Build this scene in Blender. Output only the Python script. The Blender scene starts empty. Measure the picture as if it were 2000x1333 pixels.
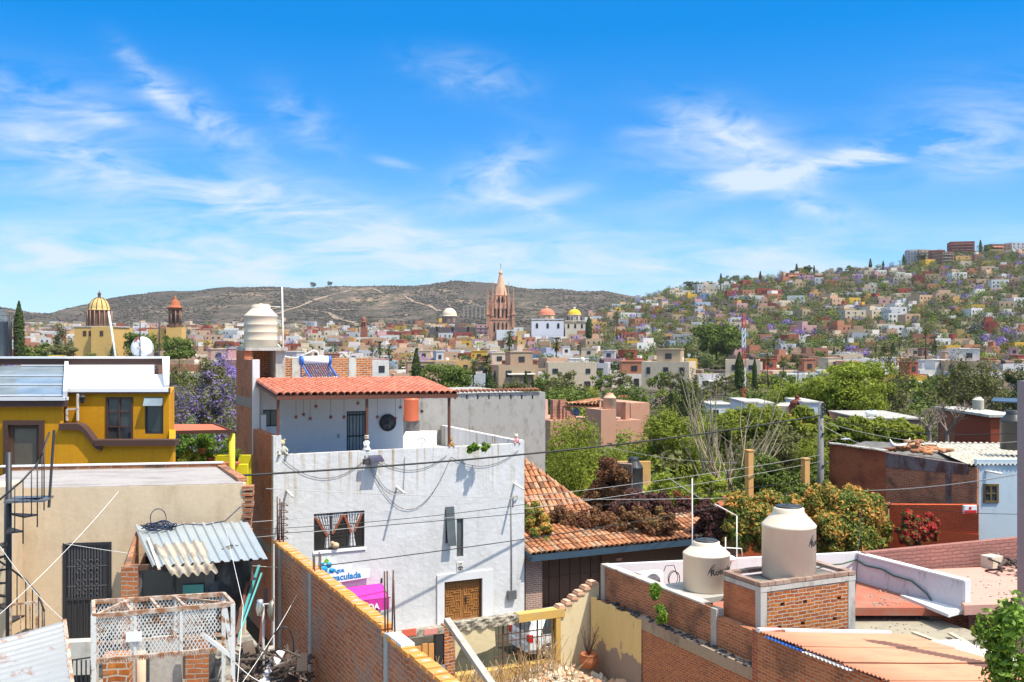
import bpy, math, random
import numpy as np
from math import sin, cos, pi, radians, sqrt, atan2
from mathutils import Vector, Matrix
random.seed(7)
SC = bpy.context.scene
COL = SC.collection
R = random.uniform

# ------------------------------------------------------------------ frames
# the eye is the origin of the site; the camera looks along +Y, level, 36 mm lens.
# every block of the town has its own street direction: a frame turned by theta.
FPX = 2000.0
class Fr:
    def __init__(s, deg):
        s.th = radians(deg); s.c = cos(s.th); s.s = sin(s.th)
    def ray(s, px, py):
        a = (px-1000)/FPX; b = (666-py)/FPX
        return a*s.c+s.s, -a*s.s+s.c, b
    def P(s, px, py, D):
        r = s.ray(px, py); return (r[0]*D, r[1]*D, r[2]*D)
    def onU(s, px, py, u):
        r = s.ray(px, py); t = u/r[0]; return (u, r[1]*t, r[2]*t)
    def onV(s, px, py, v):
        r = s.ray(px, py); t = v/r[1]; return (r[0]*t, v, r[2]*t)
    def onZ(s, px, py, z):
        r = s.ray(px, py); t = z/r[2]; return (r[0]*t, r[1]*t, z)
    def w(s, p):
        return Vector((p[0]*s.c-p[1]*s.s, p[0]*s.s+p[1]*s.c, p[2]))
G = Fr(25.55); W = Fr(0.0); BE = Fr(9.0); YE = Fr(2.0)

# ------------------------------------------------------------------ meshes
class MB:
    def __init__(s):
        s.v = []; s.f = []; s.m = []; s.sm = []; s.uv = []
        s.mi = 0; s.smooth = False
    def add(s, vs, fs, smooth=None, uvs=None):
        o = len(s.v); s.v.extend([tuple(p) for p in vs])
        sm = s.smooth if smooth is None else smooth
        for k, f in enumerate(fs):
            s.f.append(tuple(i+o for i in f)); s.m.append(s.mi); s.sm.append(sm)
            s.uv.append(uvs[k] if uvs else None)
        return s
    def quad(s, a, b, c, d): return s.add([a, b, c, d], [(0, 1, 2, 3)])
    def poly(s, pts): return s.add(pts, [tuple(range(len(pts)))])
    def hexa(s, p):   # p: bottom 4 (ccw seen from above), top 4
        return s.add(p, [(3,2,1,0),(4,5,6,7),(0,1,5,4),(1,2,6,5),(2,3,7,6),(3,0,4,7)])
    def box(s, x0, x1, y0, y1, z0, z1):
        if x0 > x1: x0, x1 = x1, x0
        if y0 > y1: y0, y1 = y1, y0
        if z0 > z1: z0, z1 = z1, z0
        return s.hexa([(x0,y0,z0),(x1,y0,z0),(x1,y1,z0),(x0,y1,z0),(x0,y0,z1),(x1,y0,z1),(x1,y1,z1),(x0,y1,z1)])
    def slab(s, pts, dz):   # polygon extruded downward by dz (or a vector)
        n = len(pts); d = dz if hasattr(dz, '__len__') else (0, 0, -dz)
        lo = [(p[0]+d[0], p[1]+d[1], p[2]+d[2]) for p in pts]
        fs = [tuple(range(n)), tuple(range(2*n-1, n-1, -1))]
        fs += [(i, n+i, n+(i+1) % n, (i+1) % n) for i in range(n)]
        return s.add(list(pts)+lo, fs)
    def bar(s, a, b, w, h=None, up=(0,0,1)):
        h = h or w; a = Vector(a); b = Vector(b); d = (b-a)
        if d.length < 1e-6: return s
        d.normalize(); up = Vector(up)
        if abs(d.dot(up)) > .98: up = Vector((1, 0, 0))
        x = d.cross(up).normalized()*w/2; y = x.cross(d).normalized()*h/2
        return s.add([a-x-y, a+x-y, a+x+y, a-x+y, b-x-y, b+x-y, b+x+y, b-x+y],
              [(3,2,1,0),(4,5,6,7),(0,1,5,4),(1,2,6,5),(2,3,7,6),(3,0,4,7)])
    def tube(s, path, r, n=6, caps=True):
        P = [Vector(p) for p in path]; m = len(P); rings = []; vs = []
        rr = r if hasattr(r, '__len__') else [r]*m
        ref = Vector((.13, .37, 1)).normalized()
        for i in range(m):
            d = (P[min(i+1, m-1)]-P[max(i-1, 0)])
            if d.length < 1e-9: d = Vector((0, 0, 1))
            d.normalize()
            rf = ref if abs(d.dot(ref)) < .95 else Vector((1, .1, 0)).normalized()
            x = d.cross(rf).normalized(); y = x.cross(d)
            vs += [P[i]+(x*cos(2*pi*k/n)+y*sin(2*pi*k/n))*rr[i] for k in range(n)]
        fs = []
        for i in range(m-1):
            for k in range(n):
                k2 = (k+1) % n
                fs.append((i*n+k, (i+1)*n+k, (i+1)*n+k2, i*n+k2))
        if caps: fs += [tuple(range(n)), tuple(range((m-1)*n+n-1, (m-1)*n-1, -1))]
        return s.add(vs, fs, smooth=True)
    def lathe(s, c, prof, n=24, smooth=True, sx=1, sy=1, ph=0, cap=True):
        vs = []; m = len(prof)
        for r, z in prof:
            vs += [(c[0]+r*sx*cos(2*pi*k/n+ph), c[1]+r*sy*sin(2*pi*k/n+ph), c[2]+z) for k in range(n)]
        fs = []
        for i in range(m-1):
            for k in range(n):
                k2 = (k+1) % n
                fs.append((i*n+k, i*n+k2, (i+1)*n+k2, (i+1)*n+k))
        s.add(vs, fs, smooth=smooth)
        if cap:
            o = len(s.v)-m*n
            s.f += [tuple(o+k for k in range(n-1, -1, -1)), tuple(o+(m-1)*n+k for k in range(n))]
            s.m += [s.mi]*2; s.sm += [False]*2; s.uv += [None]*2
        return s
    def ball(s, c, r, n=10, sx=1, sy=1, sz=1):
        prof = [(r*sin(pi*i/n)+1e-4, -r*sz*cos(pi*i/n)) for i in range(n+1)]
        return s.lathe(c, prof, n=n+2, sx=sx, sy=sy)
    def sphere_pts(s): pass
    def grid(s, fn, nu, nv, smooth=False):   # fn(i/nu, j/nv) -> point
        vs = [fn(i/nu, j/nv) for j in range(nv+1) for i in range(nu+1)]
        fs = [(j*(nu+1)+i, j*(nu+1)+i+1, (j+1)*(nu+1)+i+1, (j+1)*(nu+1)+i) for j in range(nv) for i in range(nu)]
        return s.add(vs, fs, smooth=smooth)
    def wall(s, ax, c, t, a0, a1, z0, z1, holes=()):
        # vertical wall with real openings; ax 'V': spans u (a) at v in [c, c+t]; 'U': spans v at u in [c, c+t]
        xs = sorted(set([a0, a1]+[min(max(h[i], a0), a1) for h in holes for i in (0, 1)]))
        zs = sorted(set([z0, z1]+[min(max(h[i], z0), z1) for h in holes for i in (2, 3)]))
        def pt(a, d, z): return (a, c+d, z) if ax == 'V' else (c+d, a, z)
        def solid(i, j):
            if i < 0 or j < 0 or i >= len(xs)-1 or j >= len(zs)-1: return False
            x = (xs[i]+xs[i+1])/2; z = (zs[j]+zs[j+1])/2
            return not any(h[0] < x < h[1] and h[2] < z < h[3] for h in holes)
        for i in range(len(xs)-1):
            for j in range(len(zs)-1):
                if not solid(i, j): continue
                x0, x1, y0, y1 = xs[i], xs[i+1], zs[j], zs[j+1]
                s.quad(pt(x0,0,y0), pt(x1,0,y0), pt(x1,0,y1), pt(x0,0,y1))
                s.quad(pt(x1,t,y0), pt(x0,t,y0), pt(x0,t,y1), pt(x1,t,y1))
                if not solid(i-1, j): s.quad(pt(x0,t,y0), pt(x0,0,y0), pt(x0,0,y1), pt(x0,t,y1))
                if not solid(i+1, j): s.quad(pt(x1,0,y0), pt(x1,t,y0), pt(x1,t,y1), pt(x1,0,y1))
                if not solid(i, j-1): s.quad(pt(x0,0,y0), pt(x0,t,y0), pt(x1,t,y0), pt(x1,0,y0))
                if not solid(i, j+1): s.quad(pt(x0,0,y1), pt(x1,0,y1), pt(x1,t,y1), pt(x0,t,y1))
        return s
    def mesh(s, name, mats, o=(0,0,0)):
        me = bpy.data.meshes.new(name)
        ox, oy, oz = o
        me.from_pydata([(p[0]-ox, p[1]-oy, p[2]-oz) for p in s.v], [], s.f)
        for m in (mats if isinstance(mats, (list, tuple)) else [mats]): me.materials.append(m)
        me.polygons.foreach_set('material_index', s.m)
        me.polygons.foreach_set('use_smooth', s.sm)
        uvl = me.uv_layers.new(name='UVMap'); uv = []
        V = s.v
        for k, f in enumerate(s.f):
            if s.uv[k]: uv.extend(c for q in s.uv[k] for c in q); continue
            a, b, c = V[f[0]], V[f[1]], V[f[2]]
            nx = (b[1]-a[1])*(c[2]-a[2])-(b[2]-a[2])*(c[1]-a[1])
            ny = (b[2]-a[2])*(c[0]-a[0])-(b[0]-a[0])*(c[2]-a[2])
            nz = (b[0]-a[0])*(c[1]-a[1])-(b[1]-a[1])*(c[0]-a[0])
            nl = sqrt(nx*nx+ny*ny+nz*nz) or 1
            if abs(nz) > .75*nl:
                for i in f: uv += [V[i][0], V[i][1]]
            else:   # along the wall, and up
                hl = sqrt(nx*nx+ny*ny) or 1
                dx, dy = -ny/hl, nx/hl
                if abs(dx) > abs(dy):
                    if dx < 0: dx, dy = -dx, -dy
                elif dy < 0: dx, dy = -dx, -dy
                for i in f: uv += [V[i][0]*dx+V[i][1]*dy, V[i][2]]
        uvl.data.foreach_set('uv', uv)
        me.validate(); me.update()
        return me

def thing(name, label, cat, fr=W, o=(0,0,0), group=None, rz=0):
    e = bpy.data.objects.new(name, None); COL.objects.link(e)
    e.empty_display_size = .2
    e.location = fr.w(o); e.rotation_euler = (0, 0, fr.th+rz)
    e['label'] = label; e['category'] = cat
    if group: e['group'] = group
    e['_o'] = tuple(o)
    return e
def part(name, mb, mats, parent, label=None):
    root = parent
    o = parent['_o'] if '_o' in parent else (0, 0, 0)
    ob = bpy.data.objects.new(name, mb.mesh(name, mats, o)); COL.objects.link(ob)
    ob.parent = parent; ob['_o'] = tuple(o)
    if label: ob['label'] = label
    return ob
def solo(name, mb, mats, label, cat, fr=W, o=(0,0,0), group=None, kind=None):
    ob = bpy.data.objects.new(name, mb.mesh(name, mats, o)); COL.objects.link(ob)
    ob.location = fr.w(o); ob.rotation_euler = (0, 0, fr.th)
    ob['_o'] = tuple(o)
    if label: ob['label'] = label
    if cat: ob['category'] = cat
    if group: ob['group'] = group
    if kind: ob['kind'] = kind
    return ob
def structure(name, mb, mats, fr=W, kind='structure'):
    ob = solo(name, mb, mats, None, None, fr); ob['kind'] = kind; return ob
def copy_tree(o, parent=None):
    c = o.copy(); COL.objects.link(c); c.parent = parent
    for ch in KIDS.get(o.name, []): copy_tree(ch, c)
    return c
KIDS = {}
def proto_done(root):
    def rec(o):
        KIDS[o.name] = [c for c in bpy.data.objects if c.parent is o]
        for c in KIDS[o.name]: rec(c)
    rec(root)
def text_mesh(txt, size, depth=.004, bold=0.0):
    cu = bpy.data.curves.new('t', 'FONT'); cu.body = txt; cu.size = size; cu.extrude = depth; cu.offset = bold
    cu.align_x = 'LEFT'; cu.resolution_u = 3
    ob = bpy.data.objects.new('t', cu)
    me = bpy.data.meshes.new_from_object(ob)
    bpy.data.objects.remove(ob)
    vs = [tuple(v.co) for v in me.vertices]; fs = [tuple(p.vertices) for p in me.polygons]
    bpy.data.meshes.remove(me)
    return vs, fs
def add_text(mb, txt, size, fn, depth=.004, bold=0.0):
    vs, fs = text_mesh(txt, size, depth, bold)
    mb.add([fn(*p) for p in vs], fs)

# ------------------------------------------------------------------ materials
def lin(c):
    return tuple((x/12.92 if x <= .04045 else ((x+.055)/1.055)**2.4) for x in c)
def srgb(r, g, b): return lin((r/255, g/255, b/255))
class NT:
    def __init__(s, name):
        s.m = bpy.data.materials.new(name); s.m.use_nodes = True
        s.t = s.m.node_tree; s.n = s.t.nodes; s.b = s.n['Principled BSDF']; s.out = s.n['Material Output']
    def N(s, ty, ins=None, **kw):
        n = s.n.new(ty)
        for k, v in kw.items(): setattr(n, k, v)
        for k, v in (ins or {}).items():
            if isinstance(v, bpy.types.NodeSocket): s.t.links.new(v, n.inputs[k])
            else: n.inputs[k].default_value = v
        return n
    def L(s, a, b): s.t.links.new(a, b)
    def coord(s, kind='Object', scale=None):
        c = s.N('ShaderNodeTexCoord').outputs[kind]
        if scale: c = s.N('ShaderNodeMapping', {'Vector': c, 'Scale': scale}).outputs[0]
        return c
    def noise(s, sc, det=3, co=None, rough=.55, dist=0.):
        return s.N('ShaderNodeTexNoise', {'Vector': co if co is not None else s.coord(), 'Scale': sc, 'Detail': det, 'Roughness': rough, 'Distortion': dist}).outputs['Fac']
    def ramp(s, fac, stops, interp='LINEAR'):
        r = s.N('ShaderNodeValToRGB', {'Fac': fac}); cr = r.color_ramp; cr.interpolation = interp
        while len(cr.elements) < len(stops): cr.elements.new(.5)
        for e, (p, c) in zip(cr.elements, stops):
            e.position = p; e.color = (c if hasattr(c, '__len__') else (c, c, c))+(1,) if not hasattr(c, '__len__') or len(c) == 3 else c
        return r.outputs['Color']
    def mix(s, fac, a, b, mode='MIX'):
        n = s.N('ShaderNodeMix', data_type='RGBA', blend_type=mode)
        for k, v in ((0, fac), (6, a), (7, b)):
            if isinstance(v, bpy.types.NodeSocket): s.t.links.new(v, n.inputs[k])
            else: n.inputs[k].default_value = (tuple(v)+(1,) if hasattr(v, '__len__') else v)
        return n.outputs[2]
    def bump(s, h, st=.3, d=.01):
        n = s.N('ShaderNodeBump', {'Height': h, 'Strength': st, 'Distance': d}); s.L(n.outputs[0], s.b.inputs['Normal'])
    def done(s, col=None, rough=None, metal=None, spec=None):
        for k, v in (('Base Color', col), ('Roughness', rough), ('Metallic', metal), ('Specular IOR Level', spec)):
            if v is None: continue
            if isinstance(v, bpy.types.NodeSocket): s.L(v, s.b.inputs[k])
            else: s.b.inputs[k].default_value = tuple(v)+(1,) if hasattr(v, '__len__') else v
        return s.m
MC = {}
def sc3(c, k): return tuple(min(1, x*k) for x in c)
def plaster(name, col, var=.18, rough=.9, stain=None, st_lo=.52, st_hi=.75, sscale=(.9,.9,.35), bump=.35, bs=18, sp=2.0):
    if name in MC: return MC[name]
    t = NT(name); n = t.noise(.7*sp, 5); n2 = t.noise(6*sp, 4)
    c = t.mix(n, sc3(col, 1-var), sc3(col, 1+var))
    c = t.mix(t.ramp(n2, [(.35, 0.), (.75, 1.)]), c, sc3(col, 1-var*.8))
    if stain:
        co = t.coord('Object', sscale); s1 = t.noise(2.2, 6, co, .65)
        c = t.mix(t.ramp(s1, [(st_lo, 0.), (st_hi, 1.)]), c, stain)
    t.bump(t.noise(bs, 5), bump, .012)
    MC[name] = t.done(c, rough, spec=.25); return MC[name]
def plain(name, col, rough=.6, metal=0, var=.1, scale=4, bump=0):
    if name in MC: return MC[name]
    t = NT(name); c = t.mix(t.noise(scale, 4), sc3(col, 1-var), sc3(col, 1+var))
    if bump: t.bump(t.noise(scale*8, 3), bump, .01)
    MC[name] = t.done(c, rough, metal); return MC[name]
def brick(name, c1, c2, mortar, w=.25, h=.085, ms=.016, slop=.35, dirt=(.05,.045,.04), dirt_amt=.4, slop_lo=.5):
    if name in MC: return MC[name]
    t = NT(name); uv = t.coord('UV')
    d = t.N('ShaderNodeTexNoise', {'Vector': uv, 'Scale': 3.5, 'Detail': 3}).outputs['Color']
    d2 = t.N('ShaderNodeVectorMath', {0: d, 1: (.5, .5, .5)}, operation='SUBTRACT').outputs[0]
    d3 = t.N('ShaderNodeVectorMath', {0: d2, 'Scale': .10}, operation='SCALE').outputs[0]
    co = t.N('ShaderNodeVectorMath', {0: uv, 1: d3}, operation='ADD').outputs[0]
    b = t.N('ShaderNodeTexBrick', {'Vector': co, 'Color1': c1+(1,), 'Color2': c2+(1,), 'Mortar': mortar+(1,), 'Scale': 1., 'Mortar Size': ms,
            'Mortar Smooth': .3, 'Bias': 0., 'Brick Width': w, 'Row Height': h})
    n = t.noise(1.1, 5, uv); n2 = t.noise(9, 4, uv)
    c = t.mix(t.ramp(n2, [(.3, 0.), (.8, 1.)]), b.outputs['Color'], sc3(c2, .6), 'MIX')
    c = t.mix(b.outputs['Fac'], c, mortar)
    c = t.mix(t.ramp(t.noise(4.5, 6, uv, .7), [(slop_lo+.08, 0.), (slop_lo+.22, slop)]), c, sc3(mortar, 1.05))
    c = t.mix(t.ramp(n, [(.5, 0.), (.72, dirt_amt)]), c, dirt)
    h_ = t.mix(b.outputs['Fac'], (1,1,1), (0,0,0)); h_ = t.mix(.35, h_, n2)
    t.bump(h_, .75, .025)
    MC[name] = t.done(c, .92, spec=.2); return MC[name]
def island(name, stops, rough=.85, var=.25, bump=0, spec=.3, transl=0.0, ns=1.2, mixn=.35):
    if name in MC: return MC[name]
    t = NT(name); r = t.N('ShaderNodeNewGeometry').outputs['Random Per Island']
    n = t.noise(ns, 3)
    f = t.N('ShaderNodeMath', {0: r, 1: 1-mixn}, operation='MULTIPLY').outputs[0]
    n = t.ramp(n, [(.3, 0.), (.7, 1.)])
    g = t.N('ShaderNodeMath', {0: n, 1: mixn, 2: f}, operation='MULTIPLY_ADD').outputs[0]
    c = t.ramp(g, stops)
    if bump: t.bump(t.noise(25, 3), bump, .01)
    m = t.done(c, rough, spec=spec)
    if transl:
        tr = t.N('ShaderNodeBsdfTranslucent'); t.L(c, tr.inputs['Color'])
        mx = t.N('ShaderNodeMixShader', {0: transl}); t.L(t.b.outputs[0], mx.inputs[1]); t.L(tr.outputs[0], mx.inputs[2])
        t.L(mx.outputs[0], t.out.inputs['Surface'])
    MC[name] = m; return m
def rusty(name, col, rust=(.22,.08,.03), lo=.55, hi=.65, rough=.55, metal=0., sc=3, bump=.2):
    if name in MC: return MC[name]
    t = NT(name); n = t.noise(sc, 6, None, .7)
    c = t.mix(t.noise(1.5, 4), sc3(col, .8), sc3(col, 1.1))
    c = t.mix(t.ramp(n, [(lo, 0.), (hi, 1.)]), c, rust)
    t.bump(t.noise(30, 3), bump, .005)
    MC[name] = t.done(c, rough, metal); return MC[name]
def glass(name='window_glass', col=(.03,.04,.045), rough=.08):
    if name in MC: return MC[name]
    t = NT(name); MC[name] = t.done(t.mix(t.noise(1.5, 3), sc3(col, .5), sc3(col, 1.8)), rough, spec=.8); return MC[name]

M = {}
M['white'] = plaster('white_plaster', (.66,.66,.67), .05, stain=(.5,.49,.47), st_lo=.58, st_hi=.8)
t = NT('white_facade_plaster'); z_ = t.N('ShaderNodeSeparateXYZ', {0: t.coord()}).outputs[2]
c = t.mix(t.noise(1.4, 5), (.57,.57,.575), (.66,.66,.665)); c = t.mix(t.ramp(t.noise(1.1, 6, t.coord('Object', (1.2,1.2,.4)), .65), [(.5, 0.), (.8, .5)]), c, (.38,.36,.33))
k_ = t.N('ShaderNodeMapRange', {0: z_, 1: 5.0, 2: 7.0}).outputs[0]; k2 = t.ramp(t.noise(1.0, 4, t.coord('Object', (4,4,.12)), .6), [(.54, 0.), (.64, 1.)])
k_ = t.N('ShaderNodeMath', {0: k_, 1: k2}, operation='MULTIPLY').outputs[0]; c = t.mix(t.ramp(t.noise(.55, 3), [(.50, 0.), (.515, .18)]), c, (.46,.455,.45)); c = t.mix(k_, c, (.36,.26,.15)); c = t.mix(t.ramp(t.noise(.9, 7, t.coord('Object', (2.5,2.5,.25)), .7), [(.56, 0.), (.7, .38)]), c, (.40,.39,.37))
c = t.mix(t.ramp(z_, [(0, 0.), (.9, 0.)]), c, (.3,.3,.3)); t.bump(t.noise(4.5, 6), .8, .03); M['facade'] = t.done(c, .9, spec=.2)
M['whiteclean'] = plaster('clean_white_paint', (.8,.8,.8), .03, bump=.1)
M['lilacwall'] = plaster('worn_shade_lilac_limewash', (.6,.58,.62), .12, stain=(.24,.22,.24), st_lo=.55, st_hi=.8)  # lilac tint paints the parapet face's purple shade; stains are wear
M['cream'] = plaster('cream_stucco', (.64,.50,.34), .1, stain=(.45,.34,.22), st_lo=.5, st_hi=.8, bump=.5, bs=7)
M['yellow'] = plaster('golden_yellow_stucco', (.60,.275,.010), .14, sscale=(2.5,2.5,.3), stain=(.44,.20,.02), st_lo=.5, st_hi=.8, bump=.4, bs=8)
M['brown'] = plaster('dark_brown_trim', (.085,.045,.035), .2, rough=.6)
M['grey_conc'] = plaster('grey_concrete', (.40,.38,.35), .16, stain=(.27,.24,.21), st_lo=.5, st_hi=.7, bump=.5)
M['light_conc'] = plaster('pale_concrete', (.5,.48,.44), .16, stain=(.25,.22,.18), st_lo=.5, st_hi=.7)
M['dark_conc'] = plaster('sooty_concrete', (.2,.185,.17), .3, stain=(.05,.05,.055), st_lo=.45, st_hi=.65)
M['roofgrey'] = plaster('roof_screed', (.36,.33,.32), .15, stain=(.2,.18,.17), st_lo=.45, st_hi=.75, sscale=(.5,1.4,1))
M['brick_side'] = brick('red_side_brick', (.54,.11,.04), (.68,.21,.07), (.40,.27,.19), ms=.011, slop=.35, dirt_amt=.45)  # the red brick's own colour range, dirt from noise
M['brick_wall'] = brick('garden_wall_brick', (.38,.085,.032), (.60,.20,.07), (.42,.32,.25), w=.21, h=.075, ms=.009, slop=.45, dirt=(.27,.235,.20), dirt_amt=.75, slop_lo=.5)
M['brick_orange'] = brick('orange_brick', (.66,.22,.035), (.34,.085,.03), (.46,.37,.29), w=.28, h=.10, ms=.015, slop=.7, dirt_amt=.2)
M['brick_old'] = brick('old_brown_brick', (.32,.085,.035), (.54,.19,.07), (.38,.30,.23), ms=.012, slop=.45, dirt_amt=.8, slop_lo=.5)
M['brick_dark'] = brick('dark_red_brick', (.30,.07,.035), (.44,.13,.06), (.33,.22,.17), ms=.012, slop=.3, dirt_amt=.7)
M['brick_pillar'] = brick('pink_brown_brick', (.33,.17,.13), (.4,.22,.17), (.45,.38,.33), slop=.3)
M['brick_rose'] = brick('rose_painted_brick', (.38,.17,.14), (.44,.21,.17), (.28,.12,.10), w=.4, h=.13, ms=.025, slop=.1, dirt_amt=.2)
M['brick_red'] = brick('red_painted_brick', (.68,.12,.045), (.72,.15,.055), (.5,.08,.04), w=.3, h=.1, ms=.015, slop=.1, dirt_amt=.2)
M['tile_new'] = island('new_clay_tile', [(0,(.50,.17,.11)),(.5,(.60,.22,.14)),(1,(.66,.29,.19))], rough=.75, bump=.2)
M['tile_old'] = island('old_clay_tile', [(0,(.10,.06,.04)),(.3,(.33,.13,.06)),(.6,(.46,.21,.10)),(.82,(.46,.29,.18)),(1,(.12,.09,.07))], rough=.9, bump=.4, mixn=.15)
M['tank'] = plaster('beige_tank_plastic', (.74,.63,.49), .04, rough=.45, bump=.04, stain=(.62,.50,.37), st_lo=.5, st_hi=.9)
M['tank2'] = plaster('cream_tank_plastic', (.64,.56,.43), .04, rough=.5, bump=.04)
M['black'] = plain('black_plastic', (.025,.027,.03), .45)
M['darkmetal'] = plain('dark_iron', (.025,.025,.03), .5, var=.3)
M['wire'] = plain('cable_black', (.02,.02,.02), .6)
M['wire_w'] = plain('cable_pale', (.40,.39,.37), .6)
M['rope'] = plain('white_rope', (.75,.73,.7), .8)
M['rebar'] = plain('rebar_rust', (.10,.05,.035), .8, var=.4)
M['galv'] = rusty('galvanised_sheet', (.44,.48,.50), lo=.62, hi=.7, rough=.4, metal=.35)
M['galv2'] = rusty('weathered_galvanised_sheet', (.33,.34,.35), lo=.56, hi=.66, rough=.5, metal=.2, sc=2.2)
M['asb'] = plaster('fibre_cement_sheet', (.44,.38,.31), .2, stain=(.2,.16,.12), st_lo=.5, st_hi=.7)
M['whitemetal'] = rusty('white_painted_steel', (.70,.68,.64), (.33,.14,.05), .54, .62, sc=6)
M['rustmetal'] = rusty('rusty_white_steel', (.55,.45,.36), (.28,.12,.05), .42, .58, sc=7)
M['post'] = plain('brown_steel', (.13,.045,.025), .5)
M['glass'] = glass()
M['glassblue'] = glass('sky_glass', (.17,.21,.24), .18)
M['darkroom'] = plain('unlit_interior', (.012,.011,.012), .9)
M['pvc'] = plain('white_pipe', (.75,.73,.68), .5)
M['terracotta'] = plaster('terracotta_pot', (.42,.15,.07), .15)
# ------------------------------------------------------------------ shared builders
def tile_roof(mb, A, B, C, D, tw=.24, tl=.38, jitter=.0, arc=4, skip=0.0, h=.5):
    # A,B bottom (eave) left/right, C,D top right/left; arched tiles laid in columns
    A, B, C, D = [Vector(p) for p in (A, B, C, D)]
    nc = max(2, int(max((B-A).length, (C-D).length)/tw)); nr = max(1, int(((D-A).length+(C-B).length)/2/tl))
    nrm = (B-A).cross(D-A).normalized()
    if nrm.z < 0: nrm = -nrm
    def pt(s, t): return (A*(1-s)+B*s)*(1-t)+(D*(1-s)+C*s)*t
    for i in range(nc):
        for j in range(nr):
            if skip and random.random() < skip: continue
            s0, s1 = i/nc, (i+1)/nc; js = R(-jitter, jitter)/nc
            t0, t1 = j/nr-.02, min(1.02, (j+1.18)/nr)
            vs = []
            jt = R(-jitter, jitter)*.4/nr
            for t, lift, k in ((t0+jt, .035, 1.0), (t1+jt, .0, .86)):
                a = pt(s0+js, t); b = pt(s1+js, t); mid = (a+b)/2; hw = (b-a)/2*k
                w = hw.length
                for q in range(arc+1):
                    an = pi*q/arc
                    vs.append(mid-hw*cos(an)+nrm*(w*2*h*sin(an)+lift))
            n = arc+1
            fs = [(q, q+1, n+q+1, n+q) for q in range(arc)]
            # thickness at the lower lip
            lip = [v-nrm*.03 for v in vs[:n]]
            vs += lip; fs += [(2*n+q, 2*n+q+1, q+1, q) for q in range(arc)]
            mb.add(vs, fs, smooth=False)
def corr(mb, A, B, C, D, pitch=.076, amp=.018, trap=False, thick=True, ns=None):
    # corrugated sheet, waves counted along A->B, ridges running A->D
    A, B, C, D = [Vector(p) for p in (A, B, C, D)]
    L = max((B-A).length, (C-D).length); nw = max(2, int(L/pitch)); per = 6 if not trap else 6
    nrm = (B-A).cross(D-A).normalized()
    if nrm.z < 0: nrm = -nrm
    n = nw*per; vs = []
    for k in range(n+1):
        s = k/n; ph = (k % per)/per
        if trap: z = amp if ph in (1/6, 2/6) else 0
        else: z = amp*sin(2*pi*ph)
        lo = A*(1-s)+B*s+nrm*z; hi = D*(1-s)+C*s+nrm*z
        m = lo.lerp(hi, .5)-Vector((0,0,.01))
        vs += [lo, m, hi]
    fs = []
    for k in range(n):
        fs += [(k*3, k*3+3, k*3+4, k*3+1), (k*3+1, k*3+4, k*3+5, k*3+2)]
    o = len(vs)
    if thick:
        vs2 = [v-nrm*.008 for v in vs]; vs = vs+vs2
        fs += [tuple(o+i for i in reversed(f)) for f in fs[:2*n]]
        fs += [(k*3+3, k*3, o+k*3, o+k*3+3) for k in range(n)]
    mb.add(vs, fs, smooth=not trap)
def sag(a, b, drop, n=14):
    a = Vector(a); b = Vector(b)
    return [a.lerp(b, i/n)-Vector((0, 0, drop*4*(i/n)*(1-i/n))) for i in range(n+1)]
def water_tank(name, label, fr, c, r, h, mat, rings=0, lid=M['black'], logo=None, group=None, ribs=True, rot=0.):
    T = thing(name, label, 'water tank', fr, c, group)
    mb = MB(); b = .72*h
    prof = [(.01, 0), (r*.95, 0), (r, .03)]
    zz = .03
    if rings:
        for k in range(rings):
            z = b*(k+1)/(rings+1); prof += [(r, z-.014*h), (r*1.014, z-.006*h), (r*1.014, z+.006*h), (r, z+.014*h)]
    prof += [(r, b), (r*1.015, b+.01), (r*1.015, b+.03*h), (r*.97, b+.05*h), (r*.6, h*.915), (r*.57, h*.93), (r*.57, h*.985), (r*.52, h), (.01, h)]
    mb.lathe(c, prof, n=40); part('tank_body', mb, mat, T)
    l = MB(); l.lathe((c[0], c[1], c[2]+h-.005), [(r*.5, 0), (r*.5, .035), (r*.44, .05), (r*.12, .055), (r*.1, .08), (.01, .085)], n=28)
    part('lid', l, lid, T)
    if logo:
        g = MB(); a0, z0, sz = logo
        def wrap(x, y, z): an = a0+x/(r*1.006); rr = r*1.006+z; return (c[0]+rr*cos(an), c[1]+rr*sin(an), c[2]+z0+y)
        add_text(g, 'Rotoplas', sz, lambda x, y, z: wrap(x, y+x*.12, z), .003, .006)
        for k in range(4):   # the fan mark over the word
            for q in range(8):
                def pp(t, w): xx = -sz*.1+sz*(.9)*t; yy = sz*(.75+.25*k)*sqrt(max(0, sin(pi*(.02+.5*t))))+w-sz*.1; return (xx-sz*.28+k*sz*.05, yy)
                t0, t1 = q/8, (q+1)/8; w = sz*.05
                P = [pp(t0, -w), pp(t1, -w), pp(t1, w*(1-t1)), pp(t0, w*(1-t0))]
                g.quad(*[wrap(x, y, .004) for x, y in P])
        part('brand_lettering', g, M['black'], T)
    return T
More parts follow.
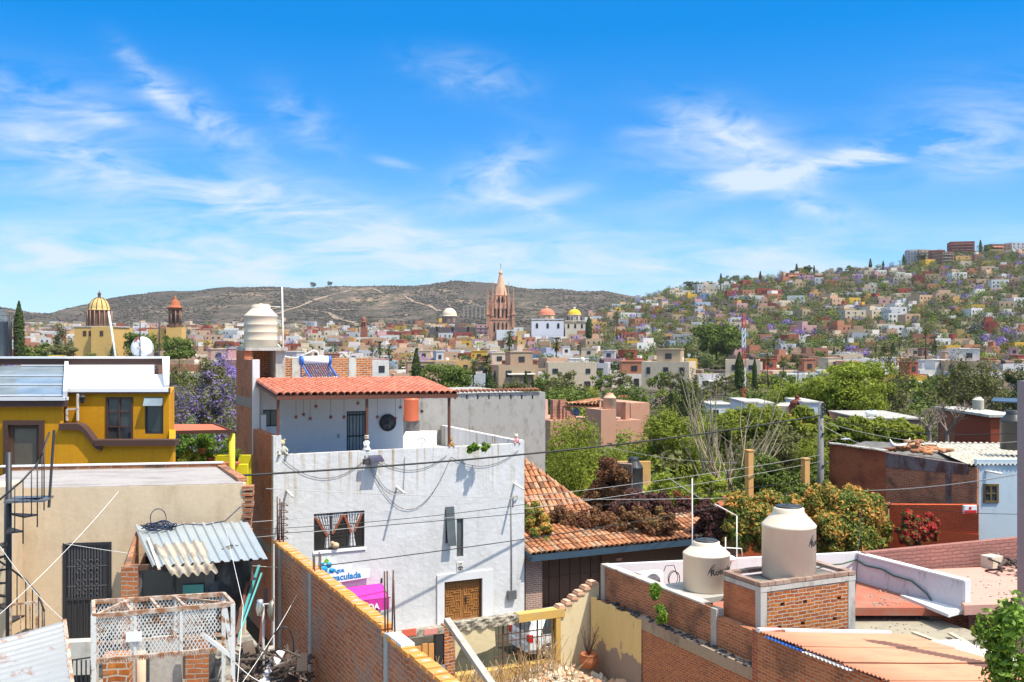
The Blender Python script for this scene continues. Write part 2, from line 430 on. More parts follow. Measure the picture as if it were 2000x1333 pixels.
# ------------------------------------------------------------------ the white house
WH = thing('white_house', 'two storey white plastered house with red tiled terrace roof and carved wooden door', 'house', G, (8.4, 38.1, -11.4))
V0 = 38.1; UL = 8.4; UR = 18.78; ZT = -4.25
def fz(px, py): p = G.onV(px, py, V0); return p[0], p[2]
def rect(x0, y0, x1, y1):
    a = fz(x0, (y0+y1)/2)[0]; b = fz(x1, (y0+y1)/2)[0]; xm = (x0+x1)/2
    return a, b, fz(xm, y1)[1], fz(xm, y0)[1]
win = rect(613, 1001, 712, 1073); n1 = rect(870, 990, 886, 1062); n2 = rect(892, 1013, 905, 1088)
dr = rect(867, 1133, 941, 1215); dr = (dr[0], dr[1], -11.3, dr[3])
mb = MB(); mb.wall('V', V0, .25, UL+.3, UR-.25, -11.5, ZT, [win, n1, n2, dr])
mb.wall('V', V0, .3, UR-.25, UR, -11.5, -4.12)                       # right corner pier
mb.box(UL, UL+.3, V0, V0+.3, -11.5, -3.53)                          # left corner pier
mb.box(UR-.25, UR, V0+.3, 46.9, -11.5, -4.15)                       # right flank
mb.box(UL+.3, UR-.25, V0+.25, 46.9, -5.4, -5.1)                     # terrace slab
# terrace room walls
rw = G.onV(514, 801, 42.1); rw2 = G.onV(544, 833, 42.1); d1 = G.onV(677, 804, 42.1); d2 = G.onV(716, 886, 42.1)
roundc = G.onV(757, 826, 42.1)
part('wall', mb, M['facade'], WH)
mb = MB(); ur = 14.9
mb.wall('V', 42.1, .2, UL+.3, ur, -5.1, -1.75, [(rw[0], rw2[0], rw2[2], rw[2]), (d1[0], d2[0], -5.1, d1[2])])
mb.box(ur-.2, ur, 42.3, 46, -5.1, -1.75)
mb.box(UL+.3, UL+.5, V0+3.6, 42.1, -5.1, -3.0)
part('terrace_room_wall', mb, M['white'], WH)
mb = MB(); mb.box(UL+.3, ur, 42.3, 46, -1.95, -1.7); part('terrace_room_roof', mb, M['light_conc'], WH)
# brick flank (left side), stepped
mb = MB()
mb.box(UL, UL+.28, V0+.3, 42.0, -11.5, -3.56)
mb.box(UL, UL+.28, 42.0, 43.6, -11.5, -.78)
mb.box(UL, UL+.28, 43.6, 45.4, -11.5, -.42)
part('brick_side_wall', mb, M['brick_side'], WH)
mb = MB()
mb.box(UL-.012, UL+.29, V0+.301, 45.41, -8.0, -7.72)
mb.box(UL-.012, UL+.29, 41.92, 45.41, -2.75, -2.35)
mb.box(UL-.014, UL+.292, 41.9, 42.14, -11.5, -.76)
mb.box(UL-.014, UL+.292, 43.5, 43.62, -2.35, -.76)
part('concrete_ties', mb, plaster('brown_cement', (.33,.25,.20), .25), WH)
mb = MB(); mb.box(UL-.02, UL+.26, 41.8, 41.895, -4.6, -.76); part('white_jamb', mb, M['white'], WH)
# orange brick parapet behind the roof
mb = MB(); mb.box(10.2, 14.5, 45.2, 45.42, -1.75, -.78); part('brick_parapet', mb, M['brick_orange'], WH)
for px in (578, 688):
    mb = MB(); u = G.onV(px, 720, 45.2)[0]; mb.box(u-.18, u+.18, 45.17, 45.44, -1.75, -.765); part('parapet_post', mb, M['light_conc'], WH)
# tank tower
mb = MB(); mb.box(UL+.28, 9.95, 45.15, 45.38, -1.75, -.42); part('tower_brick', mb, M['brick_orange'], WH); mb = MB(); mb.box(UL+.28, 8.75, 43.62, 43.9, -1.4, -.42); part('tower_brick', mb, M['brick_orange'], WH)
mb = MB(); mb.box(9.75, 10.15, 43.75, 45.2, -1.9, -.42)
mb.box(UL+.02, 10.2, 43.5, 45.4, -.42, -.28); part('tower_slab', mb, M['light_conc'], WH)
# small tiled porch roof
EA = 38.05
A = (8.5, EA, -2.03); B = (15.7, EA, -2.12); C = (15.72, 42.25, -1.66); D = (8.5, 42.25, -1.62)
mb = MB(); tile_roof(mb, A, B, C, D, tw=.255, tl=.36, arc=5, h=.5, jitter=.05); part('tiled_porch_roof', mb, M['tile_new'], WH)
mb = MB(); mb.slab([(A[0], A[1]+.02, A[2]-.01), (B[0], B[1]+.02, B[2]-.01), (C[0], C[1], C[2]-.01), (D[0], D[1], D[2]-.01)], .03)
part('roof_board', mb, M['brown'], WH)
mb = MB()
mb.bar((8.5, EA, -2.12), (15.75, EA, -2.21), .1, .16)
for q in (0, .25, .5, .75, 1): mb.bar((8.55+7.15*q, EA, -2.12-.09*q), (8.55+7.15*q, 42.1, -1.78), .06, .1)
mb.bar((15.7, EA, -2.14), (15.7, 42.1, -1.8), .07, .1)
part('roof_frame', mb, M['post'], WH)
for px, zb in ((543, -4.2), (716.5, -4.25), (877, -4.2)):
    u = G.onV(px, 800, 38.2)[0]; mb = MB(); mb.box(u-.045, u+.045, 38.15, 38.24, zb-.02, -2.15); part('post', mb, M['post'], WH)
# terrace window, door, round grille
def window(parent, a0, a1, z0, z1, v, fm, gm, nx=1, nz=1, fw=.05, depth=.08, name='window', frt=None, sill=None):
    f = MB(); d = depth
    f.box(a0, a1, v, v+d, z1-fw, z1); f.box(a0, a1, v, v+d, z0, z0+fw)
    f.box(a0, a0+fw, v, v+d, z0+fw, z1-fw); f.box(a1-fw, a1, v, v+d, z0+fw, z1-fw)
    for i in range(1, nx):
        x = a0+(a1-a0)*i/nx; f.box(x-fw*.4, x+fw*.4, v+.01, v+d-.01, z0+fw, z1-fw)
    for j in range(1, nz):
        z = z0+(z1-z0)*j/nz; f.box(a0+fw, a1-fw, v+.014, v+d-.014, z-fw*.3, z+fw*.3)
    w = part(name, f, fm, parent)
    g = MB(); g.box(a0+fw*.5, a1-fw*.5, v+d*.5-.005, v+d*.5+.005, z0+fw*.5, z1-fw*.5); part('pane', g, gm, w)
    if sill:
        s = MB(); s.box(a0-.06, a1+.06, v-.12, v, z0-.06, z0); part('sill', s, sill, w)
    return w
window(WH, rw[0], rw2[0], rw2[2], rw[2], 42.14, M['darkmetal'], M['glass'], 2, 1)
# barred terrace door
mb = MB(); a0, a1, z0, z1 = d1[0], d2[0], -5.1, d1[2]
for x in (a0+.03, a1-.03): mb.box(x-.03, x+.03, 42.12, 42.2, z0, z1)
for z in (z1-.03, z0+1.05, z0+1.95): mb.box(a0+.06, a1-.06, 42.125, 42.195, z-.03, z+.03)
for k in range(1, 6): x = a0+(a1-a0)*k/6; mb.box(x-.012, x+.012, 42.13, 42.155, z0, z1-.06)
dd = part('terrace_door', mb, M['darkmetal'], WH)
g = MB(); g.box(a0+.03, a1-.03, 42.18, 42.19, z0, z1-.03); part('pane', g, glass('frosted_pane', (.2,.24,.26), .35), dd)
mb = MB(); c = roundc; r = .37
mb.lathe((0,0,0), [(r*.9, -.02), (r, -.02), (r, .03), (r*.9, .03), (r*.9, -.02)], n=36, cap=False)
mb.v = [(c[0]+x, 42.06+z, c[2]+y) for x, y, z in mb.v]
for k in range(6):
    a = k*pi/3; mb.tube([(c[0]+q*cos(a+1.3*sin(q/r*3.1)*.45)*1.0, 42.05, c[2]+q*sin(a+1.3*sin(q/r*3.1)*.45)) for q in [r*.08+r*.88*i/8 for i in range(9)]], .014, 5)
mb.tube([(c[0]+.05*cos(t*pi/6), 42.05, c[2]+.05*sin(t*pi/6)) for t in range(13)], .012, 5)
gr = part('round_grille', mb, M['darkmetal'], WH)
mb = MB(); mb.lathe((0,0,0), [(.01, 0), (r*.92, 0), (r*.92, .01), (.01, .01)], n=36); mb.v = [(c[0]+x, 42.085+z, c[2]+y) for x, y, z in mb.v]
part('mesh_disc', mb, plain('grille_backing', (.09,.09,.095), .7), gr)
# light switch
p = G.onV(661, 852, 42.1); mb = MB(); mb.box(p[0]-.05, p[0]+.05, 42.07, 42.1, p[2]-.08, p[2]+.08); part('switch_box', mb, M['grey_conc'], WH)
# stair hatch with slanted white top, scrawl
mb = MB()
q1 = G.onV(793, 842, 46.3); q2 = G.onV(853, 842, 46.3); q3 = G.onV(835, 888, 42.9); q4 = G.onV(771, 888, 42.9)
lo = lambda p: (p[0], p[1], -5.15)
mb.poly([q4, q3, q2, q1]); mb.poly([lo(q1), lo(q2), lo(q3), lo(q4)]); mb.poly([q3, lo(q3), lo(q2), q2]); mb.poly([q2, lo(q2), lo(q1), q1]); mb.poly([q1, lo(q1), lo(q4), q4]); mb.poly([q4, lo(q4), lo(q3), q3])
st = part('stair_hatch', mb, M['whiteclean'], WH)
mb = MB()
def hs(s, t): return (Vector(q4)*(1-s)+Vector(q3)*s)*(1-t)+(Vector(q1)*(1-s)+Vector(q2)*s)*t+Vector((0,-.03,.03))
mb.tube([hs(.62+.17*cos(a), .42+.22*sin(a)) for a in [radians(x) for x in range(-20, 211, 20)]], .022, 5)
mb.tube([hs(.69, .12+.05*k) if k % 2 else hs(.73, .12+.05*k) for k in range(9)], .02, 5); mb.tube([hs(.2, .6), hs(.3, .5), hs(.33, .35)], .012, 4)
part('painted_scrawl', mb, plain('grey_scrawl', (.25,.24,.23), .9), st)
# main facade openings
FW = M['darkmetal']
w = window(WH, win[0], win[1], win[2], win[3], V0+.06, FW, glass('dim_glass', (.02,.02,.02), .15), 3, 1, .05)
mb = MB(); mb.box(win[0]-.04, win[1]+.04, V0-.05, V0+.05, win[2]-.1, win[2]-.002); part('sill', mb, M['whiteclean'], w)
def curtain(parent, pts_top, pts_bot, v, mat, name='curtain', n=16):
    mb = MB()
    def fn(s, t):
        x0 = pts_top[0]+(pts_top[1]-pts_top[0])*s; x1 = pts_bot[0]+(pts_bot[1]-pts_bot[0])*s
        k = t**1.4; return (x0*(1-k)+x1*k, v+.02*sin(s*n*2.2), pts_top[2]*(1-t)+pts_bot[2]*t)
    mb.grid(fn, n*2, 8, True); return part(name, mb, mat, parent)
t = NT('spotted_curtain'); vo = t.N('ShaderNodeTexVoronoi', {'Vector': t.coord(), 'Scale': 7.}); c = t.ramp(vo.outputs['Distance'], [(.0,(.1,.05,.05)), (.18,(.16,.09,.08)), (.22,(.7,.7,.72)), (1,(.72,.72,.74))])
M['curtain'] = t.done(c, .9); M['trim'] = plain('russet_fabric', (.32,.09,.04), .9)
a0, a1, z0, z1 = win; wd = a1-a0; vv = V0+.085
curtain(w, (a0+.05, a0+wd*.34, z1-.05), (a0+wd*.24, a0+wd*.33, z0+.55), vv, M['curtain'])
curtain(w, (a0+wd*.36, a0+wd*.6, z1-.05), (a0+wd*.36, a0+wd*.38, z0+.6), vv, M['curtain'])
curtain(w, (a0+wd*.63, a0+wd*.97, z1-.05), (a0+wd*.72, a0+wd*.8, z0+.6), vv, M['curtain'])
curtain(w, (a0+wd*.24, a0+wd*.33, z0+.55), (a0+wd*.22, a0+wd*.36, z0+.06), vv, M['curtain'], n=6)
curtain(w, (a0+wd*.72, a0+wd*.8, z0+.6), (a0+wd*.7, a0+wd*.84, z0+.06), vv, M['curtain'], n=6)
mb = MB()
for A_, B_ in (((a0+.06, z1-.1), (a0+wd*.28, z0+.5)), ((a0+wd*.59, z1-.08), (a0+wd*.37, z0+.58)), ((a0+wd*.6, z1-.08), (a0+wd*.74, z0+.58)), ((a0+wd*.96, z1-.1), (a0+wd*.8, z0+.6))):
    mb.bar((A_[0], vv-.01, A_[1]), (B_[0], vv-.01, B_[1]), .03, .09, up=(0,0,1))
part('curtain_border', mb, M['trim'], w)
mb = MB(); mb.box(a0-.0, a1, V0+.24, V0+.26, z0-.1, z1+.1); part('dark_backing', mb, M['darkroom'], w)
mb = MB()
for k in range(9): z = z0+.08+k*.14; mb.tube([(a0+.04, V0+.03, z), (a1-.04, V0+.03, z)], .005, 4)
part('window_bars', mb, M['darkmetal'], w)
for (a0, a1, z0, z1) in (n1, n2):
    w2 = window(WH, a0, a1, z0, z1, V0+.05, plain('pewter_frame', (.1,.11,.11), .4), glass('dusty_glass', (.07,.08,.08), .4), 1, 1, .04, name='slot_window')
a0, a1, z0, z1 = n1; mb = MB(); c0 = Vector((a0, V0-.02, z0)); mb.hexa([(a0,V0-.30,z0-.05),(a1,V0-.30,z0-.05),(a1,V0-.26,z0-.05),(a0,V0-.26,z0-.05),(a0,V0-.05,z1),(a1,V0-.05,z1),(a1,V0-.01,z1),(a0,V0-.01,z1)])
part('open_sash', mb, glass('dusty_glass', (.07,.08,.08), .4), WH)
# door surround, door leaves with fretwork
ds = rect(853, 1118, 962, 1215); mb = MB(); zt = ds[3]
mb.box(ds[0], dr[0], V0-.07, V0-.002, -11.4, zt); mb.box(dr[1], ds[1], V0-.07, V0-.002, -11.4, zt); mb.box(dr[0], dr[1], V0-.07, V0-.002, dr[3], zt)
part('door_surround', mb, M['white'], WH)
t = NT('varnished_wood'); co = t.coord('Object', (9,9,1.2)); c = t.mix(t.noise(2.5,5,co), (.22,.085,.02), (.42,.19,.05)); t.bump(t.noise(6,4,co), .3, .01); M['wood'] = t.done(c, .5)
t = NT('dark_weathered_wood'); co = t.coord('Object', (8,8,.9)); c = t.mix(t.noise(2.5,5,co), (.05,.024,.014), (.14,.07,.04)); t.bump(t.noise(6,4,co), .4, .01); M['darkwood'] = t.done(c, .7)
half = (dr[0]+dr[1])/2; vd = V0+.12
for (x0, x1) in ((dr[0]+.05, half-.008), (half+.008, dr[1]-.05)):
    mb = MB(); mb.box(x0, x1, vd, vd+.05, dr[2], dr[3]-.05)
    leaf = part('door_leaf', mb, M['wood'], WH)
    fr_ = MB(); W_ = x1-x0; u0 = x0+.09*W_; uw = W_*.82; cell = uw/6
    ztop = dr[3]-.12
    bars = [(0,0,2.6,0),(0,1,2.6,1),(3.3,0,3.3,2.3),(4.2,0,6,0),(4.2,0,4.2,1.5),(6,0,6,3),(5.1,1,5.1,2.4),(0,2,0,4.2),(.9,2,.9,3.3),(1.6,2,4.2,2),(1.8,3,3.4,3),(1.8,3,1.8,4.2),(4.3,3,6,3),(2.7,3.8,6,3.8),(0,5,3,5),(3.9,4.6,3.9,6),(5,4.6,5,6),(6,4.6,6,6),(0,5.9,3,5.9)]
    for rep in range(2):
        for (xa, za, xb, zb) in bars:
            A_ = (u0+xa*cell, vd-.018, ztop-rep*cell*6.9-za*cell); B_ = (u0+xb*cell, vd-.018, ztop-rep*cell*6.9-zb*cell)
            if xa == xb: fr_.box(A_[0]-.02, A_[0]+.02, vd-.03, vd-.001, B_[2], A_[2])
            else: fr_.box(A_[0], B_[0], vd-.034, vd-.001, A_[2]-.02, A_[2]+.02)
    part('fretwork', fr_, M['wood'], leaf)
mb = MB(); mb.box(dr[0], dr[0]+.05, V0+.02, V0+.2, dr[2], dr[3]); mb.box(dr[1]-.05, dr[1], V0+.02, V0+.2, dr[2], dr[3]); mb.box(dr[0]+.05, dr[1]-.05, V0+.02, V0+.2, dr[3]-.05, dr[3]); part('door_frame', mb, M['darkwood'], WH)
mb = MB(); mb.ball((half+.16, vd-.05, dr[3]-.75), .05); mb.bar((half+.16, vd-.05, dr[3]-.8), (half+.16, vd-.05, dr[3]-1.0), .03); part('door_knocker', mb, M['darkmetal'], WH)
# number plaque with an eye
pl = rect(892, 1098, 905, 1117); mb = MB(); mb.box(pl[0], pl[1], V0-.025, V0-.002, pl[2], pl[3]); plq = part('number_plaque', mb, plaster('plaque_tile', (.62,.6,.55), .1), WH)
mb = MB(); cx = (pl[0]+pl[1])/2
add_text(mb, '1125', .09, lambda x, y, z: (pl[0]+.03+x, V0-.03-z, pl[3]-.11+y), .002)
mb.tube([(cx+.09*cos(a), V0-.032, pl[2]+.13+.05*sin(a)) for a in [k*pi/8 for k in range(17)]], .01, 4); mb.ball((cx, V0-.03, pl[2]+.13), .03, 6)
mb.tube([(cx+.11*cos(a), V0-.032, pl[2]+.16+.06*sin(a)) for a in [k*pi/8 for k in range(9)]], .01, 4)
part('number_and_eye', mb, M['darkmetal'], plq)
mt = rect(990, 1153, 1006, 1170); mb = MB(); mb.box(mt[0], mt[1], V0-.16, V0-.002, mt[2], mt[3]); mm_ = part('meter_box', mb, plain('meter_grey', (.12,.12,.13), .4), WH)
mb = MB(); mb.tube([(mt[0]+.2, V0-.03, mt[3]), (mt[0]+.2, V0-.03, -6.3)], .025, 6)
p0 = fz(1001, 972); mb.tube([(p0[0]-.02, V0-.05, p0[1]-.4), (p0[0], V0-.05, p0[1]), (p0[0]+.12, V0-.15, p0[1]+.1), (p0[0]+.2, V0-.05, p0[1]-.05)], .03, 6)
part('conduit', mb, M['grey_conc'], WH)
for px, py in ((560, 958), (775, 952), (1004, 945)):     # roof spouts
    u, z = fz(px, py); mb = MB(); mb.tube([(u, V0+.02, z), (u+.02, V0-.85, z-.12)], .045, 8)
    mb.lathe((u+.02, V0-.62, z-.1), [(.001,0)], n=3) if 0 else None
    part('spout', mb, M['pvc'], WH)
# rust streaks running from the parapet: thin stain patches are in the plaster; hanging light cables
mb = MB()
def swag(pxs, drop):
    P = [fz(*q) for q in pxs]
    for a, b in zip(P, P[1:]): mb.tube([(x, V0-.04, z) for x, y, z in sag((a[0], 0, a[1]), (b[0], 0, b[1]), drop)], .010, 4)
swag([(552, 897), (716, 895)], .75); swag([(716, 900), (880, 893)], 2.0); swag([(720, 898), (785, 958), (790, 893)], .5); swag([(880, 893), (1012, 880)], .5); swag([(730, 893), (872, 890)], .55)
part('light_strings', mb, M['wire'], WH)
# ---- things on / around the white house
water_tank('water_tank', 'cream ringed water tank on the brick tower above the red tiled porch', G, (9.27, 44.45, -.28), .71, 1.80, M['tank2'], rings=3, lid=M['tank2'])
T = thing('antenna_mast', 'tall thin white pipe standing beside the cream ringed water tank', 'mast', G, (10.12, 43.9, -.3))
mb = MB(); b = G.P(540.5, 562, 44.3); mb.tube([(10.12, 43.9, -1.5), (10.05, 43.9, b[2])], .035, 6); mb.tube([(10.08, 43.9, 1.45), (9.6, 44.3, 1.47)], .02, 5); part('mast_tube', mb, M['pvc'], T)
T = thing('supply_pipe', 'white hose looping from the tank tower to the solar water heater', 'pipe', G, (10.2, 44, -.5))
pts = [G.P(x, y, 44.2) for x, y in ((541,672),(549,680),(543,683),(547,692),(560,698),(580,700),(600,691),(612,685),(620,687),(623,697))]
mb = MB(); mb.tube(pts, .035, 6); pts = [G.P(x, y, 44.0) for x, y in ((552,692),(553,745))]; mb.tube(pts, .028, 6); mb.tube([G.P(x, y, 44.6) for x, y in ((645,700),(646,745))], .028, 6); part('hose', mb, M['pvc'], T)
# solar heater
c0 = G.P(590, 705, 43.9); c1 = G.P(633, 705, 45.0)
SH = thing('solar_water_heater', 'solar water heater with white drum and dark blue glass tubes on the roof', 'solar heater', G, (c0[0], c0[1], -1.7))
cc = Vector(c0); ce = Vector((c0[0]+1.15, c0[1]+.0, c0[2])); mb = MB(); mb.tube([cc, ce], .2, 20); part('drum', mb, M['whiteclean'], SH)
M['blue'] = plain('blue_enamel', (.02,.13,.5), .35)
for a, b in ((cc-Vector((.1,0,0)), cc+Vector((.02,0,0))), (ce-Vector((.02,0,0)), ce+Vector((.1,0,0)))):
    mb = MB(); mb.tube([a, b], .212, 20); part('end_cap', mb, M['blue'], SH)
tb = plain('blue_glass_tube', (.03,.045,.13), .15)
for k in range(11):
    x = cc.x+.06+k*.103; mb = MB(); mb.tube([(x, cc.y-.1, cc.z-.12), (x+.22, cc.y-1.25, cc.z-.95)], .029, 8); part('vacuum_tube', mb, tb, SH)
mb = MB()
for x in (cc.x-.02, ce.x+.02):
    mb.bar((x, cc.y-.05, cc.z-.15), (x+.22, cc.y-1.35, cc.z-1.0), .05); mb.bar((x, cc.y+.1, cc.z-.2), (x, cc.y+.1, -1.72), .04); mb.bar((x, cc.y+.1, -1.6), (x+.1, cc.y-.6, cc.z-.5), .04)
mb.bar((cc.x+.2, cc.y-1.33, cc.z-1.0), (ce.x+.24, cc.y-1.33, cc.z-1.0), .05)
part('stand', mb, M['blue'], SH)
# orange tinaco behind the room
p = G.P(803, 822, 49)
water_tank('water_tank', 'orange red water tank half hidden behind the porch roof', G, (p[0], p[1], p[2]), .36, 1.35, plain('orange_plastic', (.62,.13,.05), .5), lid=M['terracotta'])
mb = MB(); mb.box(p[0]-.42, p[0]+.42, p[1]-.05, p[1]+.45, -5.1, p[2]); solo('tank_plinth', mb, M['dark_conc'], 'dark concrete plinth under the orange water tank', 'plinth', G, (p[0], p[1], -5.1))
# figurines on the parapet
def teddy(name, label, px, py, s, m1, m2, d=38.22):
    p = G.P(px, py, 1); t = d/G.ray(px, py)[1]; r_ = G.ray(px, py); b = (r_[0]*t, d, ZT)
    T = thing(name, label, 'toy', G, b); mb = MB()
    mb.lathe(b, [(.01,0),(.10*s,.02*s),(.13*s,.12*s),(.10*s,.24*s),(.06*s,.30*s),(.01,.31*s)], n=12)
    for sx in (-1, 1):
        mb.tube([(b[0]+sx*.07*s, b[1]-.02, b[2]+.05*s), (b[0]+sx*.12*s, b[1]-.14*s, b[2]+.04*s), (b[0]+sx*.13*s, b[1]-.2*s, b[2]+.0)], [.05*s,.045*s,.04*s], 7)
        mb.tube([(b[0]+sx*.08*s, b[1], b[2]+.24*s), (b[0]+sx*.16*s, b[1]-.05*s, b[2]+.15*s), (b[0]+sx*.15*s, b[1]-.12*s, b[2]+.1*s)], [.035*s,.032*s,.03*s], 7)
    part('body', mb, m1, T)
    mb = MB(); mb.ball((b[0], b[1], b[2]+.38*s), .1*s, 9)
    for sx in (-1, 1): mb.ball((b[0]+sx*.08*s, b[1], b[2]+.47*s), .035*s, 6)
    mb.ball((b[0], b[1]-.09*s, b[2]+.36*s), .04*s, 6); part('head', mb, m2, T)
fur = plaster('beige_fur', (.55,.43,.28), .2, bump=1, bs=60); fur2 = plaster('brown_fur', (.45,.24,.09), .3, bump=1, bs=60); wh = M['whiteclean']
teddy('plush_bear', 'beige plush bear in striped clothes sitting on the left end of the parapet', 551, 885, 1.15, plaster('striped_cloth', (.5,.48,.42), .4), fur)
teddy('plush_dog', 'shaggy brown plush toy on the parapet under the right porch post', 880, 882, .75, fur2, fur2)
teddy('plush_doll', 'cream and pink plush doll on the right end of the parapet', 1008, 872, .8, plaster('pink_cloth', (.7,.35,.35), .3), plaster('cream_cloth', (.7,.62,.5), .2))
b = G.onV(716, 886, 38.22); b = (b[0], b[1], ZT); T = thing('statuette', 'white kneeling figurine on the parapet beside the middle porch post', 'statuette', G, b)
mb = MB(); mb.lathe(b, [(.01,0),(.15,0),(.16,.06),(.11,.12),(.10,.22),(.13,.30),(.08,.38),(.04,.42),(.01,.43)], n=14); mb.tube([(b[0]-.1, b[1], b[2]+.32), (b[0]-.13, b[1]-.1, b[2]+.2), (b[0], b[1]-.13, b[2]+.22)], .03, 6); part('body', mb, wh, T)
mb = MB(); mb.ball((b[0], b[1], b[2]+.5), .095, 9); mb.lathe((b[0], b[1], b[2]+.54), [(.1,0),(.085,.05),(.01,.09)], n=12); part('head', mb, M['tank2'], T)
b = fz(713, 900); T = thing('floodlight', 'black floodlight bracketed on the white facade below the figurine', 'lamp', G, (b[0], V0, b[1]))
mb = MB(); mb.box(b[0]-.16, b[0]+.1, V0-.3, V0-.2, b[1]-.12, b[1]+.08); mb.bar((b[0], V0-.22, b[1]), (b[0], V0, b[1]+.2), .03); part('housing', mb, M['darkmetal'], T)
mb = MB(); mb.box(b[0]-.13, b[0]+.07, V0-.31, V0-.301, b[1]-.09, b[1]+.05); part('lens', mb, M['glass'], T)
b = fz(728, 893); mb = MB(); mb.slab([(b[0]-.2, V0-.5, b[1]-.12), (b[0]+.32, V0-.5, b[1]-.12), (b[0]+.32, V0-.03, b[1]+.07), (b[0]-.2, V0-.03, b[1]+.07)], .02); part('solar_panel', mb, glass('panel_glass', (.05,.05,.08), .2), T)
# cockatoo-like soft toy on the window sill
b = G.onV(655, 1072, V0-.03); T = thing('plush_sheep', 'woolly cream plush toy resting on the curtained window sill', 'toy', G, b)
mb = MB(); mb.ball((b[0], b[1], b[2]+.12), .15, 9, sz=.8); part('body', mb, fur, T); mb = MB(); mb.ball((b[0]-.12, b[1]-.03, b[2]+.22), .08, 7); part('head', mb, fur, T)
# stars hanging under the porch roof
for k, (px, y0, y1, d) in enumerate(((578,783,815,39),(593,783,810,39.6),(606,783,818,39),(617,783,794,38.6),(646,783,815,39.5),(672,783,815,39),(699,782,788,39.4),(737,782,815,39.3),(772,782,818,39.2),(782,782,796,38.6),(824,790,804,38.7),(579.5,790,832,41))):
    if k == 11: continue
    c = G.onV(px, y1, d); mb = MB()
    nm = ['first','second','third','fourth','fifth','sixth','seventh','eighth','ninth','tenth','eleventh'][k]
    T = thing('star_ornament', f'small red metal star hanging under the porch roof, {nm} star from the left', 'ornament', G, c, 'stars hanging under the porch roof')
    n = 12; ro, ri = .11, .045
    fr0 = [(c[0]+(ro if q % 2 else ri)*sin(pi*q/6), d, c[2]+(ro if q % 2 else ri)*cos(pi*q/6)) for q in range(n)]
    vs = fr0+[(c[0], d-.04, c[2]), (c[0], d+.04, c[2])]
    mb.add(vs, [(q, (q+1) % n, 12) for q in range(n)]+[((q+1) % n, q, 13) for q in range(n)]); part('star', mb, plain('red_tin', (.22,.045,.03), .5), T)
    mb = MB(); mb.tube([(c[0], d, c[2]+.08), (c[0], d, -2.05)], .006, 4); part('string', mb, M['wire'], T)
# sign board "Agua Inmaculada"
sg = fz(617, 1132); s2 = fz(718, 1122)
T = thing('shop_sign', 'white cut-out sign lettered Agua Inmaculada in blue above the pink awning', 'sign', G, (sg[0], V0-.1, sg[1]))
x0 = sg[0]; zb = sg[1]-.12; L_ = s2[0]-x0; mb = MB()
out = [(0,-.1),(L_+.03,.02),(L_+.05,.36),(.68*L_,.36),(.66*L_,.56),(.42*L_,.56),(.38*L_,.72),(.30*L_,.84),(.24*L_,.95),(.15*L_,.84),(.03*L_,.74),(0,.5)]
mb.slab([(x0+a, V0-.16, zb+b) for a, b in reversed(out)], (0, .05, 0)); part('sign_board', mb, M['whiteclean'], T)
bl = plain('sign_blue', (.0,.22,.5), .5); mb = MB()
def sf(ox, oz, sh=.06): return lambda x, y, z: (x0+ox+x, V0-.165-z, zb+oz+y+x*sh)
add_text(mb, 'inmaculada', .33, sf(L_-1.78, .02, .03), .004, .010); add_text(mb, 'Agua', .22, sf(L_-1.42, .33, .03), .004, .006); part('sign_lettering', mb, bl, T)
mb = MB()
for dx, dz, r in ((.22,.50,.19),(.46,.66,.11),(.56,.44,.1),(.05,.3,.1),(.42,.34,.07),(.22,.72,.06)): mb.lathe((0,0,0), [(.001,0),(r,0),(r,.004),(.001,.004)], n=20); mb.v[-80:] = [(x0+dx+x, V0-.168-z, zb+dz+y) for x, y, z in mb.v[-80:]]
part('flower_mark', mb, plain('sign_cyan', (.01,.32,.62), .5), T)
mb = MB(); mb.poly([(x0+.28, V0-.17, zb+.74), (x0+.42, V0-.17, zb+.74), (x0+.46, V0-.17, zb+.82), (x0+.37, V0-.17, zb+.92), (x0+.26, V0-.17, zb+.82)]); part('leaf_mark', mb, plain('sign_green', (.16,.45,.03), .5), T)
# pink awning
pk = plaster('magenta_canvas', (.62,.045,.34), .08, bump=.3)
a = fz(750, 1139); T = thing('awning', 'magenta canvas shop awning lettered in white on the white facade', 'awning', G, (a[0], V0, a[1]))
ul = fz(640, 1140)[0]; ua = fz(750, 1140)[0]-.1; ztp = a[1]; front = G.onV(760, 1168, V0-1.0)
mb = MB(); o_ = front[0]; zf = front[2]
mb.grid(lambda s, t: (ul+(ua+(o_-ua)*t-ul)*s, V0-.02-1.0*t, ztp+(zf-ztp)*t-.03*sin(pi*t)+.015*sin(s*30)*t), 24, 6, True)
mb.grid(lambda s, t: (ul+(o_-ul)*s, V0-1.02-.015*sin(s*40)*t, zf-.42*t-.02*abs(sin(s*16))*t), 40, 3, True)
mb.poly([(o_, V0-1.02, zf), (o_, V0-1.02, zf-.4), (ua+.02, V0-.02, ztp-.9), (ua+.01, V0-.02, ztp)]); part('canopy', mb, pk, T)
mb = MB(); add_text(mb, 'INMACULADA', .30, lambda x, y, z: (o_-2.35+x, V0-1.05-z, zf-.36+y), .004, .012)
add_text(mb, 'y', .22, lambda x, y, z: (o_-1.3+x, V0-1.05-z, zf-.5+y), .004); part('awning_lettering', mb, M['whiteclean'], T)
mb = MB(); mb.bar((o_, V0-1.0, zf), (o_, V0-.02, zf-.7), .03); mb.bar((ul, V0-1.0, zf), (o_+.05, V0-1.0, zf), .03); mb.bar((ua, V0-.03, ztp+.02), (ua, V0-.03, ztp+.2), .05); part('awning_frame', mb, M['darkmetal'], T)
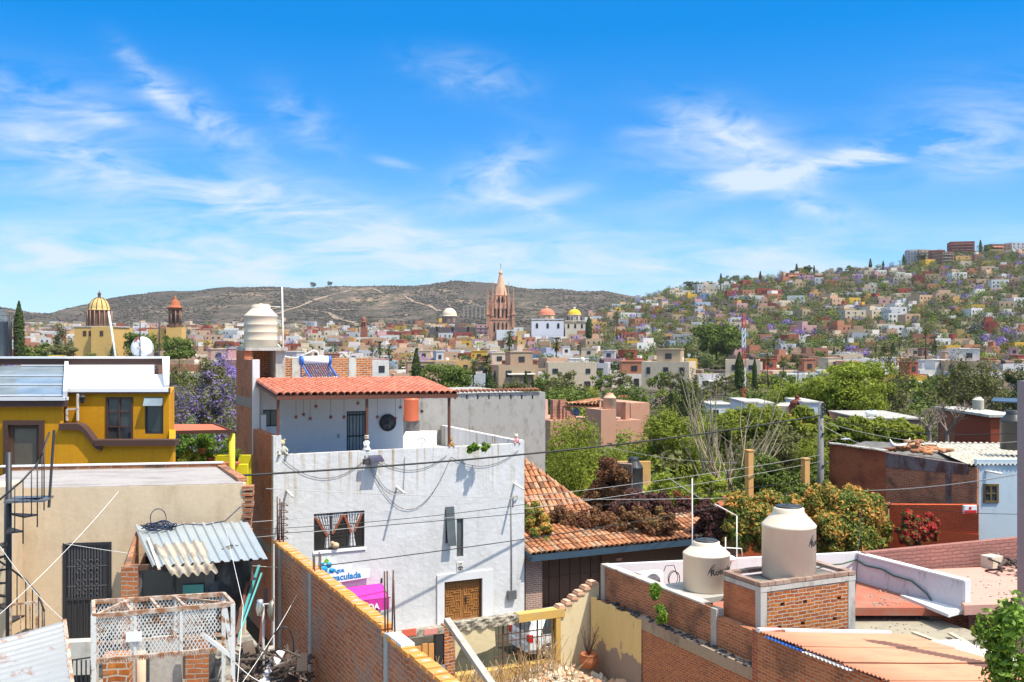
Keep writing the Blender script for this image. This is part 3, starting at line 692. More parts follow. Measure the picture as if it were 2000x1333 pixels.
# ------------------------------------------------------------------ big grey building behind
GB = thing('grey_building', 'tall blank grey rendered building with a row of roof tiles behind the white house', 'building', G, (17, 47, -11.4))
mb = MB(); u0 = 15.6; u1 = G.onV(1065, 800, 47)[0]; hs_ = []
for px in (889, 912, 933, 955, 976, 998, 1019, 1040):
    p = G.onV(px, 776, 47); hs_.append((p[0]-.045, p[0]+.045, p[2]-.11, p[2]+.11))
mb.wall('V', 47, .6, u0, u1, -11.4, -2.65, hs_)
mb.box(u0+.1, u1, 47.6, 56, -11.4, -2.75); mb.box(u0+.1, u1-.3, 47.3, 47.35, -3.2, -2.66)
part('wall', mb, plaster('grey_render', (.36,.34,.315), .12, stain=(.26,.235,.205), st_lo=.5, st_hi=.66, bump=.5, bs=6, sscale=(1.2,1.2,.7)), GB)
mb = MB(); tile_roof(mb, (u0, 46.9, -2.62), (u1-.3, 46.9, -2.62), (u1-.3, 47.4, -2.52), (u0, 47.4, -2.52), tw=.24, tl=.5, jitter=.06); part('coping_tiles', mb, island('dark_tile', [(0,(.16,.06,.04)),(1,(.34,.13,.07))]), GB)
# iron ladder sculpture on wall
T = thing('rebar_stub', 'small rusty rebar ladder sticking out of the grey wall', 'rebar', G, G.onV(920, 850, 46.9)); p = G.onV(920, 850, 46.9); mb = MB()
for dx in (-.1, .1): mb.tube([(p[0]+dx, p[1]-.02, p[2]-.2), (p[0]+dx, p[1]-.02, p[2]+.45)], .012, 4)
for k in range(4): mb.tube([(p[0]-.15, p[1]-.03, p[2]+.1*k), (p[0]+.15, p[1]-.03, p[2]+.1*k)], .008, 4)
part('bars', mb, M['rebar'], T)
# ------------------------------------------------------------------ diagonal garden brick wall
WU = 4.5; WZ = -3.98
BW = thing('brick_boundary_wall', 'long red brick boundary wall with bright orange brick coping running diagonally to the street', 'wall', G, (WU, 16, -6.6))
mb = MB(); ve = 20.3
vj = G.onU(746, 1200, WU)[1]
mb.box(WU, WU+.14, vj, ve, -11.5, WZ-.02); mb.box(WU, WU+.14, 6, vj-.25, -11.5, WZ-.10); part('wall', mb, M['brick_wall'], BW)
mb = MB()   # header course of loose-set bricks
cop = island('coping_brick', [(0,(.62,.24,.05)),(.5,(.72,.30,.07)),(.85,(.66,.27,.08)),(1,(.6,.42,.3))], bump=.4)
v = ve
while v > 6.5:
    z = WZ-.02 if v > vj else WZ-.10
    l = .115 if v > vj else .2
    mb.box(WU-.03+R(-.008,.008), WU+.16+R(-.01,.01), v-l+.008, v, z, z+.055+R(0,.012)); v -= l+(.012 if v > vj else .03)
part('coping', mb, cop, BW)
mb = MB(); v = ve-.2
mort = plaster('lumpy_mortar', (.46,.38,.31), .2, bump=1)
while v > 6.5:
    z = WZ+.035 if v > vj else WZ-.045
    if random.random() < .9: mb.ball((WU+.07+R(-.015,.015), v, z), R(.05,.075), 6, sx=1.2, sy=.32 if v > vj else .5, sz=.35)
    v -= R(.2,.3) if v > vj else .232
part('mortar_lumps', mb, mort, BW)
mb = MB(); mb.box(WU-.02, WU+.17, vj-.85, vj-.25, WZ-.09, WZ-.01); part('mortar_cap', mb, M['white'], BW)
for px in (745, 477.5+0):
    pass
for v in (vj-.22, G.onU(607, 1200, WU)[1], G.onU(547.5, 1200, WU)[1]-.0, 40):
    mb = MB()
    if v < 21: mb.box(WU-.025, WU+.155, v-.08, v+.08, -11.5, WZ-.03); part('concrete_post', mb, M['grey_conc'], BW)
mb = MB()
for dv in (0, .09, .18):
    for du in (.03, .11): mb.tube([(WU+du, ve-.1-dv, WZ), (WU+du+R(-.02,.02), ve-.1-dv, WZ+.85+R(-.12,.12))], .012, 4)
for k in range(6): mb.tube([(WU+.05, ve-.05, WZ+.1+k*.13), (WU+.2, ve-.05, WZ+.1+k*.13), (WU+.2, ve-.3, WZ+.1+k*.13), (WU+.05, ve-.3, WZ+.1+k*.13)], .008, 4)
part('rebar_cage', mb, M['rebar'], BW)
for v, hh in ((G.onU(613, 1060, WU)[1], .33), (vj-.2, .85)):
    mb = MB()
    for du, dv in ((.02,0),(.12,0),(.02,.12),(.12,.12)): mb.tube([(WU+du, v+dv, WZ-.1), (WU+du+R(-.02,.02), v+dv, WZ+hh*R(.75,1))], .011, 4)
    part('rebar_starter', mb, M['rebar'], BW)
# cross wall at back of courtyard
# ------------------------------------------------------------------ courtyard floor, beige house
BH = thing('beige_house', 'low beige rendered house with black iron door and grey flat roof', 'house', BE, (-11, 23, -6.4))
pv = BE.P(300, 1000, 22.0); VB = pv[1]
def bz(px, py): p = BE.onV(px, py, VB); return p[0], p[2]
e0 = BE.onV(-60, 950, VB)[0]; e1 = BE.onV(478, 950, VB)[0]; ztop = -3.12
dl = bz(123, 1160)[0]; drr = bz(218, 1160)[0]; dt = bz(170, 1060)[1]; db = bz(170, 1254)[1]
op2 = (e0+.2, bz(-4, 1100)[0], db, bz(0, 960)[1])
mb = MB(); mb.wall('V', VB, .3, e0, e1, -6.9, ztop, [(dl, drr, db, dt)])
mb.hexa([(e1-.3,VB+.3,-8),(e1-.02,VB+.3,-8),(e1-1.0,VB+3.2,-8),(e1-1.3,VB+3.2,-8),(e1-.3,VB+.3,ztop-.02),(e1-.02,VB+.3,ztop-.02),(e1-1.0,VB+3.2,ztop-.02),(e1-1.3,VB+3.2,ztop-.02)])
part('wall', mb, M['cream'], BH)
mb = MB(); bk = VB+2.75
P_ = [BE.onZ(-60, 957, ztop+.01), BE.onZ(478, 943, ztop+.01)]
mb.slab([(e0, VB+.02, ztop+.015), (e1-.02, VB+.02, ztop+.015), (e1-.9, bk, ztop+.05), (e0, bk, ztop+.05)], .25)
part('flat_roof', mb, M['roofgrey'], BH)
mb = MB(); mb.box(e0, e1-.75, bk, bk+.2, ztop-.3, ztop+.14); mb.bar((e1-.85, bk+.1, ztop+.03), (e1-.08, VB+.3, ztop+.03), .2, .14)
part('brick_kerb', mb, M['brick_old'], BH)
mb = MB(); mb.box(e0-.3, e1-.8, bk-.02, bk+.22, ztop+.14, ztop+.165); part('kerb_cap', mb, M['white'], BH)
mb = MB(); zz = ztop-.02   # broken brick corner with hanging wires
for k in range(9): mb.box(e1-.05+R(-.02,.03), e1+.16+R(-.03,.03), VB-.03+R(-.03,.03), VB+.25, zz-.12, zz-.03); zz -= .12
part('broken_corner', mb, M['brick_old'], BH)
# iron door
mb = MB(); mb.box(dl, dl+.06, VB-.02, VB+.1, db, dt); mb.box(drr-.06, drr, VB-.02, VB+.1, db, dt); mb.box(dl+.06, drr-.06, VB-.02, VB+.1, dt-.06, dt)
DR = part('iron_door', mb, M['darkmetal'], BH)
mb = MB(); mid = db+(dt-db)*.42
mb.box(dl+.06, drr-.18, VB+.03, VB+.06, db+.02, mid)
for k in range(7): x = dl+.08+(drr-.2-dl-.08)*k/6; mb.box(x-.012, x+.012, VB+.0, VB+.029, db+.02, mid)
mb.box(dl+.06, drr-.06, VB+.0, VB+.07, mid, mid+.05)
part('door_panel', mb, plain('black_sheet', (.035,.033,.035), .45), DR)
mb = MB(); mb.box(dl+.06, drr-.18, VB+.05, VB+.06, mid+.05, dt-.06); part('dark_glass', mb, glass('patterned_glass', (.05,.05,.055), .5), DR)
mb = MB()
for k in range(12): x = dl+.12+(drr-.22-dl-.12)*k/11; mb.box(x-.009, x+.009, VB+.01, VB+.03, mid+.05, dt-.06)
for cx in (dl+.3, dl+.42, drr-.42, drr-.3):
    for cz in (mid+.18, mid+.38, mid+.62, mid+.8):
        mb.tube([(cx+.045*cos(a)*(1-a/9), VB+.005, cz+.06*sin(a)) for a in [q*pi/6 for q in range(12)]], .008, 4)
for z in (mid+.3, mid+.72): mb.box(dl+.08, drr-.08, VB+.012, VB+.03, z-.01, z+.01)
part('scroll_grille', mb, plain('grey_iron', (.10,.095,.1), .4), DR)
mb = MB(); mb.box(drr-.18, drr-.06, VB+.02, VB+.06, db+.02, dt-.06); part('side_strip', mb, plain('black_sheet', (.035,.033,.035), .45), DR)
# left wing of the beige house (behind the stairs)
mb = MB(); a = BE.P(-20, 1000, 20.6); b = BE.P(14, 1000, 20.6); mb.box(a[0]-1.5, b[0], a[1], VB, -6.9, -2.95); part('left_wing', mb, M['cream'], BH)
# courtyard floor
mb = MB(); mb.box(-18, WU-.01, 5, 25.5, -7.2, -6.42)
structure('courtyard_floor', mb, plaster('dirty_concrete_floor', (.36,.33,.28), .25, stain=(.12,.11,.1), st_lo=.45, st_hi=.6, sscale=(1,1,1)), G)
# ------------------------------------------------------------------ lean-to shed
SHD = thing('lean_to_shed', 'brick lean-to shed with grey corrugated roof against the beige wall', 'shed', BE, (-3.5, VB-1.5, -6.4))
ra = BE.P(262, 1028, 21.6); rb = BE.P(484, 1020, 21.7); rc = BE.P(523, 1092, 19.0); rd = BE.P(298, 1108, 19.0)
mb = MB(); corr(mb, rd, rc, rb, ra, pitch=.19, amp=.035, trap=True); part('corrugated_roof', mb, M['galv'], SHD)
mb = MB(); x0 = BE.P(263, 1100, 21.6)[0]; q = BE.P(298, 1130, 19.3)
mb.hexa([(x0+.02, VB-.02, -6.5), (x0-.0, VB-.02, -6.5), (x0+.3, q[1], -6.5), (x0+.42, q[1], -6.5), (x0+.02, VB-.02, ra[2]-.06), (x0+.0, VB-.02, ra[2]-.06), (x0+.3, q[1], rd[2]-.05), (x0+.42, q[1], rd[2]-.05)][::1])
mb.box(x0+.25, x0+.55, q[1]-.02, q[1]+.2, -6.5, rd[2]-.04)
part('brick_cheek', mb, M['brick_old'], SHD)
mb = MB(); fx0 = x0+.55; fx1 = BE.P(405, 1150, 19.4)[0]; fv = q[1]+.05
window(SHD, fx0, fx1, -5.75, rd[2]-.12, fv, M['dark_conc'], glass('grimy_glass', (.05,.05,.045), .3), 2, 1, .06)
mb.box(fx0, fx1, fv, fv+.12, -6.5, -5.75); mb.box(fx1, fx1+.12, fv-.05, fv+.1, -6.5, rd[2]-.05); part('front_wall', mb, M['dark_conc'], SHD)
mb = MB(); mb.box(x0+.2, e1-.1, VB-.25, VB-.05, -6.5, -4.4); part('back_wall', mb, plain('near_black_wall', (.035,.03,.028), .95), SHD)  # back wall in one near-black tone
mb = MB(); mb.bar((x0+.4, fv, rd[2]-.09), (rc[0]-.1, fv-.1, rc[2]-.09), .08, .1); part('eave_beam', mb, M['darkwood'], SHD)
g = BE.P(375, 1155, 19.35); mb = MB(); mb.box(g[0]-.18, g[0]+.2, fv-.03, fv-.01, g[2]-.12, g[2]+.1); part('green_pane', mb, glass('green_glass', (.05,.3,.24), .3), SHD)
# loose asbestos sheet on shed roof
def PB(x, y, D): return BE.P(x, y, D)
mb = MB(); corr(mb, PB(336,1126,18.5), PB(426,1117,18.5), PB(395,1056,20.15), PB(300,1066,20.05), pitch=.17, amp=.045); solo('fibre_cement_sheet', mb, M['asb'], 'brown wavy fibre cement sheet lying on the grey shed roof', 'roof sheet', BE, PB(336,1126,18.8))
mb = MB(); mb.bar(PB(289,1052,20.6), PB(311,1112,18.7), .05, .03); solo('wood_lath', mb, plaster('bleached_wood', (.6,.5,.4), .2), 'bleached wooden lath lying on the left edge of the shed roof', 'plank', BE, PB(311,1112,18.7))
mb = MB()
for k in range(7):
    c = PB(312+R(-6,6), 1030+R(-2,3), 21.2); rr = R(.22,.34); ph = R(0,6)
    mb.tube([(c[0]+rr*cos(a+ph), c[1]+rr*.5*sin(a+ph), c[2]+.05*sin(2*a)+k*.01) for a in [q*pi/9 for q in range(19)]], .012, 4)
c = PB(309, 1013, 21.3); mb.tube([(c[0]+.16*cos(a), c[1], c[2]+.2*sin(a)) for a in [q*pi/9 for q in range(19)]], .010, 4)
mb.tube([PB(325,1034,21.2), PB(360,1024,21.4), PB(400,1026,21.5), PB(440,1018,21.6), PB(470,990,21.8)], .012, 4)
solo('cable_coil', mb, plain('blue_black_cable', (.02,.03,.07), .5), 'dark blue coil of cable lying on the shed roof', 'cable', BE, PB(312,1030,21.2))
# dark interior mass and clutter
sack = plaster('grubby_sack', (.20,.19,.18), .3, stain=(.05,.05,.05), st_lo=.4, st_hi=.6)
for k, (px, py, D, r, sz, lb) in enumerate(((452,1130,19.9,.42,1.5,'big grey sack piled under the right end of the shed roof'),(430,1160,19.7,.34,1.1,'dark lumpy sack below the larger grey sack in the shed'))):
    c = PB(px, py, D); mb = MB(); mb.ball(c, r, 12, sz=sz)
    mb.v = [(x+R(-.03,.03), y+R(-.03,.03), z+R(-.03,.03)) for x, y, z in mb.v]; solo('sack', mb, sack, lb, 'sack', BE, (c[0], c[1], c[2]-r))
pipes = [((506,1105,20.2),(455,1262,17.6),.045,'teal',(.05,.32,.32)),((498,1125,20.0),(452,1275,17.4),.08,'maroon',(.16,.03,.03)),((488,1110,20.3),(462,1240,17.8),.05,'brown',(.14,.06,.04)),((520,1150,20),(510,1262,18.5),.09,'dark red',(.09,.025,.02)),((511,1120,19.9),(462,1255,17.7),.03,'turquoise',(.10,.42,.42))]
for a, b, w_, cn, c in pipes:
    mb = MB(); mb.bar(PB(*a), PB(*b), w_, w_*.6); solo('leaning_pole', mb, plain(cn.replace(' ', '_')+'_paint', c, .5), f'{cn} pole leaning in the junk corner against the brick wall', 'pole', BE, PB(*b))
# junk heap
jm = island('junk', [(0,(.015,.012,.01)),(.4,(.05,.035,.03)),(.7,(.11,.08,.06)),(.93,(.24,.22,.2)),(1,(.07,.03,.02))], rough=.8)
mb = MB()
for k in range(240):
    px = R(468, 600); f = (px-468)/132; py = R(1262+18*f, 1350); D = R(15.5, 17.6)
    c = Vector(PB(px, py, D)); d = Vector((R(-1,1), R(-1,1), R(-.6,.8))).normalized()
    if random.random() < .55: mb.bar(c-d*R(.05,.3), c+d*R(.05,.3), R(.012,.04), R(.01,.03))
    else:
        e = d.cross(Vector((0,0,1))).normalized()*R(.03,.12); d = d*R(.05,.16); mb.slab([c-d-e, c+d-e, c+d+e, c-d+e], .02)
solo('junk_heap', mb, jm, 'tangled heap of scrap wood and wire at the foot of the brick wall', 'junk', BE, PB(520, 1333, 16.5), kind='stuff')
# bicycle-like iron loop + plank scraps
mb = MB(); c = PB(545, 1285, 16.6); mb.tube([(c[0]+.22*cos(a)+.25*sin(a)*.3, c[1], c[2]+.5*sin(a)) for a in [q*pi/10 for q in range(21)]], .012, 5); solo('iron_loop', mb, M['darkmetal'], 'tall black wire loop leaning on the brick wall above the scrap', 'wire loop', BE, (c[0], c[1], c[2]-.5))
mb = MB(); mb.slab([PB(563,1262,16.8), PB(590,1333,15.6), PB(560,1345,15.4), PB(552,1300,16.2)], .03); solo('rusty_sheet', mb, M['rebar'], 'rust brown metal sheet leaning at the foot of the brick wall', 'sheet', BE, PB(560,1345,15.4))
mb = MB(); mb.bar(PB(515,1335,15.5), PB(548,1272,16.6), .16, .02); solo('white_board', mb, M['lilacwall'], 'narrow whitish board leaning beside the black wire loop', 'board', BE, PB(515,1335,15.5))
# lamp on tall post
T = thing('yard_lamp', 'chrome yard lamp with dented bowl shade on a thin pale post', 'lamp', BE, PB(510, 1340, 16.2))
mb = MB(); mb.tube([PB(515,1400,16.2), PB(514,1180,16.2)], .022, 6); mb.tube([PB(500,1182,16.2), PB(528,1180,16.2)], .014, 5); part('post', mb, M['wire_w'], T)
mb = MB(); c = PB(508, 1187, 16.2); mb.lathe((c[0], c[1], c[2]-.14), [(.01,0),(.05,.02),(.07,.14),(.05,.2),(.05,.26),(.01,.27)], n=14); part('socket', mb, plain('chrome', (.6,.58,.52), .25, .8), T)
mb = MB(); c = Vector(PB(532, 1192, 16.2)); mb.lathe((0,0,0), [(.01,-.1),(.1,-.07),(.15,0),(.14,.0),(.09,-.06),(.01,-.085)], n=18, cap=False); mb.v = [(c.x+z+.02, c.y+x*.9, c.z-y*1.25) for x, y, z in mb.v]; part('shade', mb, plain('bronze_bowl', (.3,.26,.2), .3, .6), T)
# ------------------------------------------------------------------ white mesh cage
CG = thing('mesh_cage', 'rusty white expanded metal cage on steel legs in the courtyard', 'cage', BE, PB(320, 1400, 15))
f0 = PB(184, 1204, 13.6); f1 = PB(455, 1180, 14.0); b0 = PB(182, 1176, 14.45); b1 = PB(437, 1161, 14.9)
hh = f0[2]-PB(184, 1290, 13.6)[2]
f0, f1, b0, b1 = [Vector(p) for p in (f0, f1, b0, b1)]; dn = Vector((0,0,-hh)); leg = Vector((0,0,-2.6))
mb = MB(); w_ = .045
for a, b in ((f0, f1), (f0, b0), (f1, b1), (b0, b1)): mb.bar(a, b, w_, w_*1.3)
for k in (.27, .47, .66): mb.bar(f0.lerp(f1, k), b0.lerp(b1, k-.04), w_*.8)
mb.bar(f0, b0.lerp(b1, .27), w_*.8); mb.bar(f1, b0.lerp(b1, .6), w_*.8)
bf0 = f0+dn; bf1 = f1+dn*1.03; mb.bar(bf0, bf1.lerp(bf0, .12), w_); mb.bar(b0+dn, b1+dn, w_)
part('top_frame', mb, M['rustmetal'], CG)
for p, l in ((f0, 1), (f1, 1), (b0, .98), (b1, .98)):
    m2 = MB(); m2.bar(p, p+leg*l, .055); part('leg', m2, M['whitemetal'], CG)
for a, b in ((f1-Vector((.1,0,.05)), f1+dn*1.3), (f1+dn*1.25, f1+dn*.65-Vector((.42,0,0)))): mb = MB(); mb.bar(a, b, .05); part('brace', mb, M['whitemetal'], CG)
for k in (.29, .62):
    for a, b in ((f0, f1), (b0, b1)): mb = MB(); mb.bar(a.lerp(b, k), a.lerp(b, k)+dn, .035); part('upright', mb, M['whitemetal'], CG)
def mesh_panel(parent, A, B, h, cw=.05, ch=.085, w=.011):
    mb = MB(); A = Vector(A); L = (Vector(B)-A); n = L.cross(Vector((0,0,1))).normalized()*.004; W_ = L.length; L.normalize(); sl = ch/cw
    k = -h/ch*cw
    x = -h/sl
    while x < W_:
        for sgn in (1, -1):
            # line from (x,0) rising with slope sl to (x+h/sl, h), clipped to panel
            t0 = max(0, -x); t1 = min(h/sl, W_-x)
            if t1 <= t0: continue
            z0, z1 = t0*sl, t1*sl
            if sgn < 0: z0, z1 = h-z0, h-z1
            a = A+L*(x+t0)-Vector((0,0,h-z0)); b = A+L*(x+t1)-Vector((0,0,h-z1))
            d = (b-a).normalized(); s = d.cross(n.normalized()).normalized()*w/2
            mb.quad(a-s+n*sgn, b-s+n*sgn, b+s+n*sgn, a+s+n*sgn)
        x += cw
    return part('mesh_panel', mb, M['whitemetal'], parent)
mesh_panel(CG, f0+(f1-f0)*.02, f1-(f1-f0)*.12, hh); mesh_panel(CG, b0, b1, hh*.9); 
mb = MB()
for k in range(46): p = (f0+dn).lerp(f1+dn*1.03, .01+k/46*.86); mb.bar(p+Vector((0,-.02,.02)), p+Vector((.03,-.02,-.045)), .016)
part('ragged_edge', mb, M['rustmetal'], CG)
mb = MB(); c = PB(262, 1243, 13.7); mb.box(c[0]-.10, c[0]+.10, c[1]-.03, c[1]-.01, c[2]-.065, c[2]+.06); part('white_tag', mb, M['whiteclean'], CG)
# low wall pieces and floor things under the cage
mb = MB(); c = PB(230, 1310, 16.2); mb.box(PB(196,1300,16)[0], PB(246,1300,16)[0], c[1], c[1]+.3, -6.9, PB(220,1290,16)[2]); solo('brick_pier', mb, M['brick_orange'], 'rough orange brick pier standing under the left end of the mesh cage', 'pier', BE, c)
mb = MB(); mb.box(PB(278,1300,17)[0], PB(340,1300,17)[0], c[1]+1.4, c[1]+1.6, -6.42, PB(300,1270,17)[2]); mb.box(PB(246,1300,17)[0], PB(272,1300,17)[0], c[1]+1.1, c[1]+1.3, -6.42, PB(300,1262,17)[2]); solo('block_wall', mb, plaster('whitewashed_block', (.5,.46,.42), .3, stain=(.2,.15,.12)), 'low whitewashed block wall behind the mesh cage', 'wall', BE, c)
mb = MB(); mb.box(PB(352,1300,17)[0], PB(398,1300,17)[0], c[1]+1.2, c[1]+1.24, -6.42, PB(300,1268,17)[2]); solo('wire_frame_gate', mb, M['brick_old'], 'old brick infill panel behind the right half of the mesh cage', 'panel', BE, c)
mb = MB(); p0 = PB(275, 1290, 16.6); mb.tube([(p0[0], p0[1], -6.42), (p0[0], p0[1], p0[2]+.15)], .08, 10); solo('clay_pipe', mb, plaster('tan_pipe', (.55,.42,.3), .1), 'tan upright pipe standing between the wall pieces under the cage', 'pipe', BE, (p0[0], p0[1], -6.42))
# low patio wall, light and iron gate on the left
mb = MB(); c = PB(150, 1290, 18.4); mb.box(PB(120,1280,18.4)[0], PB(185,1280,18.4)[0], c[1], c[1]+.25, -6.42, PB(150,1255,18.4)[2]); solo('step_block', mb, M['light_conc'], 'pale concrete block in front of the black iron door', 'block', BE, (c[0], c[1], -6.42))
mb = MB()
for k in range(5): a = PB(141+k*9, 1290, 16.2); mb.bar((a[0], a[1], -6.42), (a[0], a[1], a[2]+.0), .02)
a = PB(140,1290,16.2); b = PB(180,1284,16.2); mb.bar(a, b, .02); mb.box(a[0], b[0], a[1]+.02, a[1]+.03, -6.42, a[2]-.25); solo('low_iron_gate', mb, M['darkmetal'], 'low black iron gate beside the left cage leg', 'gate', BE, (a[0], a[1], -6.42))
mb = MB(); A_ = PB(21,1182,18.2); B_ = PB(72,1176,18.2); zb = -6.42
for a, b in ((A_, B_), (A_, (A_[0],A_[1],zb)), (B_, (B_[0],B_[1],zb))): mb.bar(a, b, .035)
for k in (.36, .7): x = A_[0]+(B_[0]-A_[0])*k; mb.bar((x, A_[1], A_[2]), (x, A_[1], zb), .016)
solo('rusty_gate', mb, M['rustmetal'], 'rusty thin framed gate standing at the foot of the spiral stair', 'gate', BE, (A_[0], A_[1], zb))
# spiral stair
ST = thing('spiral_stair', 'black iron spiral staircase rising beside the beige wall', 'staircase', BE, PB(17, 1240, 19.6))
pc = PB(17, 1060, 19.6); px_, py_ = pc[0], pc[1]
mb = MB(); mb.tube([(px_, py_, -6.42), (px_, py_, PB(17, 884, 19.6)[2])], .055, 10); part('centre_pole', mb, M['darkmetal'], ST)
zt = PB(17, 975, 19.6)[2]; rail = []; n = 13; rad = .62
for k in range(n):
    an = radians(8)-k*radians(29); z = zt-.0-k*.265
    a2 = an-radians(27)
    m2 = MB(); m2.slab([(px_+.05*cos(an), py_+.05*sin(an), z), (px_+rad*cos(an), py_+rad*sin(an), z), (px_+rad*cos(a2), py_+rad*sin(a2), z), (px_+.05*cos(a2), py_+.05*sin(a2), z)][::-1], .035); part('tread', m2, M['darkmetal'], ST)
    e = (px_+rad*cos(an), py_+rad*sin(an)); rail.append((e[0], e[1], z+.95))
    m2 = MB(); m2.tube([(e[0], e[1], z-.25), (e[0], e[1], z+.95)], .013, 5); e2 = (px_+rad*cos((an+a2)/2), py_+rad*sin((an+a2)/2)); m2.tube([(e2[0], e2[1], z), (e2[0], e2[1], z+.82)], .011, 5); part('baluster', m2, M['darkmetal'], ST)
m2 = MB(); m2.slab([(px_, py_-.3, zt), (px_+.72, py_-.25, zt), (px_+.72, py_+.35, zt), (px_, py_+.35, zt)], .04); part('landing', m2, plain('landing_plate', (.10,.11,.13), .4), ST)
m2 = MB(); m2.tube([(px_+.68, py_+.2, zt+1.25)]+rail, .02, 5); m2.bar((px_+.7, py_+.1, zt-.2), (px_+.74, py_+.3, zt+1.28), .09, .03); part('handrail', m2, M['darkmetal'], ST)
# corrugated roof bottom left
ax = 13.2
mb = MB(); corr(mb, PB(141, 1345, 12.6), PB(124, 1214, 14.6), PB(-60, 1262, 13.6), PB(-60, 1400, 11.4), pitch=.19, amp=.03, trap=True)
T = thing('corrugated_canopy', 'grey weathered corrugated sheet canopy with rust streaks in the lower left', 'roof', BE, PB(60, 1300, 13)); part('sheets', mb, M['galv2'], T)
mb = MB(); mb.bar(PB(126, 1216, 14.65), PB(142, 1350, 12.6), .05, .1); part('edge_beam', mb, M['rustmetal'], T)
mb = MB(); q = PB(120, 1240, 14.4); mb.bar((q[0], q[1], q[2]), (q[0], q[1], -6.42), .07); q = PB(-40, 1280, 13.5); mb.bar((q[0], q[1], q[2]), (q[0], q[1], -6.42), .07); part('support_post', mb, M['whitemetal'], T)
# ------------------------------------------------------------------ golden house
YH = thing('golden_house', 'golden yellow house with dark brown mouldings and white roof slopes', 'house', YE, (-17, 32, -11))
VY = 32.0
def yz(px, py, v=VY): p = YE.onV(px, py, v); return p[0], p[2]
yl = yz(-80, 800)[0]; yr = yz(338, 880)[0]; zl = yz(200, 869)[1]
# lower front wall (in front), top follows the moulding: curved step
w1 = yz(10, 830)[0], yz(86, 830)[0], yz(40, 932)[1], yz(40, 829)[1]
ztl = yz(100, 795)[1]
mb = MB()
xa = yz(131, 800)[0]; xs = yz(118, 826)[0]; xe = yz(206, 862)[0]
zc0 = yz(140, 829)[1]; zc1 = zl
zst = yz(200, 869)[1]
mb.wall('V', VY, .25, yl, xs, -10, ztl, [w1]); mb.wall('V', VY, .25, xs, yr, -10, zst)
# curved shoulder
N = 14; cx0 = yz(153, 830)[0]; cx1 = yz(200, 862)[0]
prof = [(xs, zc0), (cx0, zc0)]+[(cx0+(cx1-cx0)*q/N, zc0+(zst-zc0)*(.5-.5*cos(pi*q/N))) for q in range(1, N+1)]
mb.poly([(x, VY, z) for x, z in [(xs, zst)]+[(prof[-1][0], zst)][:0]+[(prof[-1][0], prof[-1][1])]+prof[::-1][1:]][::1])
mb.poly([(x, VY+.25, z) for x, z in [(xs, zst)]+prof])
part('front_wall', mb, M['yellow'], YH)
mb = MB()
P3 = [(p[0], VY-.12, p[1]) for p in prof]
for k in range(len(P3)-1): mb.hexa([(P3[k][0],VY-.13,P3[k][2]-.17),(P3[k+1][0],VY-.13,P3[k+1][2]-.17),(P3[k+1][0],VY+.3,P3[k+1][2]-.17),(P3[k][0],VY+.3,P3[k][2]-.17),(P3[k][0],VY-.13,P3[k][2]+.02),(P3[k+1][0],VY-.13,P3[k+1][2]+.02),(P3[k+1][0],VY+.3,P3[k+1][2]+.02),(P3[k][0],VY+.3,P3[k][2]+.02)])
mb.box(yz(188, 865)[0], yr+.1, VY-.16, VY+.32, zst-.03, zst+.15)
part('curved_moulding', mb, M['brown'], YH)
# upper rear wall
VR = 33.3
r1 = YE.onV(207, 776, VR); r2 = YE.onV(260, 860, VR); s1 = YE.onV(283, 776, VR); s2 = YE.onV(319, 848, VR); rr = YE.onV(330, 760, VR)[0]; rl = YE.onV(131, 770, VR)[0]; zu = YE.onV(200, 769, VR)[2]
mb = MB(); mb.wall('V', VR, .2, rl, rr, -10, zu, [(r1[0], r2[0], r2[2]-.05, r1[2]), (s1[0], s2[0], s2[2], s1[2])]); mb.hexa([(rr-.2,VR+.2,-10),(rr,VR+.2,-10),(rr-1.2,38,-10),(rr-1.5,38,-10),(rr-.2,VR+.2,zu),(rr,VR+.2,zu),(rr-1.2,38,zu),(rr-1.5,38,zu)]); mb.box(rl-4, rr, VR+.2, VR+.24, -10, zu)
mb.hexa([(yr-.2,VY+.25,-10),(yr,VY+.25,-10),(yr-.3,VR,-10),(yr-.5,VR,-10),(yr-.2,VY+.25,zst),(yr,VY+.25,zst),(yr-.3,VR,zst+.35),(yr-.5,VR,zst+.35)])
part('upper_wall', mb, M['yellow'], YH)
window(YH, r1[0], r2[0], r2[2]-.05, r1[2], VR-.03, M['brown'], M['glass'], 2, 3, .07, .12, name='french_window')
wv = window(YH, s1[0], s2[0], s2[2], s1[2], VR+.02, M['darkmetal'], M['glass'], 1, 1, .05, .1)
mb = MB(); mb.hexa([(s1[0], VR-.22, s1[2]-.27), (s2[0], VR-.22, s1[2]-.27), (s2[0], VR-.02, s1[2]-.25), (s1[0], VR-.02, s1[2]-.25), (s1[0], VR-.06, s1[2]-.02), (s2[0], VR-.06, s1[2]-.02), (s2[0], VR-.02, s1[2]-.02), (s1[0], VR-.02, s1[2]-.02)]); part('open_vent', mb, M['glassblue'], wv)
mb = MB(); mb.box(w1[0]-.02, w1[0]+.12, VY-.1, VY+.1, w1[2]-.02, w1[3]+.12); mb.box(w1[1]-.12, w1[1]+.02, VY-.1, VY+.1, w1[2]-.02, w1[3]+.12); mb.box(w1[0]+.12, w1[1]-.12, VY-.1, VY+.1, w1[3]-.02, w1[3]+.12); mb.box(w1[0]+.12, w1[1]-.12, VY-.1, VY+.1, w1[2]-.02, w1[2]+.12); part('window_surround', mb, M['brown'], YH)
window(YH, w1[0]+.12, w1[1]-.12, w1[2]+.12, w1[3]-.02, VY+.02, M['darkwood'], glass('amber_glass', (.09,.07,.05), .2), 1, 1, .12, .1)
mb = MB(); mb.box(rl, rr+.02, VR-.12, VR+.1, zu, zu+.17)
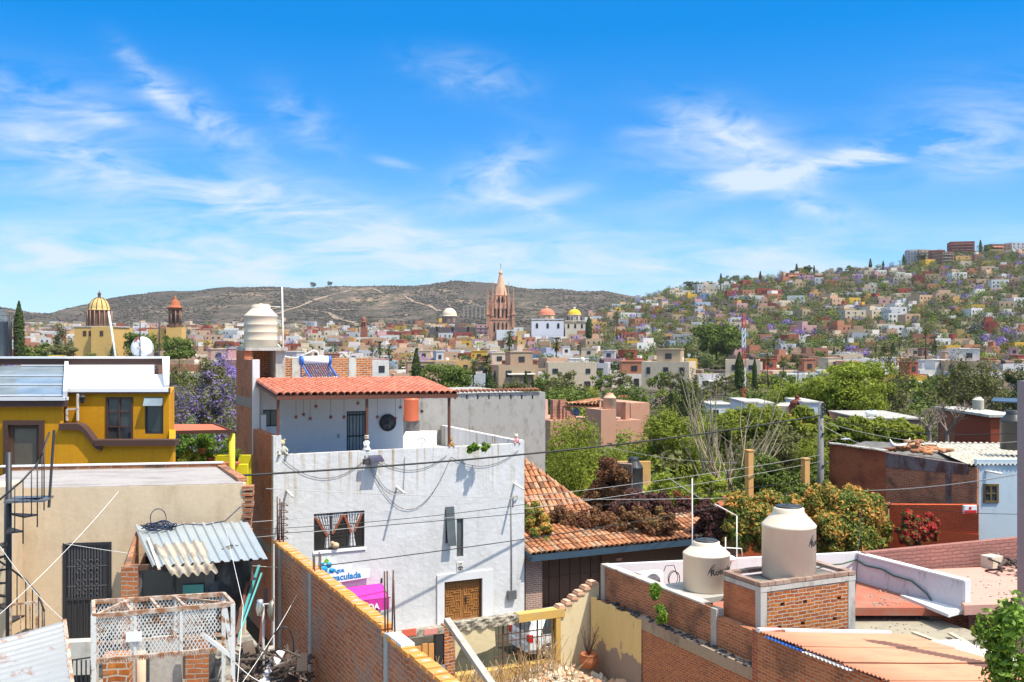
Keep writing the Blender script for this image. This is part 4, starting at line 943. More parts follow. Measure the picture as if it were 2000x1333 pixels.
zg = yz(60, 795)[1]; mb.box(yl, xa, VY-.15, VY+.1, zg, zg+.2); zt_ = YE.onV(200, 712, 36.5)[2]; mb.box(YE.onV(-80, 710, 36.5)[0], YE.onV(318, 710, 36.5)[0], 36.5, 36.7, zt_-.02, zt_+.2); part('cornice', mb, M['brown'], YH)
mb = MB(); mb.box(yl, xa-.01, VY-.2, VY+.15, zg+.2, zg+.3); mb.box(YE.onV(-80, 710, 36.5)[0], YE.onV(321, 710, 36.5)[0], 36.45, 36.9, zt_+.2, zt_+.27)
part('cornice_cap', mb, M['white'], YH)
# white roof slope + side fin, glass roof
mb = MB(); ft = zu+.17; q1 = YE.onV(130, 758, VR-.1); zb2 = zt_-.35
mb.slab([(rl, VR-.13, ft), (rr+.02, VR-.13, ft), (YE.onV(314, 724, 36.4)[0]+.1, 36.4, zb2), (YE.onV(131, 724, 36.4)[0], 36.4, zb2)], .12)
mb.box(YE.onV(131, 720, 36.4)[0], YE.onV(300, 720, 36.4)[0], 36.38, 36.49, zb2, zt_-.02)
part('white_roof', mb, M['whiteclean'], YH)
mb = MB(); f = YE.onV(314, 700, 36.5)[0]; mb.hexa([(rr-.12, VR-.1, ft+.0), (rr+.02, VR-.1, ft+.0), (f+.28, 36.6, zb2-.3), (f+.02, 36.6, zb2-.3), (rr-.12, VR-.1, ft+.12), (rr+.02, VR-.1, ft+.12), (f+.28, 36.6, zt_+.27), (f+.02, 36.6, zt_+.27)]); part('white_fin', mb, M['white'], YH)
mb = MB(); z0 = zg+.32; mb.slab([(yl, VY-.1, z0), (xa-.02, VY-.1, z0), (YE.onV(128, 719, 36.4)[0], 36.4, zt_-.05), (YE.onV(-80, 719, 36.4)[0], 36.4, zt_-.05)], .04); part('glass_roof', mb, M['glassblue'], YH)
mb = MB()
for k in (0, .33, .62, .98): 
    y = VY-.1+(36.5-VY)*k; z = z0+(zt_-.05-z0)*k; mb.bar((yl, y, z+.035), (xa+(YE.onV(128,719,36.4)[0]-xa)*k, y, z+.035), .07, .04)
mb.bar((xa, VY-.15, z0+.06), (YE.onV(130, 719, 36.4)[0], 36.4, zt_), .12, .22); part('glazing_bars', mb, M['white'], YH)
# wall lantern
p = YE.onV(161, 778, VR-.25); T = thing('wall_lantern', 'black wall lantern on a bracket beside the french window', 'lantern', YE, p)
mb = MB(); mb.lathe((p[0], p[1], p[2]-.17), [(.01,0),(.06,.02),(.09,.18),(.11,.2),(.05,.26),(.02,.28),(.02,.34),(.01,.35)], n=6, smooth=False); mb.bar((p[0], p[1], p[2]+.15), (p[0]-.1, VR, p[2]+.15), .03); part('cage', mb, M['darkmetal'], T)
mb = MB()
for px in (152, 131): a = YE.onV(px, 770 if px > 140 else 800, VR-.3); b = YE.onV(px, 822, VR-.3); mb.bar(a, b, .09, .05)
a = YE.onV(131, 800, VR-.3); b = YE.onV(153, 799, VR-.3); mb.bar(a, b, .05); solo('vent_pipe', mb, M['whitemetal'], 'white framed vent pipe against the yellow wall below the cornice', 'pipe', YE, b)
# things on the golden roof: white dish ball, poles, dark tank
p = YE.onV(272, 705, 36.7); T = thing('satellite_dish', 'big white satellite dish seen face-on behind the roof ridge', 'satellite dish', YE, (p[0], p[1], zt_+.25))
mb = MB(); R_ = .40; mb.lathe((0,0,0), [(.01,.0),(R_*.4,.025),(R_*.75,.08),(R_,.16),(R_,.18),(R_*.75,.1),(.01,.02)], n=36); cz = zt_+.27+.30; mb.v = [(p[0]+x, p[1]+.1+z*1.3, cz+y) for x, y, z in mb.v]; part('dish', mb, M['whiteclean'], T)
mb = MB(); mb.bar((p[0], p[1]+.3, cz), (p[0], p[1]-.1, cz+.02), .02); mb.bar((p[0]-.02, p[1]+.3, cz-.2), (p[0], p[1]-.1, cz), .015); mb.box(p[0]-.04, p[0]+.04, p[1]-.16, p[1]-.08, cz-.05, cz+.05); mb.tube([(p[0], p[1]+.3, zt_+.2), (p[0], p[1]+.3, cz)], .03, 6); part('feed_arm', mb, plain('dish_grey', (.4,.4,.42), .4), T)
p = YE.onV(268, 662, 36.9); T = thing('small_flag', 'small faded red and blue flag on a thin rod above the dish', 'flag', YE, p)
mb = MB(); a = YE.onV(272, 580+30, 36.9); mb.tube([YE.onV(272, 700, 36.9), YE.onV(272, 656, 36.9)], .012, 5); part('rod', mb, M['darkmetal'], T)
mb = MB(); mb.grid(lambda s, t: (p[0]+.06-.16*s, p[1]+.02*sin(s*6), p[2]+.1-.15*s-.1*t), 6, 2); part('cloth', mb, plaster('faded_red_cloth', (.5,.12,.12), .3), T)
for px, y0, y1, lb, w_ in ((212, 609, 703, 'leaning white pole on the golden house roof in front of the domed church', .035), (273.5, 611, 700, 'dark mast on the roof right of the domed church', .02), (311, 612, 702, 'dark mast on the roof next to the right roof edge', .02), (17, 615, 695, 'twin black utility mast beside the grey tank at the left edge', .03)):
    a = YE.onV(px if px != 212 else 227, y1, 36.8); b = YE.onV(px, y0, 36.8); mb = MB(); mb.tube([a, b], w_, 6)
    if px == 17: mb.tube([YE.onV(20, 695, 36.9), YE.onV(20, 612, 36.9)], w_, 5); mb.bar(YE.onV(2, 617, 36.8), YE.onV(18, 618, 36.8), .02)
    solo('mast', mb, M['whiteclean'] if px == 212 else M['darkmetal'], lb, 'mast', YE, a)
a = YE.onV(-14, 700, 37.2); water_tank('rooftop_tank', 'slate grey rooftop tank cut by the left edge above the yellow house', YE, (a[0]+.05, a[1], a[2]), .58, 1.75, plaster('slate_plastic', (.10,.12,.14), .25), lid=M['black'])
p = YE.onV(108, 700, 36.9); mb = MB(); mb.box(p[0]-.24, p[0]+.24, p[1], p[1]+.4, p[2]-.08, p[2]+.1); solo('ochre_chimney', mb, plaster('mustard_paint', (.42,.3,.06), .1), 'flat mustard chimney block on the golden house roof edge', 'chimney', YE, p)
# ------------------------------------------------------------------ pergola garden
PG = thing('pergola', 'lime yellow pergola post and terracotta sheet roof over potted plants', 'pergola', YE, (-12, 37, -6))
A_ = YE.P(340, 845, 36); B_ = YE.P(455, 843, 36); C_ = YE.P(418, 829, 39.5); D_ = YE.P(330, 829, 39.5)
mb = MB(); mb.slab([A_, B_, C_, D_], .05); part('sheet_roof', mb, plaster('orange_red_roof', (.55,.14,.08), .08), PG)
mb = MB(); mb.bar(A_, B_, .08, .12); mb.bar(C_, B_, .08, .1); part('roof_beam', mb, M['brown'], PG)
lime = plaster('lime_yellow_paint', (.60,.52,.06), .1, stain=(.35,.3,.1), st_lo=.6, st_hi=.8)
mb = MB(); a = YE.P(453, 848, 36.2); mb.lathe((a[0], a[1], -6.5), [(.11,0),(.11,a[2]+6.5)], n=12); part('round_post', mb, lime, PG)
mb = MB(); a = YE.P(330, 906, 37); b = YE.P(470, 906, 37); mb.box(a[0], b[0]+.3, 37, 37.25, -9, a[2]); mb.box(YE.P(400,895,38)[0], b[0], 39, 39.2, -9, YE.P(400,888,39)[2])
LYW = solo('lime_yellow_wall', mb, plaster('lime_wall', (.66,.56,.02), .08, stain=(.5,.42,.05)), 'low lime yellow garden wall with a brick ledge for pots', 'wall', YE, a)
mb = MB(); mb.box(a[0], b[0], 36.85, 37.3, a[2], a[2]+.08); part('brick_ledge', mb, M['terracotta'], LYW)
# ------------------------------------------------------------------ tile roofed house right of the white house
TH = thing('tiled_house', 'low street house with old clay tile roof, blue eave beam and dark wooden gate', 'house', G, (19, 38.6, -11.4))
VT = 38.6
t0 = G.onV(1037, 1087, 37.8); t1 = G.onV(1412, 1055, 37.8); zE = -8.93
mb = MB(); tile_roof(mb, (18.85, 37.75, zE+.1), (t1[0]+.2, 37.75, zE+.1), (t1[0]+.2, 40.1, zE+.72), (18.85, 40.1, zE+.72), tw=.25, tl=.42, jitter=.12, arc=4)
part('street_roof', mb, M['tile_old'], TH)
bluew = plaster('blue_beam_paint', (.045,.08,.115), .3, rough=.6)
mb = MB(); mb.box(18.9, t1[0]+.2, 37.7, 37.8, zE-.18, zE+.08); mb.bar((18.9, 37.7, zE-.05), (18.9, 39.6, zE+.55), .1, .2); part('eave_beam', mb, bluew, TH)
mb = MB(); mb.slab([(18.9, 37.8, zE+.06), (t1[0]+.2, 37.8, zE+.06), (t1[0]+.2, 40.1, zE+.68), (18.9, 40.1, zE+.68)], .05); part('roof_boards', mb, M['darkwood'], TH)
for k in range(9):
    u = 19.6+k*1.15; mb = MB(); mb.bar((u, 37.82, zE-.03), (u, 38.7, zE+.17), .1, .14); part('corbel', mb, M['terracotta'], TH)
mb = MB(); a = G.onV(1024, 1120, VT-.2)[0]; b = G.onV(1058, 1120, VT-.2)[0]; mb.box(a+.05, b, VT-.25, VT+.3, -11.4, zE-.05); part('brick_pier', mb, M['brick_pillar'], TH)
c = G.onV(1176, 1120, VT)[0]; mb = MB(); mb.box(c, t1[0]+.2, VT, VT+.3, -11.4, zE+.1); mb.box(b, c, VT, VT+.3, zE-.3, zE+.1); mb.box(18.9, t1[0], 40.1, 40.3, -11.4, zE+.7)
part('street_wall', mb, plaster('brown_lime_wall', (.16,.085,.05), .25), TH)
mb = MB(); n = 6
for k in range(n):
    x0 = b+(c-b)*k/n; x1 = b+(c-b)*(k+1)/n-.02; mb.box(x0, x1, VT+.12, VT+.16, -11.4, zE-.32)
    for z in (-11.2, -10.2, -9.4): mb.box(x0+.05, x1-.05, VT+.08, VT+.119, z, z+.1)
    mb.box(x0, x0+.06, VT+.09, VT+.118, -11.4, zE-.32)
part('wooden_gate', mb, M['darkwood'], TH)
p = G.onV(1209, 1093, VT-.02); mb = MB(); mb.box(p[0]-.17, p[0]+.17, VT-.03, VT, p[2]-.07, p[2]+.07); h_ = part('house_number', mb, M['terracotta'], TH)
mb = MB(); add_text(mb, '1127', .12, lambda x, y, z: (p[0]-.13+x, VT-.035-z, p[2]-.045+y), .002); part('numerals', mb, M['white'], h_)
# pavilion with hipped tile roof
PV = thing('tiled_pavilion', 'pyramid roof of weathered orange clay tiles rising above the vines', 'pavilion', G, (22.2, 45, -11.4))
ap = (22.05, 45, -5.85); hb = 3.1; ze = -8.65
cn = [(ap[0]-hb, 45-hb, ze), (ap[0]+hb, 45-hb, ze), (ap[0]+hb, 45+hb, ze), (ap[0]-hb, 45+hb, ze)]
mb = MB()
for i in (0, 1, 3):
    A = Vector(cn[i]); B = Vector(cn[(i+1) % 4]); P_ = Vector(ap); rows = 11
    nrm = (B-A).cross(P_-A).normalized()
    for j in range(rows):
        t = j/rows; tt = min(1, (j+1.2)/rows); a = A.lerp(P_, t); b_ = B.lerp(P_, t); m = max(1, int((b_-a).length/.27)); e = (B-A).normalized(); up = (P_-(A+B)/2)
        for q in range(m):
            s = a+e*((b_-a).length-m*.27)/2+e*.27*(q+R(-.12,.12)); vs = []
            for k_, lift, off in ((1, .045, 0), (.85, .0, (tt-t))):
                base = s+up*off
                for w_ in range(5): an = pi*w_/4; vs.append(base+e*(.135-.135*cos(an)*k_)+nrm*(.13*sin(an)+lift))
            vs += [v-nrm*.03 for v in vs[:5]]
            mb.add(vs, [(w_, w_+1, 6+w_, 5+w_) for w_ in range(4)]+[(10+w_, 11+w_, w_+1, w_) for w_ in range(4)])
    # hip cap
for i in range(4):
    A = Vector(cn[i]); P_ = Vector(ap)
    for q in range(14): a = A.lerp(P_, q/14); b_ = A.lerp(P_, (q+1.15)/14); mb.tube([a+Vector((0,0,.03)), b_+Vector((0,0,.06))], [.11,.09], 6, caps=False)
part('hip_tiles', mb, M['tile_old'], PV)
mb = MB(); mb.poly([cn[0], cn[1], ap]); mb.poly([cn[1], cn[2], ap]); mb.poly([cn[2], cn[3], ap]); mb.poly([cn[3], cn[0], ap]); mb.v = [(x, y, z-.02) for x, y, z in mb.v]; part('roof_deck', mb, M['terracotta'], PV)
mb = MB(); mb.box(ap[0]-2.7, ap[0]+2.7, 42.3, 47.7, -11.4, ze+.2); part('wall', mb, M['cream'], PV)
# ------------------------------------------------------------------ right hand terrace with tanks
UA = 17.25; ZA = -7.38; VA1 = 29.2
TW = thing('brick_terrace_building', 'unfinished brick building with open roof terrace carrying the two beige tanks', 'building', G, (UA, 25, -11))
vc = G.onU(1411, 1193, UA)[1]
mb = MB(); mb.box(UA, UA+.22, 23.1, VA1, -8.6, ZA-.03); mb.box(UA+.0, UA+.25, 12, 23.1, -12, -8.3)
mb.box(UA+.01, UA+.24, 20.4, 23.1, -8.3, -7.6)
part('terrace_wall', mb, M['brick_old'], TW)
mb = MB(); mb.box(UA-.03, UA+.26, vc+.9, VA1+.03, ZA-.03, ZA+.02); part('wall_cap', mb, M['light_conc'], TW)
for b_ in ((UA-.04, UA+.02, VA1-.22, VA1+.02, -8.6, ZA-.03), (UA-.03, UA+.23, 23.0, 23.25, -11, -7.4), (UA-.05, UA+.0, 20.9, 24.6, -8.9, -8.45)): mb = MB(); mb.box(*b_); part('concrete_tie', mb, M['grey_conc'], TW)
UB = 16.95
mb = MB(); mb.box(UB, UA, 12, 26.7, -12, -8.75); part('lower_brick_wall', mb, brick('small_orange_brick', (.54,.18,.05), (.36,.10,.04), (.42,.32,.24), w=.2, h=.07, ms=.009, slop=.3, dirt_amt=.25), TW)
mb = MB(); mb.box(UB-.02, UA, 20, 26.7, -8.75, -8.42); part('concrete_band', mb, plaster('tan_concrete', (.34,.27,.2), .2, stain=(.12,.09,.07)), TW)
t = NT('peeling_yellow_stucco'); co = t.coord('Object', (1,1,1)); z = t.N('ShaderNodeSeparateXYZ', {0: t.coord()}).outputs[2]
n = t.noise(1.3, 6, co, .6); zz = t.N('ShaderNodeMath', {0: z, 1: -.45, 2: 0.62}, operation='MULTIPLY_ADD').outputs[0]; f = t.N('ShaderNodeMath', {0: n, 1: zz}, operation='ADD').outputs[0]
c = t.mix(t.noise(2, 5, t.coord('Object', (1.5,1.5,.3))), (.60,.42,.15), (.72,.55,.26)); c = t.mix(t.ramp(f, [(.56, 0.), (.60, 1.)]), c, (.30,.22,.17)); c = t.mix(t.ramp(t.noise(3,6,t.coord('Object',(2,2,.25)),.7), [(.62,0.),(.68,.8)]), c, (.14,.10,.07))
t.bump(t.noise(9, 5), .7, .02); M['peel'] = t.done(c, .95)
ob = MB(); ob.grid(lambda s, q: (UB-.03, 26.3+(29.35-26.3)*s, -11+(2.55-(.05*sin(s*19)))*q), 10, 6); ob.grid(lambda s, q: (UB-.03+.05*q, 26.3+3.05*s, -8.45-.05*sin(s*19)), 10, 1)
o_ = part('peeling_stucco', ob, M['peel'], TW)
mb = MB(); mb.box(UB-.01, UA, 26.7, 29.35, -11.4, -8.5); part('stucco_core', mb, M['brick_old'], TW)
mb = MB()   # sooty debris line on the ledge
for k in range(90): v = R(20.5, 29.1); mb.ball((R(UB, UA-.02), v, -8.42), R(.05,.1), 4, sz=.5)
part('ledge_debris', mb, plain('soot', (.05,.045,.05), .95, bump=.5), TW)
# far walls / floor
br = G.P(1665, 1078, 36.4); vb = br[1]; ub = br[0]
mb = MB(); mb.hexa([(UA+.2, VA1-.2, -8.5), (ub, vb-.2, -8.5), (ub, vb, -8.5), (UA+.0, VA1, -8.5), (UA+.2, VA1-.2, ZA+.02), (ub, vb-.2, -7.5), (ub, vb, -7.5), (UA+.0, VA1, ZA+.02)])
part('back_parapet', mb, M['white'], TW)
ve2 = G.onU(1880, 1140, ub)[1]
mb = MB(); mb.box(ub, ub+.22, ve2, vb, -8.6, -7.56); part('right_parapet', mb, M['lilacwall'], TW)
mb = MB(); mb.box(ub-.03, ub+.26, ve2-.1, vb+.02, -7.56, -7.5); mb.box(ub-.0, ub+.24, ve2-.1, ve2, -8.6, -7.56); part('parapet_cap', mb, M['white'], TW)
mb = MB(); mb.slab([(UA+.25, 24.7, -8.5), (23.9, 24.7, -8.5), (26.4, 23.5, -8.5), (ub-.02, 23.5, -8.5), (ub-.02, vb-.2, -8.5), (UA+.25, 29, -8.5)], .25); part('terrace_floor', mb, plaster('red_floor_paint', (.42,.13,.08), .2, stain=(.33,.18,.13), st_lo=.45, st_hi=.7, sscale=(.5,.5,1)), TW)
mb = MB(); mb.slab([(ub-.9, ve2-.25, -8.42), (ub+.0, ve2-.1, -8.42), (ub+.0, ve2+1.2, -8.42), (ub-.35, ve2+2.2, -8.42)], .1); part('white_gutter', mb, M['white'], TW)
# green hose on the parapet
mb = MB(); P_ = [G.onU(x, y, ub-.06) for x, y in ((1672,1094),(1690,1105),(1722,1112),(1745,1125),(1780,1135),(1810,1160),(1822,1178),(1840,1183))]; mb.tube(P_, .03, 6)
P2 = [(P_[0][0], P_[0][1], P_[0][2])]+[(ub-.2-k*.55, vb-.3+.02*k, P_[0][2]-.0-.03*k-.04*(k % 2)) for k in range(1, 6)]; mb.tube(P2, .028, 6)
solo('garden_hose', mb, plain('green_hose', (.03,.09,.06), .5), 'dark green hose draped along the white terrace parapet', 'hose', G, P_[-1])
# tank platform
u0, u1, v0, v1, zp = 17.62, 20.9, 21.6, 23.2, -6.46
PF = thing('tank_platform', 'square brick platform with concrete corners under the larger beige tank', 'platform', G, (u0, v0, -9))
mb = MB(); holes = []
for fx, fz_ in ((.16,.2),(.45,.21),(.9,.24),(.12,.72),(.42,.71),(.84,.72)): x = u0+.3+(u1-u0-.6)*fx; z = zp-.35-1.15*fz_-.0; holes.append((x-.07, x+.07, z-.07, z+.03))
mb.wall('V', v0, .2, u0+.22, u1-.25, zp-1.6, zp-.22, holes); part('front_brick', mb, M['brick_orange'], PF)
mb = MB(); mb.box(u0, u0+.2, v0+.22, v1, zp-1.7, zp-.22); mb.box(u1-.2, u1, v0+.25, v1, -9.5, zp-.2); mb.box(u0+.2, u1-.2, v1-.2, v1, -9.5, zp-.2); part('side_brick', mb, M['brick_side'], PF)
mb = MB(); mb.box(u0-.01, u0+.2, v0-.01, v0+.21, -10.5, zp-.2); mb.box(u1-.24, u1+.01, v0-.01, v0+.24, -10.5, zp-.2)
mb.box(u0-.02, u1+.02, v0-.02, v0+.2, zp-.2, zp-.07); mb.box(u0-.02, u0+.19, v0+.2, v1, zp-.2, zp-.07); mb.box(u0-.01, u0+.18, v0+.22, v1+.3, zp-2.6, zp-1.72); mb.box(u0+.2, u1-.2, v0+.0, v0+.18, zp-2.1, zp-1.6)
part('concrete_frame', mb, M['light_conc'], PF)
mb = MB()
for (a, b) in (((u0-.02, v0+.07), (u1+.02, v0+.07)), ((u0+.07, v0+.2), (u0+.07, v1)), ((u1-.07, v0+.2), (u1-.07, v1)), ((u0, v1-.07), (u1, v1-.07))):
    A = Vector((*a, zp)); B = Vector((*b, zp)); L = (B-A).length; n = int(L/.24); d = (B-A)/n
    for k in range(n): mb.bar(A+d*k, A+d*(k+.95), .18+R(-.02,.02), .09+R(0,.02))
part('brick_rim', mb, island('weathered_rim', [(0,(.2,.13,.1)),(.5,(.3,.2,.15)),(1,(.4,.32,.26))], bump=.5), PF)
mb = MB(); mb.box(u0+.18, u1-.18, v0+.18, v1-.18, zp-.2, zp-.1); part('platform_top', mb, M['dark_conc'], PF)
water_tank('water_tank', 'larger beige water tank standing high on the square brick platform', G, (19.25, 22.4, zp-.1), .735, 1.93, M['tank'], logo=(radians(-79), .72*1.93*.66, .24))
sl = thing('tank_slab', 'grey concrete slab carrying the smaller beige tank behind the brick wall', 'slab', G, (18.3, 24.4, -8.5)); mb = MB(); mb.box(UA+.23, 19.35, 24.15, 26.1, ZA-.17, ZA-.02); part('slab', mb, M['grey_conc'], sl)
mb = MB(); mb.box(19.0, 19.2, 24.3, 24.5, -8.5, ZA-.17); mb.box(19.0, 19.2, 25.8, 26, -8.5, ZA-.17); part('leg', mb, M['brick_dark'], sl)
water_tank('water_tank', 'smaller squat beige water tank on the low slab with brand lettering in front', G, (18.4, 25.05, ZA-.02), .69, 1.43, M['tank'], logo=(radians(-117), .72*1.43*.52, .24))
# AC unit
p = G.onV(1250, 1122, 27.6); AC = thing('air_conditioner', 'white outdoor air conditioner unit on the roof terrace', 'air conditioner', G, (p[0]+.4, 27.6, -8.5))
mb = MB(); x0, x1, y0, y1, z0, z1 = p[0], p[0]+.86, 27.55, 27.87, p[2]-.62, p[2]+.02; mb.box(x0, x1, y0, y1, z0, z1); part('casing', mb, M['whiteclean'], AC)
mb = MB(); cx = x0+.45; cz = (z0+z1)/2
for r in (.08,.13,.18,.23,.27): mb.tube([(cx+r*cos(a), y0-.012, cz+r*sin(a)) for a in [q*pi/12 for q in range(25)]], .008, 4)
part('fan_grille', mb, M['darkmetal'], AC)
mb = MB(); mb.box(x0+.05, x0+.1, y0+.02, y1-.02, -8.5, z0); mb.box(x1-.1, x1-.05, y0+.02, y1-.02, -8.5, z0); part('feet', mb, M['darkmetal'], AC)
mb = MB(); c = G.onV(1317, 1132, 27.7); mb.tube([(c[0]+.21*cos(a), c[1], c[2]+.25*sin(a)) for a in [q*pi/12 for q in range(25)]], .016, 5); mb.tube([(c[0]-.02+.19*cos(a), c[1]+.05, c[2]+.03+.24*sin(a)) for a in [q*pi/12 for q in range(25)]], .012, 5); mb.tube([(x1, 27.6, z1-.1), (x1+.12, 27.6, z1+.15), (x1+.5, 27.7, z1+.12), (x1+.62, 27.7, z1-.2)], .014, 5)
solo('refrigerant_coil', mb, M['darkmetal'], 'black coiled tubing beside the air conditioner', 'tubing', G, c)
for px, y0, y1, vv_, lb in ((1352, 935, 1080, 28.6, 'tall pale rod mast rising left of the smaller beige tank'), (1439, 1008, 1082, 28.4, 'white vertical pipe between the two beige tanks'), (1417, 1050, 1085, 28.6, 'short white pipe close right of the smaller beige tank lid')):
    a = G.onV(px, y0, vv_); mb = MB(); mb.tube([(a[0], vv_, -8.5), a], .022, 6)
    if px == 1439: mb.tube([a, G.onV(1396, 985, vv_)], .02, 5); mb.tube([G.onV(1411, 1070, vv_), G.onV(1448, 1072, vv_), G.onV(1450, 1090, vv_)], .02, 5)
    solo('pipe_mast', mb, M['pvc'], lb, 'pipe', G, (a[0], vv_, -8.5))
a = G.P(1683, 990, 30.5); b = G.P(1668, 1185, 29); mb = MB(); mb.tube([a, b], [.008,.014], 5); solo('whip_antenna', mb, M['darkmetal'], 'thin black whip antenna in front of the white parapet corner', 'antenna', G, b)
p = G.onV(1420, 1088, 28.2); mb = MB(); mb.ball((p[0], p[1], p[2]-.05), .3, 10, sz=.35); solo('white_basin', mb, M['whiteclean'], 'upturned white basin on the terrace between the tanks', 'basin', G, p)
# sprouting weeds on the ledge
# pink roof, rose wall, junk
zq = -8.2
PR = thing('pink_roofed_house', 'house with pale salmon pink flat roof right of the white parapet', 'house', G, G.onZ(1930, 1150, zq))
mb = MB(); mb.slab([G.onZ(1884, 1183, zq), G.onZ(2250, 1170, zq), G.onZ(2250, 1095, zq), G.onZ(1822, 1112, zq)], .3); part('flat_roof', mb, plaster('salmon_roof', (.58,.31,.25), .12, stain=(.44,.26,.21), st_lo=.45, st_hi=.7, sscale=(.5,.5,1)), PR)
a = G.onZ(1890, 1195, zq-.3); mb = MB(); c_ = G.onZ(2250, 1185, zq-.3); mb.box(a[0]+.4, c_[0], a[1]+.3, a[1]+3, -12, zq-.3); part('wall', mb, M['brick_dark'], PR)
RW = thing('rose_brick_wall', 'rose painted brick wall bordering the salmon pink roof', 'wall', G, G.onZ(1830, 1112, zq))
A_ = Vector(G.P(1690, 1100, 36)); B_ = Vector(G.P(2250, 1100, 40.5)); zt1 = G.P(1705, 1080, 36)[2]; zt2 = G.P(1900, 1068, 37.3)[2]
d = (B_-A_); d.z = 0; n = Vector((-d.y, d.x, 0)).normalized()*.25; mb = MB(); A0 = Vector((A_.x, A_.y, -12)); B0 = Vector((B_.x, B_.y, -12))
mb.hexa([A0, B0, B0+n, A0+n, Vector((A_.x, A_.y, zt1)), Vector((B_.x, B_.y, zt2+.2)), Vector((B_.x, B_.y, zt2+.2))+n, Vector((A_.x, A_.y, zt1))+n]); part('wall', mb, M['brick_rose'], RW)
mb = MB()
for k in range(26):
    p = G.onZ(R(1932, 2010), R(1100, 1124), zq+.02); e = Vector((R(-1,1), R(-1,1), R(-.05,.25))).normalized()*R(.1,.4); c = Vector(p)+Vector((0,0,R(.04,.35))); mb.bar(c-e, c+e, R(.04,.12), R(.03,.08))
solo('roof_scrap', mb, jm, 'pile of scrap timber on the salmon pink roof', 'scrap', G, G.onZ(1960, 1115, zq), kind='stuff')
mb = MB(); p = G.onZ(1938, 1108, zq); mb.box(p[0]-.3, p[0]+.25, p[1]-.25, p[1]+.25, p[2], p[2]+.42); solo('plastic_crate', mb, M['tank2'], 'cream crate at the left end of the scrap pile', 'crate', G, p)
# olive roof
zo = -8.95
OR = thing('olive_flat_roof', 'low building with olive grey concrete roof in front of the red terrace floor', 'building', G, G.onZ(1780, 1220, zo))
mb = MB(); pts = [G.onZ(x, y, zo) for x, y in ((1655,1240),(1770,1262),(1845,1258),(1933,1245),(1762,1184),(1655,1192))]; mb.slab(pts, .25); part('roof_slab', mb, plaster('olive_screed', (.33,.29,.22), .1, stain=(.25,.22,.18), st_lo=.5, st_hi=.7), OR)
mb = MB(); q = G.onZ(1700, 1225, zo); q2 = G.onZ(1850, 1240, zo); mb.box(q[0], q2[0], q[1], q[1]+2, -12, zo-.26); part('wall', mb, M['brick_dark'], OR)
# peach corrugated roof
mb = MB()
for k in range(150):
    z_ = (zo, zq, -8.5)[k % 3]; p = G.onZ(R(1690,1880) if k % 3 == 0 else (R(1860,1990) if k % 3 == 1 else R(1700,1790)), R(1200,1245) if k % 3 == 0 else (R(1125,1170) if k % 3 == 1 else R(1150,1185)), z_+.02); s = R(.006,.026); mb.box(p[0]-s, p[0]+s*R(.5,2), p[1]-s, p[1]+s, p[2]-.02, p[2]+s*.6)
solo('roof_debris', mb, M['asb'], 'small dark grit and chips littering the flat roofs', 'debris', G, G.onZ(1780, 1200, zo), kind='stuff')
PC = thing('peach_corrugated_roof', 'large peach coloured corrugated roof with dark sheet laps', 'roof', G, (17, 17, -11.4))
a = G.P(1485, 1233, 25.6); b = G.P(1772, 1239, 27.75); vp = a[1]; ul_, ur_ = a[0], b[0]; zl_, zr_ = a[2], b[2]
peach = plaster('peach_sheet', (.60,.27,.16), .06, rough=.6, stain=(.44,.20,.13), st_lo=.48, st_hi=.75, sscale=(.5,1.6,1), bump=.05)
n = 6; L = (vp-12.3)/n
for k in range(n):
    y1 = vp-k*L; y0 = y1-L-.22; up = .010*(k % 2)
    mb = MB(); off = [-.0, .03, .05, .02, .06, .0][k]
    corr(mb, (ul_-.05, y0, zl_+.05+up), (ul_-.05, y1, zl_+up+.0), (ur_+off, y1, zr_+up), (ur_+off, y0, zr_+.05+up), pitch=.12, amp=.022)
    part('roof_sheet', mb, peach, PC)
mb = MB(); mb.box(ul_-.0, ul_+.25, 12, vp+.1, -12, zl_-.05); part('brick_wall', mb, M['brick_old'], PC)
mb = MB(); corr(mb, (ul_-.12, vp-1.6, zl_-.045), (ul_-.12, vp-.3, zl_-.045), (ul_+.2, vp-.3, zl_-.06), (ul_+.2, vp-1.6, zl_-.06), pitch=.12, amp=.022); part('blue_strip', mb, M['blue'], PC)
mb = MB(); corr(mb, (ul_-.12, vp-3.2, zl_-.045), (ul_-.12, vp-1.65, zl_-.045), (ul_+.2, vp-1.65, zl_-.06), (ul_+.2, vp-3.2, zl_-.06), pitch=.12, amp=.022); part('white_strip', mb, M['whiteclean'], PC)
mb = MB(); mb.bar((ul_-.05, vp+.03, zl_+.02), (ur_-.6, vp+.03, zr_+.1), .12, .1); part('mortar_fillet', mb, M['white'], PC)
mb = MB(); mb.box(ul_+.02, UA+.1, vp-.1, vp+.35, -12, zl_-.03); part('end_pier', mb, M['brick_dark'], PC)
WC = thing('white_corrugated_roof', 'pale grey corrugated roof strip beyond the peach roof', 'roof', G, (ur_+1, 17, -11)); 
mb = MB(); corr(mb, (ur_+.05, 12, zr_-.35), (ur_+.05, vp+.6, zr_-.35), (ur_+2.2, vp+.3, zr_-.5), (ur_+2.2, 12, zr_-.5), pitch=.14, amp=.03); part('sheets', mb, plaster('whitish_sheet', (.62,.58,.52), .12, stain=(.35,.3,.25)), WC)
mb = MB(); mb.box(ur_+.1, ur_+2.1, 12, vp, -12, zr_-.6); part('wall', mb, M['brick_dark'], WC)
